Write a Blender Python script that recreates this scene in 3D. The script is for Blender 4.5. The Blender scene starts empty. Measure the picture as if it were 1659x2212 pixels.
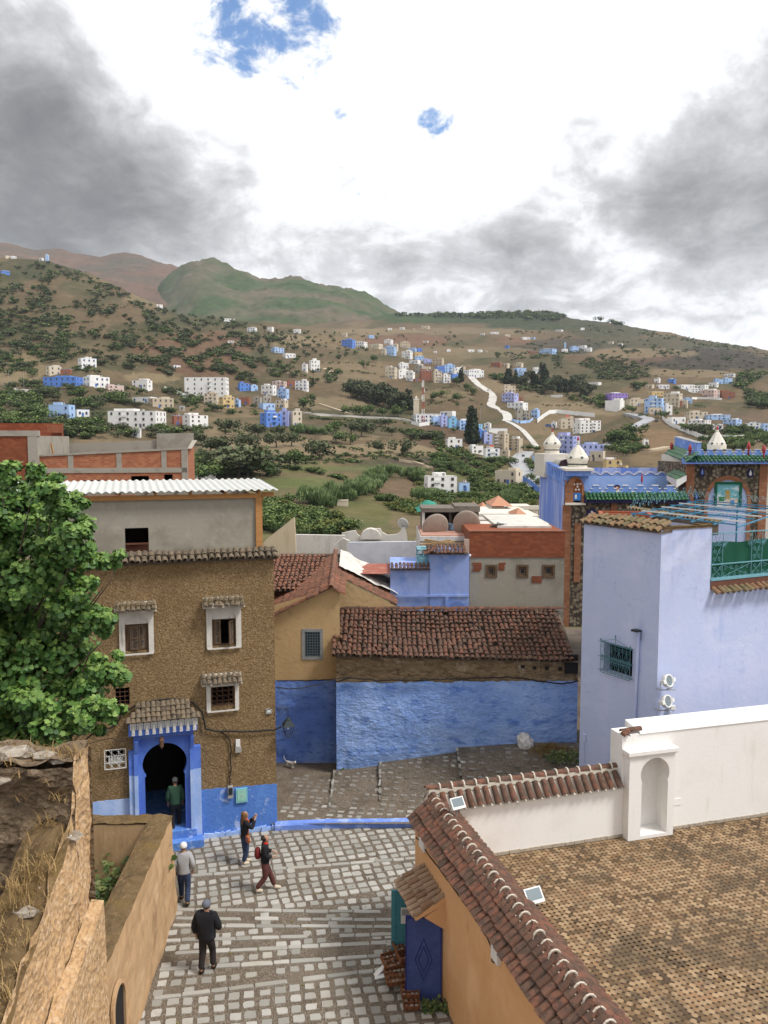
import bpy, bmesh, math, random
import numpy as np
from mathutils import Vector, Matrix, noise as mnoise
R = math.radians
rng = random.Random(7)
scene = bpy.context.scene
COL = scene.collection
# camera frame
F, CX, CY, TH, H = 1789.0, 829.5, 1106.0, R(5.0), 13.3
CAM = Vector((0,0,H)); CT, ST = math.cos(TH), math.sin(TH)
def ray(u,v):
 x, y =(u-CX)/F,(CY-v)/F
 return Vector((x,CT+y*ST,-ST+y*CT))
def atY(u,v,Y):
 r = ray(u,v); return CAM+r*(Y/r.y)
def atZ(u,v,Z):
 r = ray(u,v); return CAM+r*((Z-H)/r.z)
CROP = dict(K3=(0,1600,1.3825),K4=(1000,1900,1.2289),K5=(2000,1600,1.6201),K6=(0,2700,1.3825),K7=(500,2900,1.2762),K8=(1500,2800,1.0886),T2=(2100,1700,5.53),B3=(2240,2050,3.6065),B4=(2240,2500,3.318),R4=(1600,1900,2.0738),R5=(2250,1850,2.1434),H1=(0,1350,2.765),H2=(600,1250,2.765),H3=(1200,1250,2.212),H4=(1550,1500,2.765),H5=(1850,1250,2.765),H6=(2350,1350,2.461),HL=(0,900,1.659),HM=(1000,1100,1.659),HR=(2000,1150,1.62),V7=(750,1650,1.746),P1=(950,1900,5.53),A5=(1000,2100,1.843))
def k(c,x,y):
 ox, oy, s = CROP[c]; return ((ox+x/s)/1.82272,(oy+y/s)/1.82272)
class Frame:
 """A vertical plane: origin (x, y, z), direction of its horizontal axis (degrees from X). Local x runs along it, local y away from the viewer."""
 def __init__(s,o,ang):
  s.o = Vector(o); s.a = R(ang); s.d = Vector((math.cos(s.a),math.sin(s.a),0)); s.n = Vector((-math.sin(s.a),math.cos(s.a),0))
  s.M = Matrix.Translation(s.o)@Matrix.Rotation(s.a,4,'Z')
 def p(s,u,v,off=0.0):
  r = ray(u,v); t =(s.o+s.n*off-CAM).dot(s.n)/r.dot(s.n); w = CAM+r*t-s.o
  return w.dot(s.d), w.z
 def k(s,c,x,y,off=0.0): return s.p(*k(c,x,y),off)
 def w(s,x,y,z): return s.o+s.d*x+s.n*y+Vector((0,0,z))
class MB:
 """Collects faces and links them as ONE mesh object."""
 def __init__(s):s.v =[]; s.f =[]; s.m =[]; s.r =[]; s.sm =[]; s.mi = 0; s.rn = None ; s.smooth = False
 def add(s,vs,fs,rn= None ):
  b = len(s.v); s.v.extend(tuple(q) for q in vs)
  rn = rn if rn is not None else (s.rn if s.rn is not None else rng.random())
  for f in fs:
   s.f.append(tuple(i+b for i in f)); s.m.append(s.mi); s.r.append(rn); s.sm.append(s.smooth)
  return s
 def poly(s,pts,rn= None ): return s.add(pts,[tuple(range(len(pts)))],rn)
 def box(s,x0,x1,y0,y1,z0,z1,rn= None ,M= None ):
  vs =[Vector((x,y,z)) for x in (x0,x1) for y in (y0,y1) for z in (z0,z1)]
  if M is not None :vs =[M@q for q in vs]
  return s.add(vs,[(0,1,3,2),(4,6,7,5),(0,4,5,1),(2,3,7,6),(0,2,6,4),(1,5,7,3)],rn)
 def prism(s,pts,off,rn= None ):
  """pts: 3D outline; off: extrusion vector"""
  n = len(pts); off = Vector(off); a =[Vector(p) for p in pts]; b =[p+off for p in a]
  return s.add(a+b,[tuple(range(n))[::-1],tuple(range(n,2*n))]+[(i,(i+1)%n,n+(i+1)%n,n+i) for i in range(n)],rn)
 def tube(s,pts,rad,n=6,cap= True ,rn= None ):
  pts =[Vector(p) for p in pts]; rad = rad if isinstance(rad,(list,tuple)) else [rad]*len(pts)
  vs =[]; up = Vector((0.13,0.21,1)).normalized()
  for i, p in enumerate(pts):
   t =(pts[min(i+1,len(pts)-1)]-pts[max(i-1,0)])
   t = t.normalized() if t.length>1e-9 else Vector((0,0,1))
   a = t.cross(up if abs(t.dot(up))<.95 else Vector((1,0,0))).normalized(); b = t.cross(a)
   for j in range(n):
    q = 2*math.pi*j/n; vs.append(p+(a*math.cos(q)+b*math.sin(q))*rad[i])
  fs =[(i*n+j,i*n+(j+1)%n,(i+1)*n+(j+1)%n,(i+1)*n+j) for i in range(len(pts)-1) for j in range(n)]
  if cap:fs+=[tuple(range(n))[::-1],tuple(range((len(pts)-1)*n,len(pts)*n))]
  return s.add(vs,fs,rn)
 def lathe(s,prof,n=20,c=(0,0,0),rn= None ,squash=1.0):
  c = Vector(c); vs =[c+Vector((r*math.cos(2*math.pi*j/n),r*squash*math.sin(2*math.pi*j/n),z)) for r,z in prof for j in range(n)]
  fs =[(i*n+j,i*n+(j+1)%n,(i+1)*n+(j+1)%n,(i+1)*n+j) for i in range(len(prof)-1) for j in range(n)]
  fs+=[tuple(range(n))[::-1],tuple(range((len(prof)-1)*n,len(prof)*n))]
  return s.add(vs,fs,rn)
 def tile(s,p,along,side,up,L,w0,w1,h,n=5,th=0.012,rn= None ):
  """one curved roof tile (half pipe) from p along 'along', convex towards up"""
  p, a, sd, up = Vector(p), Vector(along).normalized(), Vector(side).normalized(), Vector(up).normalized()
  vs =[]
  for (q,w) in ((0,w0),(L,w1)):
   for j in range(n+1):
    t = math.pi*j/n; vs.append(p+a*q+sd*(math.cos(t)*w*.5)+up*(math.sin(t)*h*w/w0))
  for (q,w) in ((0,w0),(L,w1)):
   for j in range(n+1):
    t = math.pi*j/n; vs.append(p+a*q+sd*(math.cos(t)*(w*.5-th))+up*(math.sin(t)*(h*w/w0-th)))
  m = n+1
  fs =[(j,j+1,m+j+1,m+j) for j in range(n)]+[(2*m+j+1,2*m+j,3*m+j,3*m+j+1) for j in range(n)]
  fs+=[(j+1,j,2*m+j,2*m+j+1) for j in range(n)]+[(m+j,m+j+1,3*m+j+1,3*m+j) for j in range(n)]
  return s.add(vs,fs,rn if rn is not None else rng.random())
 def wall(s,x0,x1,z0,z1,y,holes=(),depth=.25,zt= None ,back= True ):
  """front face in the plane y with rectangular holes (hx0,hx1,hz0,hz1) whose reveals run back by depth"""
  xs = sorted({x0,x1,*[min(max(q,x0),x1) for h in holes for q in h[:2]]}); zs = sorted({z0,z1,*[min(max(q,z0),z1) for h in holes for q in h[2:4]]})
  for a, b in zip(xs,xs[1:]):
   for c, d in zip(zs,zs[1:]):
    mx, mz =(a+b)/2,(c+d)/2
    if any(h[0]<mx<h[1] and h[2]<mz<h[3] for h in holes): continue
    s.poly([(a,y,c),(b,y,c),(b,y,d),(a,y,d)])
  for h in holes:
   a, b, c, d = h[:4]; e = y+depth
   s.poly([(a,y,c),(a,y,d),(a,e,d),(a,e,c)]); s.poly([(b,y,c),(b,e,c),(b,e,d),(b,y,d)])
   s.poly([(a,y,d),(b,y,d),(b,e,d),(a,e,d)]); s.poly([(a,y,c),(a,e,c),(b,e,c),(b,y,c)])
  return s
 def build(s,name,mats,parent= None ,M= None ,auto= None ):
  me = bpy.data.meshes.new(name); me.from_pydata(s.v,[],s.f)
  for m in (mats if isinstance(mats,(list,tuple)) else [mats]):me.materials.append(m)
  if s.m and max(s.m)>0:me.polygons.foreach_set('material_index',s.m)
  if any(s.sm):me.polygons.foreach_set('use_smooth',s.sm)
  at = me.attributes.new('rnd','FLOAT','FACE'); at.data.foreach_set('value',s.r)
  me.update(); o = bpy.data.objects.new(name,me); COL.objects.link(o)
  if parent is not None :o.parent = parent
  if M is not None :o.matrix_local = M
  return o
 def fixn(s,o):
  bm = bmesh.new(); bm.from_mesh(o.data); bmesh.ops.recalc_face_normals(bm,faces=bm.faces); bm.to_mesh(o.data); bm.free(); return o
def tag(o,label= None ,cat= None ,group= None ,kind= None ):
 if label:o['label'] = label
 if cat:o['category'] = cat
 if group:o['group'] = group
 if kind:o['kind'] = kind
 return o
def thing(name,label,cat,M= None ,group= None ):
 o = bpy.data.objects.new(name,None ); COL.objects.link(o); o.empty_display_size = .2
 if M is not None :o.matrix_world = M if isinstance(M,Matrix) else Matrix.Translation(M)
 return tag(o,label,cat,group)
def copy_tree(o,parent= None ):
 c = o.copy(); COL.objects.link(c)
 if parent is not None :c.parent = parent; c.matrix_parent_inverse = o.matrix_parent_inverse
 for ch in list(o.children):copy_tree(ch,c)
 return c
def jit(a): return (rng.random()*2-1)*a
def lerp(a,b,t): return a+(b-a)*t
# materials
MATS ={}
def mat(name,col,rough=.9,L=(),B=(),rnd= None ,spec=.25,metal=0.0,rndmix=1.0,alpha= None ):
 """L layers: (kind, scale, colour, lo, hi[, factor]); B bumps: (kind, scale, strength, distance)"""
 m = bpy.data.materials.new(name); m.use_nodes = True ; nt = m.node_tree; N = nt.nodes; K = nt.links
 bs = N['Principled BSDF']; bs.inputs['Roughness'].default_value = rough; bs.inputs['Specular IOR Level'].default_value = spec; bs.inputs['Metallic'].default_value = metal
 tc = N.new('ShaderNodeTexCoord')
 def vec(scale,kind):
  mp = N.new('ShaderNodeMapping'); sc = scale if isinstance(scale,(tuple,list)) else (scale, )*3
  mp.inputs['Scale'].default_value = sc
  if kind=='brick':
   sx = N.new('ShaderNodeSeparateXYZ'); ad = N.new('ShaderNodeMath'); cb = N.new('ShaderNodeCombineXYZ'); K.new(tc.outputs['Object'],sx.inputs[0])
   K.new(sx.outputs[0],ad.inputs[0]); K.new(sx.outputs[1],ad.inputs[1]); K.new(ad.outputs[0],cb.inputs[0]); K.new(sx.outputs[2],cb.inputs[1]); K.new(cb.outputs[0],mp.inputs[0])
  else :K.new(tc.outputs['Object'],mp.inputs[0])
  return mp.outputs[0]
 def tex(kind,scale):
  v = vec(scale,kind)
  if kind in ('noise','fine'):
   t = N.new('ShaderNodeTexNoise'); t.inputs['Scale'].default_value = 1; t.inputs['Detail'].default_value = 6 if kind=='noise' else 3; t.inputs['Roughness'].default_value = .62; K.new(v,t.inputs['Vector']); return t.outputs['Fac']
  if kind=='voro':
   t = N.new('ShaderNodeTexVoronoi'); t.inputs['Scale'].default_value = 1; K.new(v,t.inputs['Vector']); return t.outputs['Distance']
  if kind=='cell':
   t = N.new('ShaderNodeTexVoronoi'); t.inputs['Scale'].default_value = 1; K.new(v,t.inputs['Vector']); s = N.new('ShaderNodeSeparateColor'); K.new(t.outputs['Color'],s.inputs[0]); return s.outputs[0]
  if kind=='crack':
   t = N.new('ShaderNodeTexVoronoi'); t.feature = 'DISTANCE_TO_EDGE'; t.inputs['Scale'].default_value = 1
   n2 = N.new('ShaderNodeTexNoise'); n2.inputs['Scale'].default_value = 2.5; n2.inputs['Detail'].default_value = 4; K.new(v,n2.inputs['Vector'])
   mx = N.new('ShaderNodeVectorMath'); mx.operation = 'ADD'; K.new(v,mx.inputs[0]); K.new(n2.outputs['Color'],mx.inputs[1]); K.new(mx.outputs[0],t.inputs['Vector']); return t.outputs['Distance']
  if kind=='wave':
   t = N.new('ShaderNodeTexWave'); t.inputs['Scale'].default_value = 1; t.inputs['Distortion'].default_value = 3; t.inputs['Detail'].default_value = 3; K.new(v,t.inputs['Vector']); return t.outputs['Fac']
  if kind=='brick':
   t = N.new('ShaderNodeTexBrick'); t.inputs['Scale'].default_value = 1; t.inputs['Mortar Size'].default_value = .03; t.inputs['Brick Width'].default_value = 1.0; t.inputs['Row Height'].default_value = .45; t.inputs['Mortar Smooth'].default_value = .3
   t.inputs['Color1'].default_value =(.0,.0,.0,1); t.inputs['Color2'].default_value =(.5,.5,.5,1); t.inputs['Mortar'].default_value =(1,1,1,1); K.new(v,t.inputs['Vector']); return t.outputs['Color']
  if kind in ('x','y','z'):
   sx = N.new('ShaderNodeSeparateXYZ'); K.new(v,sx.inputs[0])
   n2 = N.new('ShaderNodeTexNoise'); n2.inputs['Scale'].default_value = 2.2; n2.inputs['Detail'].default_value = 5; K.new(tc.outputs['Object'],n2.inputs['Vector'])
   ma = N.new('ShaderNodeMath'); ma.operation = 'MULTIPLY_ADD'; K.new(n2.outputs['Fac'],ma.inputs[0]); ma.inputs[1].default_value = .5; K.new(sx.outputs['xyz'.index(kind)],ma.inputs[2]); return ma.outputs[0]
 if rnd:
  at = N.new('ShaderNodeAttribute'); at.attribute_name = 'rnd'; rp = N.new('ShaderNodeValToRGB'); K.new(at.outputs['Fac'],rp.inputs[0])
  el = rp.color_ramp.elements; n = len(rnd)
  for i, c in enumerate(rnd):
   e = el[i] if i<2 else el.new(0.5)
   e.position = i/(n-1); e.color =(*c,1)
  cur = rp.outputs[0]
 else :
  rgb = N.new('ShaderNodeRGB'); rgb.outputs[0].default_value =(*col,1); cur = rgb.outputs[0]
 for l in L:
  kind, sc, c, lo, hi = l[:5]; fac = l[5] if len(l)>5 else 1.0
  t = tex(kind,sc); mr = N.new('ShaderNodeMapRange'); mr.interpolation_type = 'SMOOTHSTEP'; K.new(t,mr.inputs[0])
  if lo>hi:mr.inputs[1].default_value, mr.inputs[2].default_value, mr.inputs[3].default_value, mr.inputs[4].default_value = hi, lo, fac, 0
  else :mr.inputs[1].default_value, mr.inputs[2].default_value, mr.inputs[3].default_value, mr.inputs[4].default_value = lo, hi, 0, fac
  mx = N.new('ShaderNodeMix'); mx.data_type = 'RGBA'; K.new(mr.outputs[0],mx.inputs['Factor']); K.new(cur,mx.inputs[6]); mx.inputs[7].default_value =(*c,1); cur = mx.outputs[2]
 K.new(cur,bs.inputs['Base Color'])
 nrm = None
 for kind, sc, st, ds in B:
  t = tex(kind,sc); b = N.new('ShaderNodeBump'); b.inputs['Strength'].default_value = st; b.inputs['Distance'].default_value = ds; K.new(t,b.inputs['Height'])
  if nrm is not None :K.new(nrm,b.inputs['Normal'])
  nrm = b.outputs[0]
 if nrm is not None :K.new(nrm,bs.inputs['Normal'])
 if alpha is not None :bs.inputs['Alpha'].default_value = alpha
 MATS[name] = m
 return m
 # camera, sun, sky
cd = bpy.data.cameras.new('camera'); cam = bpy.data.objects.new('camera',cd); COL.objects.link(cam); scene.camera = cam
cam.location = CAM; cam.rotation_euler =(R(90)-TH,0,0); cd.sensor_width = 36; cd.lens = 36*F/2212; cd.clip_start = .1; cd.clip_end = 20000
SUN_EL, SUN_AZ = R(54), R(112)
sl = bpy.data.lights.new('sun','SUN'); sl.energy = 2.6; sl.angle = R(14); sl.color =(1,.965,.92); so = bpy.data.objects.new('sun',sl); COL.objects.link(so)
so.rotation_euler =(Vector((-math.sin(SUN_AZ)*math.cos(SUN_EL),-math.cos(SUN_AZ)*math.cos(SUN_EL),-math.sin(SUN_EL)))).to_track_quat('-Z','Y').to_euler()
scene.view_settings.view_transform = 'Standard'; scene.view_settings.look = 'None'; scene.view_settings.gamma = 1; scene.view_settings.exposure = 0.45
wd = bpy.data.worlds.new('World'); scene.world = wd; wd.use_nodes = True ; nt = wd.node_tree; N = nt.nodes; K = nt.links; bg = N['Background']
sky = N.new('ShaderNodeTexSky'); sky.sky_type = 'NISHITA'; sky.sun_disc = False ; sky.sun_elevation = SUN_EL; sky.sun_rotation = SUN_AZ
def mth(op,a,b= None ,c= None ):
 n = N.new('ShaderNodeMath'); n.operation = op
 for i, q in enumerate((a,b,c)):
  if q is None : continue
  if isinstance(q,(int,float)):n.inputs[i].default_value = q
  else :K.new(q,n.inputs[i])
 return n.outputs[0]
tc = N.new('ShaderNodeTexCoord'); DIR = tc.outputs['Generated']
sx = N.new('ShaderNodeSeparateXYZ'); K.new(DIR,sx.inputs[0])
den = mth('ADD',mth('MAXIMUM',sx.outputs[2],0.0),.5)
cb = N.new('ShaderNodeCombineXYZ'); K.new(mth('DIVIDE',sx.outputs[0],den),cb.inputs[0]); K.new(mth('DIVIDE',sx.outputs[1],den),cb.inputs[1]); cb.inputs[2].default_value = 3.7
def nz(scale,detail,rough,dist=0.0,off=0.0):
 n = N.new('ShaderNodeTexNoise'); n.inputs['Scale'].default_value = scale; n.inputs['Detail'].default_value = detail; n.inputs['Roughness'].default_value = rough; n.inputs['Distortion'].default_value = dist
 mp = N.new('ShaderNodeMapping'); mp.inputs['Location'].default_value =(off,off*.7,0); K.new(cb.outputs[0],mp.inputs[0]); K.new(mp.outputs[0],n.inputs['Vector']); return n.outputs['Fac']
def blob(u,v,deg,w):
 d = ray(u,v).normalized(); n = N.new('ShaderNodeVectorMath'); n.operation = 'DOT_PRODUCT'; K.new(DIR,n.inputs[0]); n.inputs[1].default_value = d
 mr = N.new('ShaderNodeMapRange'); mr.interpolation_type = 'SMOOTHERSTEP'; K.new(n.outputs['Value'],mr.inputs[0]); mr.inputs[1].default_value = math.cos(R(deg)); mr.inputs[2].default_value = 1.0; mr.inputs[3].default_value = 0; mr.inputs[4].default_value = w
 return mr.outputs[0]
def largest(xs):
 a = xs[0]
 for b in xs[1:]:a = mth('MAXIMUM',a,b)
 return a
def total(xs):
 a = xs[0]
 for b in xs[1:]:a = mth('ADD',a,b)
 return a
big = nz(2.6,12,.6,.6); wisp = nz(7.5,10,.62,.5,3.1); fine = nz(24,8,.6,.3,7.7)
dens = total([mth('MULTIPLY_ADD',big,1.1,-.47),mth('MULTIPLY_ADD',wisp,1.35,-.675),mth('MULTIPLY_ADD',fine,.6,-.30),blob(40,260,12,.50),blob(210,400,9,.42),blob(420,400,6,.24),blob(60,430,8,.24),blob(-20,130,8,.2),blob(520,240,5,.14),blob(740,350,2.6,.34),blob(850,375,2.4,.36),blob(1230,290,3.4,.36),blob(1420,345,6,.38),blob(1600,400,8,.34),blob(1640,190,4.5,.38),blob(1520,470,7,.16),blob(1180,460,6,.14),blob(1700,560,7,.2),blob(980,590,8,.16),blob(600,570,7,.12),blob(300,540,8,.10),blob(1300,600,9,.18),blob(1100,540,9,.10),blob(1560,640,5,.18),blob(100,510,6,.08),blob(820,640,6,.12),blob(1050,130,13,-.30),blob(820,160,10,-.22),blob(1400,90,11,-.26),blob(400,110,8,-.22),blob(200,50,7,-.24),blob(860,300,4,-.12),blob(1050,330,5.5,-.3),blob(640,420,3.6,-.3),blob(1560,735,7,-.3),blob(900,500,3,-.12),blob(640,300,4,-.18),blob(1280,420,4,-.12),blob(1480,270,3,-.14)])
cr = N.new('ShaderNodeValToRGB'); K.new(mth('MULTIPLY',dens,.62),cr.inputs[0]); el = cr.color_ramp.elements
el[0].position = .03; el[0].color =(.85,.86,.88,1); el[1].position = .98; el[1].color =(.115,.118,.126,1)
for ps, c in ((.13,.745),(.22,.565),(.34,.43),(.50,.30),(.72,.19)):e = el.new(ps); e.color =(c,c*1.01,c*1.04,1)
gb = largest([blob(500,75,4.0,.9),blob(590,35,4.0,.95),blob(455,60,2.2,.5),blob(680,85,2.2,.8),blob(600,170,2.0,.62),blob(540,125,2.0,.5),blob(925,250,1.15,.82),blob(958,252,1.1,.85),blob(942,268,1.0,.85),blob(738,232,1.0,.7),blob(760,410,1.6,.55),blob(430,10,2,.6)])
gap = mth('MULTIPLY_ADD',mth('SUBTRACT',nz(17,10,.66,.25,1.3),.5),6.5,mth('SUBTRACT',mth('MULTIPLY',gb,1.3),.82))
gate = mth('GREATER_THAN',gb,.03); gap = mth('ADD',mth('MULTIPLY',gap,gate),mth('SUBTRACT',gate,1.0))
gm = N.new('ShaderNodeMapRange'); gm.interpolation_type = 'SMOOTHSTEP'; K.new(gap,gm.inputs[0]); gm.inputs[1].default_value = -.25; gm.inputs[2].default_value = .95
skm = N.new('ShaderNodeMix'); skm.data_type = 'RGBA'; skm.blend_type = 'MULTIPLY'; skm.inputs['Factor'].default_value = 1; K.new(sky.outputs[0],skm.inputs[6]); skm.inputs[7].default_value =(.10,.125,.15,1)
mx = N.new('ShaderNodeMix'); mx.data_type = 'RGBA'; K.new(gm.outputs[0],mx.inputs['Factor']); K.new(cr.outputs[0],mx.inputs[6]); K.new(skm.outputs[2],mx.inputs[7])
rear = N.new('ShaderNodeMapRange'); rear.interpolation_type = 'SMOOTHSTEP'; K.new(sx.outputs[1],rear.inputs[0]); rear.inputs[1].default_value = -.7; rear.inputs[2].default_value = .55; rear.inputs[3].default_value = .85; rear.inputs[4].default_value = 1
rm_ = N.new('ShaderNodeMix'); rm_.data_type = 'RGBA'; rm_.blend_type = 'MULTIPLY'; rm_.inputs['Factor'].default_value = 1; K.new(mx.outputs[2],rm_.inputs[6]); K.new(rear.outputs[0],rm_.inputs[7])
bg.inputs['Strength'].default_value = 1.0
K.new(rm_.outputs[2],bg.inputs['Color'])
# terrain
UU = np.concatenate([np.linspace(-900,-100,17)[:-1],np.linspace(-100,1760,341),np.linspace(1760,2600,18)[1:]])
def fbm(x,y,s,o=5,seed=0.0):
 return mnoise.fractal(Vector((x/s,y/s,seed)),0.9,2.1,o)
LV ={58:[(-900,1500),(2600,1500)],110:[(-900,1250),(0,1255),(800,1290),(1659,1270),(2600,1260)],150:[(-900,1150),(0,1150),(400,1180),(800,1208),(1200,1205),(1659,1170),(2600,1150)],220:[(-900,1040),(0,1050),(200,1060),(400,1085),(600,1112),(800,1122),(1000,1126),(1200,1118),(1400,1100),(1659,1085),(2600,1070)],350:[(-900,900),(0,938),(200,950),(400,968),(600,988),(800,1015),(1000,1060),(1200,1052),(1400,1030),(1659,1010),(2600,1000)],450:[(-900,850),(0,890),(200,905),(400,928),(600,942),(800,962),(1000,993),(1200,1010),(1400,985),(1659,960),(2600,955)],550:[(-900,800),(0,850),(200,845),(400,893),(600,910),(800,927),(1000,948),(1200,975),(1400,945),(1659,932),(2600,925)],650:[(-900,740),(0,812),(200,795),(400,858),(600,872),(800,893),(1000,914),(1200,935),(1400,905),(1659,906),(2600,900)],800:[(-900,660),(0,720),(200,722),(400,775),(600,808),(800,832),(1000,848),(1200,872),(1400,862),(1659,870),(2600,870)],1000:[(-900,560),(0,622),(200,640),(400,708),(600,752),(800,776),(1000,796),(1200,812),(1400,815),(1659,828),(2600,830)],1250:[(-900,470),(0,549),(100,556),(200,590),(300,638),(400,684),(480,690),(560,696),(600,704),(800,738),(1000,762),(1200,775),(1400,780),(1659,800),(2600,805)],1650:[(-900,520),(0,590),(200,630),(300,660),(400,700),(560,694),(700,708),(800,715),(1000,730),(1200,735),(1400,745),(1659,778),(2600,790)],2200:[(-900,560),(0,640),(400,730),(560,714),(700,703),(850,696),(1000,704),(1200,702),(1300,700),(1400,722),(1659,761),(2600,785)],2600:[(-900,600),(400,760),(600,720),(720,694),(800,683),(850,674),(900,676),(1000,674),(1100,670),(1170,667),(1205,673),(1228,684),(1300,693),(1350,703),(1400,712),(1450,719),(1500,731),(1560,739),(1620,748),(1659,755),(2600,800)],3100:[(-900,800),(600,780),(1000,740),(1400,770),(2600,860)]}
def sheet(name,LV,rows,namp,skirt= True ,xu=UU,dips=()):
 ys = sorted(LV); tab = np.array([np.interp(xu,*zip(*LV[y])) for y in ys]); ly = np.log(ys)
 rl = np.linspace(ly[0],ly[-1],rows); g = np.empty((rows,len(xu)))
 for j in range(len(xu)):g[:,j] = np.interp(rl,ly,tab[:,j])
 ker = np.array([1,2,3,2,1.])/9
 for j in range(len(xu)):
  p = np.pad(g[:,j],2,mode='edge'); g[:,j] = np.convolve(p,ker,'valid')
 V = np.empty((rows,len(xu),3))
 for i, l in enumerate(rl):
  Y = math.exp(l)
  for j, u in enumerate(xu):
   p = atY(u,g[i,j],Y); a = namp*Y
   p.z+=a*(fbm(p.x,p.y,130,5)*.8+fbm(p.x,p.y,24,3,4.)*.22)*(.35 if Y<300 else 1)
   if namp>.002 and Y>240:
    st = 3.2 if Y<700 else 7.; q = p.z/st+fbm(p.x,p.y,60,2,9.)*.9; fr = q-math.floor(q)
    p.z+=st*.55*((min(1,max(0,(fr-.72)/.2)))-fr)*min(1,(Y-240)/120)
   V[i,j] = p
 return V, g
def link_grid(name,V,colr,m):
 r, c, _ = V.shape; me = bpy.data.meshes.new(name); me.vertices.add(r*c); me.vertices.foreach_set('co',V.reshape(-1))
 i, j = np.meshgrid(np.arange(r-1),np.arange(c-1),indexing='ij'); a =(i*c+j).ravel(); q = np.stack([a,a+1,a+c+1,a+c],1)
 nf = len(q); me.loops.add(nf*4); me.polygons.add(nf); me.loops.foreach_set('vertex_index',q.ravel()); me.polygons.foreach_set('loop_start',np.arange(nf)*4)
 me.polygons.foreach_set('use_smooth',np.ones(nf,bool)); me.update(calc_edges= True )
 at = me.attributes.new('land','FLOAT_COLOR','POINT'); at.data.foreach_set('color',np.concatenate([colr,np.ones((r,c,1))],2).reshape(-1))
 me.materials.append(m); o = bpy.data.objects.new(name,me); COL.objects.link(o); tag(o,kind='structure'); return o
def land_mat(name,s1,s2,dark,light,amt=.6):
 m = bpy.data.materials.new(name); m.use_nodes = True ; N = m.node_tree.nodes; K = m.node_tree.links; b = N['Principled BSDF']; b.inputs['Roughness'].default_value = .95; b.inputs['Specular IOR Level'].default_value = .1
 at = N.new('ShaderNodeAttribute'); at.attribute_name = 'land'; tc = N.new('ShaderNodeTexCoord'); cur = at.outputs['Color']
 for sc, c, lo, hi, f in ((s1,dark,.5,.72,amt),(s2,light,.55,.75,amt*.7),(s2*4,dark,.58,.72,amt*.8),(s1*.35,light,.5,.75,amt*.5)):
  n = N.new('ShaderNodeTexNoise'); n.inputs['Scale'].default_value = sc; n.inputs['Detail'].default_value = 6; n.inputs['Roughness'].default_value = .65; K.new(tc.outputs['Object'],n.inputs['Vector'])
  mr = N.new('ShaderNodeMapRange'); K.new(n.outputs['Fac'],mr.inputs[0]); mr.inputs[1].default_value = lo; mr.inputs[2].default_value = hi; mr.inputs[4].default_value = f
  mx = N.new('ShaderNodeMix'); mx.data_type = 'RGBA'; K.new(mr.outputs[0],mx.inputs['Factor']); K.new(cur,mx.inputs[6]); mx.inputs[7].default_value =(*c,1); cur = mx.outputs[2]
 K.new(cur,b.inputs['Base Color']); return m
SOIL, DRY, SCRUB, GRASS, RED, TAN =(np.array(c) for c in ((.155,.108,.062),(.27,.205,.115),(.06,.066,.03),(.10,.165,.04),(.20,.11,.07),(.265,.20,.12)))
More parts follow.
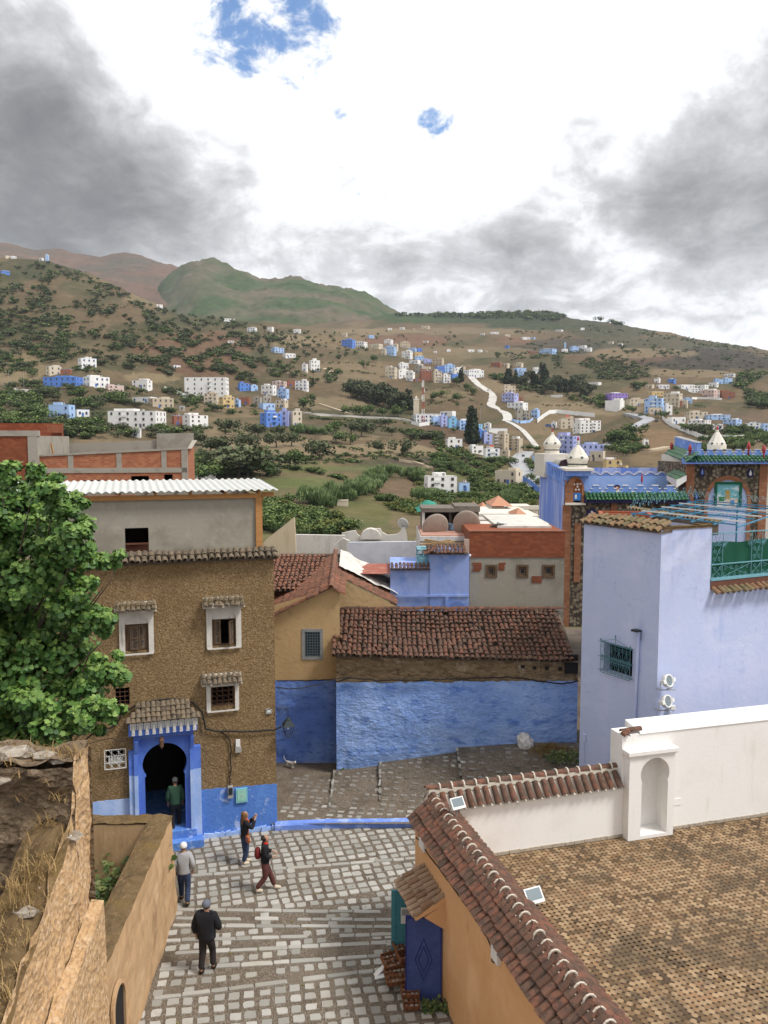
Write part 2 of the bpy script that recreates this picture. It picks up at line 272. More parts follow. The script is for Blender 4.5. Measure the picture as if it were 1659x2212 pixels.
PATCH =[(130,720,300,90,SCRUB,.30),(250,690,120,40,SOIL,.9),(330,645,60,16,DRY,.7),(200,610,60,14,DRY,.5),(420,740,130,40,(.16,.09,.055),.9),(450,790,120,22,(.16,.09,.055),.9),(40,795,70,40,DRY,.9),(290,715,60,20,SCRUB,.7),(370,690,50,30,SCRUB,.6),(330,815,60,12,DRY,.8),(600,860,90,18,SOIL,.5),(640,735,60,16,TAN,.9),(680,770,90,22,SOIL,.6),(560,800,60,40,SCRUB,.4),(760,800,100,26,TAN,.5),(760,840,90,20,SOIL,.6),(720,870,90,12,TAN,.7),(560,960,130,18,TAN,.95),(700,975,60,10,TAN,.9),(860,968,170,14,TAN,1.),(480,930,60,10,TAN,.8),(760,945,60,7,TAN,.7),(700,925,200,14,SCRUB,.5),(900,900,60,14,SCRUB,.5),(860,995,140,9,SCRUB,.6),(900,1000,80,14,(.10,.075,.055),.8),(1010,1000,60,12,(.10,.075,.055),.8),(700,1010,200,9,GRASS,.5),(640,1045,110,22,GRASS,.5),(660,1065,80,14,(.17,.125,.07),.6),(470,985,80,12,GRASS,.8),(860,1050,50,26,(.17,.11,.07),.9),(830,1100,70,20,(.17,.125,.055),.9),(780,1110,90,30,GRASS,.35),(900,1130,60,40,(.2,.15,.085),.7),(860,1030,120,10,SCRUB,.4),(960,940,80,26,(.13,.08,.05),.9),(1000,870,110,40,SOIL,.6),(960,850,60,12,DRY,.4),(1250,880,150,22,TAN,.8),(1100,830,70,14,TAN,.8),(1190,850,60,16,TAN,.6),(1400,950,90,30,(.25,.16,.085),.85),(1440,990,80,20,(.24,.16,.09),.7),(1600,960,80,20,TAN,.6),(1620,900,90,20,(.15,.1,.075),.6),(1150,770,160,22,SCRUB,.45),(1280,790,140,26,SCRUB,.4),(1500,772,125,24,(.045,.038,.032),1.),(1620,782,60,12,(.05,.042,.035),1.),(1340,770,110,12,RED,.5),(1400,760,110,10,TAN,.7),(1200,745,110,14,(.06,.055,.045),.8),(1420,740,120,14,(.075,.07,.045),.7),(1560,745,100,8,(.08,.085,.05),.8),(1330,715,100,14,(.06,.065,.035),.9),(860,735,110,13,RED,.9),(800,715,110,9,TAN,.8),(1000,715,150,8,TAN,.6),(1110,735,40,10,RED,.7),(1000,760,160,14,TAN,.5),(1540,850,120,12,SOIL,.5),(1500,805,90,8,TAN,.7),(1030,685,215,13,(.035,.062,.024),1.),(880,684,90,11,(.045,.085,.03),1.),(1160,700,110,12,(.042,.062,.026),1.),(1250,692,60,10,(.055,.062,.03),.9),(60,580,130,24,SCRUB,.75),(180,620,60,18,SCRUB,.6),(500,690,90,14,SCRUB,.8),(430,700,60,20,SCRUB,.7),(60,920,130,60,SCRUB,.6),(200,900,130,40,SCRUB,.4)]
def land(V,g,xu,base):
 r, c, _ = V.shape; U = np.broadcast_to(xu[ None ],(r,c)); W = g; out = np.broadcast_to(np.array(base),(r,c,3)).copy()
 nzv = np.array([[fbm(V[i,j,0],V[i,j,1],20+V[i,j,1]*.09,4,2.) for j in range(c)] for i in range(r)])
 out = out*(1+.25*nzv[...,None ]); t = np.clip(nzv*1.4+.1,0,1)[...,None ]; out = out*(1-t*.35)+DRY*t*.35; q = np.array([[fbm(V[i,j,0]+400,V[i,j,1],9+V[i,j,1]*.035,5,6.) for j in range(c)] for i in range(r)]); t =(np.clip(q*2.4+.25,0,1)*np.clip((V[...,1]-230)/200,0,1))[...,None ]; out = out*(1-t*.7)+np.array((.07,.075,.036))*t*.7; gl = np.clip((1-V[...,2])/5,0,1)*np.clip(nzv*1.6+.75,0,1); gl = gl[...,None ]*.38; out = out*(1-gl)+GRASS*gl
 for (u,v,ru,rv,cc,s) in PATCH:
  d = np.sqrt(((U-u)/ru)**2+((W-v)/rv)**2)+nzv*.35; a = np.clip((1.05-d)/.16,0,1)[...,None ]*s; out = out*(1-a)+np.array(cc)*a
 return np.clip(out*.72,.01,.8)
V, G = sheet('valley',LV,300,.0035)
terr = link_grid('valley_terrain',V,land(V,G,UU,SOIL),land_mat('land_near',.2,.7,(.045,.05,.022),(.27,.2,.12),.6))
V2, G2 = sheet('mountain',{2350:[(-900,780),(2600,800)],2600:[(-900,790),(300,790),(420,712),(500,700),(600,690),(700,690),(800,706),(900,740),(2600,840)],3300:[(-900,800),(250,800),(318,680),(335,632),(350,605),(372,584),(400,564),(425,555),(440,552),(460,557),(485,569),(520,583),(560,592),(600,597),(650,603),(700,610),(750,618),(790,627),(815,645),(850,671),(900,700),(1000,760),(2600,860)],3900:[(-900,900),(2600,900)]},130,.009)
def land2(V,base,alt,s,seed):
 r, c, _ = V.shape; n = np.array([[fbm(V[i,j,0],V[i,j,1]+V[i,j,2]*2,s,6,seed) for j in range(c)] for i in range(r)]); t = np.clip(n*1.3+.35,0,1)[...,None ]
 return np.array(base)*(1-t)+np.array(alt)*t
mtn = link_grid('green_mountain',V2,land2(V2,(.045,.078,.024),(.125,.10,.065),260,1.),land_mat('land_mountain',.025,.11,(.02,.034,.014),(.17,.13,.09),.75))
V3, G3 = sheet('ridge',{2500:[(-900,800),(2600,820)],3000:[(-900,640),(0,620),(200,640),(400,660),(600,760),(2600,860)],4000:[(-900,420),(-200,500),(0,521),(25,524),(50,531),(90,537),(120,536),(160,545),(215,551),(240,546),(268,543),(300,548),(340,559),(390,571),(440,590),(500,620),(700,720),(2600,880)],4800:[(-900,900),(2600,900)]},110,.004)
rdg = link_grid('far_ridge',V3,land2(V3,(.13,.078,.052),(.085,.07,.048),260,5.),land_mat('land_ridge',.022,.1,(.035,.036,.022),(.21,.14,.095),.65))
from mathutils.bvhtree import BVHTree
def bvh(V):
 r, c, _ = V.shape; a =[i*c+j for i in range(r-1) for j in range(c-1)]
 return BVHTree.FromPolygons([Vector(p) for p in V.reshape(-1,3)],[(q,q+1,q+c+1,q+c) for q in a])
TB = bvh(V)
def ground(u,v):
 for i in range(14):
  h = TB.ray_cast(CAM,ray(u,v+i*3).normalized(),9000)
  if h[0] is not None : return h[0]
def drop(x,y):
 h = TB.ray_cast(Vector((x,y,2500)),Vector((0,0,-1)),6000); return h[0]
gp = MB(); gp.poly([(-5600,-250,-25),(5600,-250,-25),(5600,5200,-25),(-5600,5200,-25)]); tag(gp.build('ground',mat('earth',(.2,.13,.08))),kind='structure')
nb = MB(); nb.poly([(-80,-30,-.06),(120,-30,-.06),(120,58,-.06),(-80,58,-.06)]); nb.poly([(-80,58,-.06),(120,58,-.06),(150,90,-12),(-110,90,-12)]); tag(nb.build('town_ground',mat('town_earth',(.13,.1,.075),L=[('noise',.6,(.06,.05,.04),.4,.7)])),kind='structure')
hz = MB(); hz.box(-5700,5700,-300,5300,-26,950); ho = hz.build('haze',[]); hm = bpy.data.materials.new('air'); hm.use_nodes = True ; hn = hm.node_tree; hn.nodes.remove(hn.nodes['Principled BSDF']); pv = hn.nodes.new('ShaderNodeVolumePrincipled'); pv.inputs['Density'].default_value = .00005; pv.inputs['Color'].default_value =(.80,.87,.97,1); hn.links.new(pv.outputs[0],hn.nodes['Material Output'].inputs['Volume']); ho.data.materials.append(hm); tag(ho,kind='stuff')
# near materials
m_pebble = mat('pebble_joint',(.14,.11,.08),L=[('cell',28,(.25,.21,.165),.35,.9,.8),('noise',1.3,(.09,.07,.048),.45,.7,.7),('noise',.35,(.2,.165,.125),.5,.7,.6)],B=[('voro',28,1.0,.025)],rough=.8)
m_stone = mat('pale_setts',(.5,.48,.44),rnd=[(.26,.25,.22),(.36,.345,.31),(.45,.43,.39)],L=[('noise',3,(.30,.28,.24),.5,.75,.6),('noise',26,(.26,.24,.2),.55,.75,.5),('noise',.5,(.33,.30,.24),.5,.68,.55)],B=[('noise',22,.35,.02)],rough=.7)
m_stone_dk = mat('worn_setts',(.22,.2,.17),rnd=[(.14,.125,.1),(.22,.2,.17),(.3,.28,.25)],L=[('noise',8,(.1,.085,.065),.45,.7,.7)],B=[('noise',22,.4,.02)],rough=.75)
m_blue = mat('blue_limewash',(.085,.20,.56),L=[('noise',.7,(.12,.27,.64),.45,.62,.8),('noise',2.0,(.42,.52,.76),.56,.66,.8),('noise',9,(.06,.13,.38),.55,.7,.5)],B=[('noise',9,.5,.05),('noise',40,.25,.01)],rough=.9)
m_blue_lt = mat('pale_blue_limewash',(.30,.44,.76),L=[('noise',1.1,(.42,.54,.82),.45,.65),('noise',6,(.22,.33,.68),.55,.72,.5)],B=[('noise',12,.4,.03)],rough=.9)
m_blue_door = mat('cobalt_paint',(.075,.16,.58),L=[('noise',1.5,(.11,.22,.64),.4,.65),('noise',14,(.04,.075,.42),.58,.7,.5)],B=[('noise',14,.15,.01)],rough=.6,spec=.4)
m_rough = mat('pebbledash',(.205,.135,.065),L=[('cell',21,(.30,.21,.115),.45,.8,.8),('cell',31,(.10,.062,.026),.74,.84,.7),('noise',.45,(.145,.09,.038),.45,.7,.5),('noise',2.2,(.27,.18,.085),.55,.7,.35)],B=[('voro',17,.55,.028)],rough=.95)
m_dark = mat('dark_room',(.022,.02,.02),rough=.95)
m_darkwood = mat('aged_wood',(.14,.09,.055),L=[('noise',(30,30,2),(.07,.045,.028),.45,.65),('noise',3,(.2,.14,.09),.55,.7,.6)],B=[('noise',(40,40,3),.3,.01)])
m_greywood = mat('weathered_shutter',(.16,.12,.09),L=[('wave',(1,1,28),(.075,.055,.04),.5,.8),('noise',9,(.24,.19,.15),.55,.7,.5)])
m_white = mat('whitewash',(.80,.78,.75),L=[('noise',(3,3,.25),(.66,.62,.56),.6,.75,.45),('noise',.8,(.74,.71,.67),.5,.7,.7),('noise',(1.3,1.3,.3),(.62,.58,.51),.58,.72,.55),('noise',14,(.66,.64,.6),.5,.7,.4)],B=[('noise',7,.12,.02),('noise',45,.12,.006)])
m_oldwhite = mat('stained_whitewash',(.60,.57,.52),L=[('noise',(1.6,1.6,.3),(.40,.37,.31),.5,.68,.8),('noise',6,(.48,.45,.38),.5,.68,.6),('noise',(3.5,3.5,.5),(.2,.17,.13),.62,.74,.7)],B=[('noise',9,.3,.02)])
m_tile = mat('clay_tiles',(.3,.12,.07),rnd=[(.095,.05,.034),(.19,.08,.05),(.25,.115,.07),(.13,.075,.052)],L=[('noise',7,(.065,.046,.035),.44,.60,.8),('noise',2.0,(.075,.05,.038),.48,.68,.6),('noise',30,(.34,.2,.13),.62,.76,.5)],B=[('noise',25,.4,.02)],rough=.85)
m_tile_red = mat('red_clay_tiles',(.3,.12,.07),rnd=[(.16,.065,.04),(.26,.11,.065),(.31,.16,.10),(.15,.075,.05)],L=[('noise',5,(.085,.055,.04),.46,.62,.75),('noise',30,(.45,.25,.16),.62,.75,.5)],B=[('noise',25,.4,.02)],rough=.85)
m_tile_old = mat('lichened_tiles',(.2,.15,.1),rnd=[(.12,.095,.068),(.2,.15,.1),(.25,.2,.14),(.15,.12,.085)],L=[('noise',6,(.06,.05,.036),.48,.64,.8),('noise',14,(.34,.31,.25),.58,.7,.7),('noise',3,(.26,.23,.08),.64,.72,.6)],B=[('noise',20,.5,.03)],rough=.95)
m_tile_moss = mat('mossy_tiles',(.2,.15,.1),rnd=[(.14,.11,.06),(.20,.165,.09),(.11,.085,.05),(.24,.13,.075)],L=[('noise',9,(.09,.075,.04),.48,.64,.7),('noise',20,(.42,.38,.22),.6,.72,.6)],B=[('noise',20,.5,.03)],rough=.95)
m_mortar = mat('pale_mortar',(.52,.46,.38),L=[('noise',9,(.3,.25,.19),.5,.7,.6)],B=[('noise',16,.4,.02)])
m_mortar_dk = mat('dark_mortar',(.13,.10,.075),L=[('noise',6,(.26,.2,.15),.55,.75,.6)],B=[('noise',16,.5,.03)])
m_ochre = mat('ochre_plaster',(.64,.37,.18),L=[('noise',(.8,.8,.35),(.76,.48,.26),.52,.68,.7),('noise',(2.2,2.2,.6),(.42,.21,.085),.60,.74,.6),('noise',.7,(.58,.30,.12),.45,.7,.6),('noise',7,(.74,.48,.26),.55,.75,.5),('noise',3,(.78,.58,.40),.64,.74,.4)],B=[('noise',6,.2,.03),('noise',30,.2,.01)])
m_tanpl = mat('tan_plaster',(.50,.345,.175),L=[('noise',.6,(.42,.285,.14),.45,.7,.7),('noise',4,(.26,.175,.095),.56,.7,.6),('noise',1.2,(.48,.37,.24),.55,.72,.5)],B=[('noise',5,.4,.05),('noise',24,.3,.015)])
m_mud = mat('mud_wall',(.25,.175,.10),L=[('noise',(2,2,6),(.14,.095,.055),.45,.62,.85),('noise',1.1,(.42,.33,.22),.54,.64,.85),('crack',(.7,.7,.5),(.05,.035,.022),.012,.0,.9),('cell',(4,4,9),(.36,.27,.17),.75,.9,.5),('noise',12,(.12,.08,.045),.56,.7,.6),('noise',.8,(.50,.42,.32),.64,.70,.8)],B=[('noise',(3,3,9),.9,.12),('voro',(5,5,9),.6,.06)])
m_rampart = mat('rammed_earth_face',(.50,.32,.165),L=[('noise',(5,5,3),(.43,.28,.15),.48,.66,.7),('cell',(15,15,10),(.60,.44,.285),.6,.9,.6),('cell',(22,22,14),(.30,.195,.115),.82,.9,.7),('noise',(9,9,5),(.25,.155,.085),.6,.7,.7),('noise',1.2,(.50,.33,.18),.5,.7,.6),('noise',(14,14,8),(.62,.49,.35),.62,.72,.6)],B=[('noise',(6,6,4),.8,.08),('voro',(14,14,10),.7,.04)])
m_rubble = mat('dark_rubble_wall',(.19,.135,.085),L=[('noise',2.2,(.09,.062,.04),.44,.62,.85),('cell',6,(.30,.23,.155),.7,.95,.6),('noise',(3,3,10),(.27,.17,.10),.58,.7,.7),('noise',18,(.36,.3,.23),.62,.74,.5)],B=[('noise',5,1.0,.14),('voro',(7,7,12),.8,.07)])
m_walltop = mat('mossy_wall_top',(.16,.105,.05),L=[('noise',3,(.095,.06,.028),.45,.65,.8),('noise',7,(.3,.2,.10),.56,.7,.7),('noise',13,(.40,.32,.24),.64,.72,.7),('noise',1.5,(.20,.13,.04),.5,.7,.6)],B=[('noise',8,1.0,.08)])
m_planter = mat('tan_rendered_wall',(.47,.305,.165),L=[('noise',(1.3,1.3,.5),(.25,.15,.08),.56,.7,.75),('noise',(14,14,1.6),(.36,.22,.115),.52,.7,.6),('noise',(2.5,2.5,.35),(.34,.205,.10),.5,.7,.65),('noise',.8,(.53,.37,.22),.5,.7,.6),('noise',(9,9,1.5),(.28,.17,.09),.62,.72,.6),('noise',5,(.56,.42,.28),.6,.72,.5)],B=[('noise',(4,4,1.5),.5,.05),('noise',25,.3,.012)])
m_concrete = mat('grey_render',(.30,.275,.225),L=[('noise',.7,(.21,.19,.15),.46,.66,.8),('noise',3,(.36,.335,.28),.52,.7,.6),('brick',2.6,(.24,.215,.17),.75,1.0,.25),('noise',(6,6,2),(.17,.15,.12),.62,.74,.6)],B=[('noise',10,.3,.02)])
m_beam = mat('raw_timber',(.42,.21,.075),L=[('noise',(3,3,25),(.30,.14,.045),.48,.66,.7)],rough=.8)
m_corr = mat('white_corrugated_sheet',(.54,.54,.515),L=[('noise',1.5,(.44,.44,.41),.5,.7,.6),('noise',12,(.45,.43,.38),.66,.75,.6)],rough=.6)
m_brick = mat('hollow_brick',(.33,.10,.045),L=[('brick',4.2,(.42,.165,.075),.1,.5,.9),('noise',1.6,(.24,.075,.035),.5,.7,.6),('brick',4.2,(.30,.25,.2),.75,1.0,.9),('noise',5,(.40,.3,.22),.64,.74,.5)],B=[('brick',4.2,-.8,.02)])
m_brick_dk = mat('dark_red_brick',(.21,.058,.026),L=[('brick',4.0,(.28,.085,.036),.1,.5,.9),('brick',4.0,(.12,.075,.055),.75,1.0,.85),('noise',1.2,(.15,.045,.022),.5,.7,.5)],B=[('brick',4.0,-.8,.02)])
m_iron = mat('black_iron',(.018,.018,.02),rough=.5,spec=.5)
m_cable = mat('black_cable',(.02,.018,.017),rough=.7)
m_teal = mat('teal_paint',(.06,.22,.26),L=[('noise',9,(.035,.14,.17),.5,.7,.6)],rough=.6)
m_glass = mat('dark_glass',(.03,.035,.04),rough=.12,spec=.6)
m_plastic = mat('white_plastic',(.7,.69,.66),L=[('noise',9,(.5,.48,.42),.58,.72,.6)],rough=.5)
m_grey = mat('grey_metal_box',(.33,.32,.3),rough=.6)
m_rust = mat('rusty_iron',(.14,.075,.045),rough=.85)
def tile_field(mb,O,side,up_slope,W,Ln,pitch=.2,tl=.36,w0=.19,w1=.145,h=.085,jt=1.0,skip=0.0,th=.014,sag= None ):
 side, us = Vector(side).normalized(), Vector(up_slope).normalized(); up = side.cross(us).normalized()
 if up.z<0:up = -up
 nc = max(1,round(W/pitch)); step = tl*.82; nr = max(1,int(Ln/step+.5)); O = Vector(O)
 for c in range(nc):
  q =(c+.5)*W/nc
  for r in range(nr):
   if skip and rng.random()<skip: continue
   p = O+side*(q+jit(.012)*jt)+us*(r*step+jit(.025)*jt)+up*(.012+.01*(r%2)+jit(.008)*jt)
   if sag:p.z+=sag(q/W,r/nr)
   a = us+side*jit(.05)*jt+up*(-.045+jit(.02)*jt)
   mb.tile(p,a,side,up,tl,w0,w1,h,5,th)
def arch(cx,z0,zs,zt,hw,n=12,kind='round'):
 """outline of an arched opening: left jamb foot, up, over the arch, right jamb foot (x, z)"""
 pts =[(cx-hw,z0)]
 if kind=='horseshoe':
  r =(zt-zs)/(1+math.sin(R(32))); cz = zt-r
  pts.append((cx-hw,zs))
  for i in range(n+1):
   t = R(212)-R(244)*i/n; pts.append((cx+r*math.cos(t),cz+r*math.sin(t)))
  pts.append((cx+hw,zs))
 elif kind=='point':
  for i in range(n+1):
   t = i/n; x = -hw+2*hw*t; s = 1-abs(2*t-1); pts.append((cx+x,zs+(zt-zs)*(1-(1-s)**2.0)**.62 if s>0 else zs))
 else :
  for i in range(n+1):
   t = math.pi*(1-i/n); pts.append((cx+hw*math.cos(t),zs+(zt-zs)*math.sin(t)))
 pts.append((cx+hw,z0)); return pts
def plate(mb,x0,x1,z0,z1,hole,y0,y1):
 """a slab between y0 and y1 with an arched notch open at its foot"""
 o =[(x0,z0)]+hole+[(x1,z0),(x1,z1),(x0,z1)]
 mb.prism([(x,y0,z) for x,z in o],(0,y1-y0,0))
def room(mb,x0,x1,y0,y1,z0,z1):
 """a dark interior open to the front"""
 mb.poly([(x0,y1,z0),(x1,y1,z0),(x1,y1,z1),(x0,y1,z1)]); mb.poly([(x0,y0,z0),(x0,y1,z0),(x0,y1,z1),(x0,y0,z1)])
 mb.poly([(x1,y0,z0),(x1,y0,z1),(x1,y1,z1),(x1,y1,z0)]); mb.poly([(x0,y0,z1),(x0,y1,z1),(x1,y1,z1),(x1,y0,z1)]); mb.poly([(x0,y0,z0),(x1,y0,z0),(x1,y1,z0),(x0,y1,z0)])
def spiral(mb,p,ax,az,r,turns=1.25,rad=.006,a0=0.0,s=1):
 pts =[]
 for i in range(15):
  t = i/14; a = a0+s*t*turns*2*math.pi; q = r*(1-t*.8); pts.append(Vector(p)+Vector(ax)*(q*math.cos(a))+Vector(az)*(q*math.sin(a)))
 mb.tube(pts,rad,4)
def rough_grid(mb,O,a,b,na,nb,amp,sc,nrm,seed=0.0):
 """a displaced rectangular patch: O + a*s + b*t"""
 O, a, b, nrm = Vector(O), Vector(a), Vector(b), Vector(nrm).normalized(); vs =[]
 for i in range(na+1):
  for j in range(nb+1):
   p = O+a*(i/na)+b*(j/nb); vs.append(p+nrm*(amp*mnoise.fractal(p*sc+Vector((seed,0,0)),.8,2.1,4)))
 n1 = nb+1
 mb.add(vs,[(i*n1+j,(i+1)*n1+j,(i+1)*n1+j+1,i*n1+j+1) for i in range(na) for j in range(nb)])
 # plaza paving
PX = lambda Y:.81+.2757*(20.7-Y)
PL = lambda Y:-5.72-.055*(Y-18)
fac = lambda x:27.4+(x+3.68)*math.tan(R(17))
def in_plaza(x,y):
 if x<PL(y)+.05 or y<12.5: return False
 if y<20.7 and x>PX(y)-.05: return False
 if x>4: return False
 if x<-3.68: return y<fac(x)-.12
 return y<27.18+.065*(x+3.7)
pb = MB(); pb.poly([(-12,8,0),(6.5,8,0),(6.5,27.75,0),(-3.9,27.4,0),(-12,25.2,0)])
ob = pb.build('plaza_paving',m_pebble); tag(ob,kind='structure')
lines =[]
for a, b in (((235,872),(1420,886)),((215,915),(1425,925)),((200,952),(1300,958)),((150,1030),(1200,1000)),((130,1095),(1260,1040)),((110,1180),(1250,1105)),((85,1325),(1240,1180)),((360,700),(1440,614))):
 lines.append((atZ(*k('K7',*a),0),atZ(*k('K7',*b),0)))
def near_line(p):
 for a, b in lines:
  d = b-a; t =(p-a).dot(d)/d.length_squared
  if -.05<t<1.05 and (a+d*t-p).length<.14: return True
 return False
sb = MB()
def sett(mb,c,e,fv,L,W,z,hgt,jt=.022):
 pts =[c+e*(sx*L/2+jit(jt))+fv*(sy*W/2+jit(jt)) for sx,sy in ((-1,-1),(0,-1.06),(1,-1),(1.06,0),(1,1),(0,1.05),(-1,1),(-1.05,0))]
 n = 8; rn = rng.random(); tl_ = jit(.006)
 top =[Vector((q.x+(c.x-q.x)*.07,q.y+(c.y-q.y)*.07,z+hgt+tl_*(1 if i<4 else -1))) for i,q in enumerate(pts)]; bot =[Vector((q.x,q.y,z-.02)) for q in pts]
 mb.add(top+bot,[tuple(range(n))]+[(i+n,(i+1)%n+n,(i+1)%n,i) for i in range(n)],rn)
for (ang,ylo,yhi,px,py) in ((9,12,22.6,.36,.36),(16,22.6,28.2,.335,.335)):
 e = Vector((math.cos(R(ang)),math.sin(R(ang)),0)); fv = Vector((-e.y,e.x,0)); o0 = Vector((-3,20,0))
 for i in range(-30,32):
  for j in range(-30,36):
   c = o0+e*(i*px+.06*math.sin(j*.5)+jit(.02))+fv*(j*py+.05*math.sin(i*.37+j*.1)+jit(.02))
   lim = 22.6+.16*(c.x+3)
   if not in_plaza(c.x,c.y) or not ((c.y<lim) if ylo==12 else (c.y>=lim+.12)) or near_line(c): continue
   if rng.random()<.02: continue
   if mnoise.noise(Vector((c.x*.7,c.y*.7,3)))>.62: continue
   sett(sb,c,e,fv,.25+jit(.028),.235+jit(.028),0,.010+rng.random()*.010,.014)
for a, b in lines:
 d =(b-a); Ld = d.length; e = d.normalized(); fv = Vector((-e.y,e.x,0)); q = -.6
 while q<Ld+.3:
  L = .35+rng.random()*.5; c = a+e*(q+L/2)+fv*jit(.012)
  if in_plaza(c.x,c.y) and rng.random()>.07:sett(sb,c,e,fv,L-.025,.15+jit(.015),0,.028+jit(.006),.012)
  q+=L
setts = sb.build('pale_setts',m_stone,parent=ob)
def zal(x,y):
 s = min(1,max(0,(y-28.0)/3.2)); s = s*s*(3-2*s)
 if x<-1.9:r = -.05
 elif x<-.1:r = .08+(x+1.9)*.12
 elif x<2.9:r = .42+(x+.1)*.14
 else :r = 1.02+min(x-2.9,3)*.07
 return .2+s*r
ab = MB(); xs = sorted(set([round(-4.6+.2*i,3) for i in range(76)]+[-1.901,-1.9,-.101,-.1,2.899,2.9])); ys =[27.3+.24*i for i in range(25)]
vs =[(x,y,zal(x,y)) for x in xs for y in ys]; n1 = len(ys)
ab.add(vs,[(i*n1+j,(i+1)*n1+j,(i+1)*n1+j+1,i*n1+j+1) for i in range(len(xs)-1) for j in range(n1-1)])
alley = ab.build('alley_paving',m_pebble); tag(alley,kind='structure')
sb = MB(); e = Vector((math.cos(R(-9)),math.sin(R(-9)),0)); fv = Vector((-e.y,e.x,0))
for i in range(-34,40):
 for j in range(-14,20):
  c = Vector((0,29,0))+e*(i*.34+jit(.03))+fv*(j*.33+jit(.03));
  if c.x<-3.6 or c.x>8 or c.y<27.5+.065*(c.x+3.7) or c.y>31.5 or rng.random()<.18: continue
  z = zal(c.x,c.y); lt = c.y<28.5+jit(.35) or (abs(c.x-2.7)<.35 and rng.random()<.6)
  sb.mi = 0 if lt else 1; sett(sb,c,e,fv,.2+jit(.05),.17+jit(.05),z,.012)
sb.mi = 0
for (x,off) in ((-1.9,.1),(-.1,.16),(2.9,.16)):
 y = 28.6+(x+2)*.16
 while y<31.5:
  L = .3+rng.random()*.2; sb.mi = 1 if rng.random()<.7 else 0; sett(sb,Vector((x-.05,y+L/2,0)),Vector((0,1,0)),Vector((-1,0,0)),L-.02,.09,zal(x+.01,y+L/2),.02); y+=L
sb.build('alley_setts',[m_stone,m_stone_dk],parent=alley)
kb = MB(); n = 26
pts =[]
for i in range(n+1):
 t = i/n; x = -3.72+4.95*t; y = 27.2+.065*(x+3.7)+.05*math.sin(t*5)+.2*(1-t)*0; pts.append((x,y))
prof =[(-.02,-.02),(-.015,.17),(.03,.235),(.22,.24),(.26,.2),(.26,-.02)]
vs =[(x,y+a+jit(.006),b+jit(.006)) for x,y in pts for a,b in prof]; m6 = len(prof)
kb.smooth = False ; kb.add(vs,[(i*m6+j,(i+1)*m6+j,(i+1)*m6+j+1,i*m6+j+1) for i in range(n) for j in range(m6-1)]+[tuple(range(m6))[::-1],tuple(range(n*m6,n*m6+m6))])
tag(kb.build('kerb',mat('kerb_blue',(.16,.27,.70),L=[('noise',2.2,(.34,.45,.80),.5,.64),('noise',9,(.10,.19,.56),.55,.7,.6)],B=[('noise',14,.4,.02)])),'low kerb painted blue along the step between plaza and alley','kerb')
# pebble-dashed house with the blue doorway
T = Frame((-3.68,27.4,0),17)
tan = thing('house','brown pebble-dashed three-storey house with a blue arched doorway and grey rendered top floor','house',T.M)
ZE = T.p(592,1207)[1]
W_L = -9.2
def hole(c,x0,x1,y0,y1,off=0):
 a = T.k(c,x0,y1,off); b = T.k(c,x1,y0,off); return [a[0],b[0],a[1],b[1]]
hA = hole('K3',685,805,1180,1335); hB = hole('K3',1157,1280,1152,1305); hC = hole('K6',1150,1275,-5,112); hD = hole('K6',628,705,8,112); hE = hole('K6',580,668,342,432)
dl, dr = T.k('K6',795,745)[0], T.k('K6',1012,745)[0]; dz_s = T.k('K6',800,488)[1]; dz_t = T.k('K6',897,303)[1]; DZ = T.k('K6',1010,748)[1]
DZ = max(.22,min(DZ,.5))
px0, px1 = T.k('K6',700,400,-.28)[0], T.k('K6',1072,400,-.28)[0]
w = MB(); w.wall(W_L,0,0,ZE,0,[hA,hB,hC,hD,hE,[dl-.15,dr+.15,0,dz_t+.05]],.24)
w.poly([(0,0,0),(0,8,0),(0,8,ZE),(0,0,ZE)]); w.poly([(W_L,0,0),(W_L,0,ZE),(W_L,8,ZE),(W_L,8,0)]); w.poly([(W_L,0,ZE),(0,0,ZE),(0,8,ZE),(W_L,8,ZE)]); w.poly([(W_L,8,0),(W_L,8,ZE),(0,8,ZE),(0,8,0)])
w.build('wall',m_rough,tan)
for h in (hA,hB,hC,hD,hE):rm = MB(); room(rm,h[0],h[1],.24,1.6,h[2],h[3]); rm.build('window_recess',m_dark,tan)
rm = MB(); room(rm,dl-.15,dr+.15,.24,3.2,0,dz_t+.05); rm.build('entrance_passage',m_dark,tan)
def dado(xa,xb,za,zb,m,lo=0.0,y=-.018):
 d = MB(); n = max(4,int((xb-xa)/.12)); top =[(xa+(xb-xa)*i/n,y,lerp(za,zb,i/n)+jit(.02)) for i in range(n+1)]
 d.prism([(xa,y,lo),*top,(xb,y,lo)][::1],(0,.03,0)); return d.build('painted_dado',m,tan)
dado(px1-.02,.012,T.k('K6',1090,566)[1],T.k('K6',1505,533)[1],m_blue); dado(W_L,px0+.02,T.k('K6',500,628)[1],T.k('K6',700,612)[1],m_blue_lt)
bs = MB(); bs.mi = 0
for i in range(22):
 x = px1+.05+(0-px1)*i/22; bs.prism([(x,-.02,0),(x+.2,-.02,0),(x+.18,-.02,.16+jit(.05)),(x+.02,-.02,.14+jit(.05))],(0,-.05-rng.random()*.05,0))
bs.build('footing',m_blue_lt,tan)
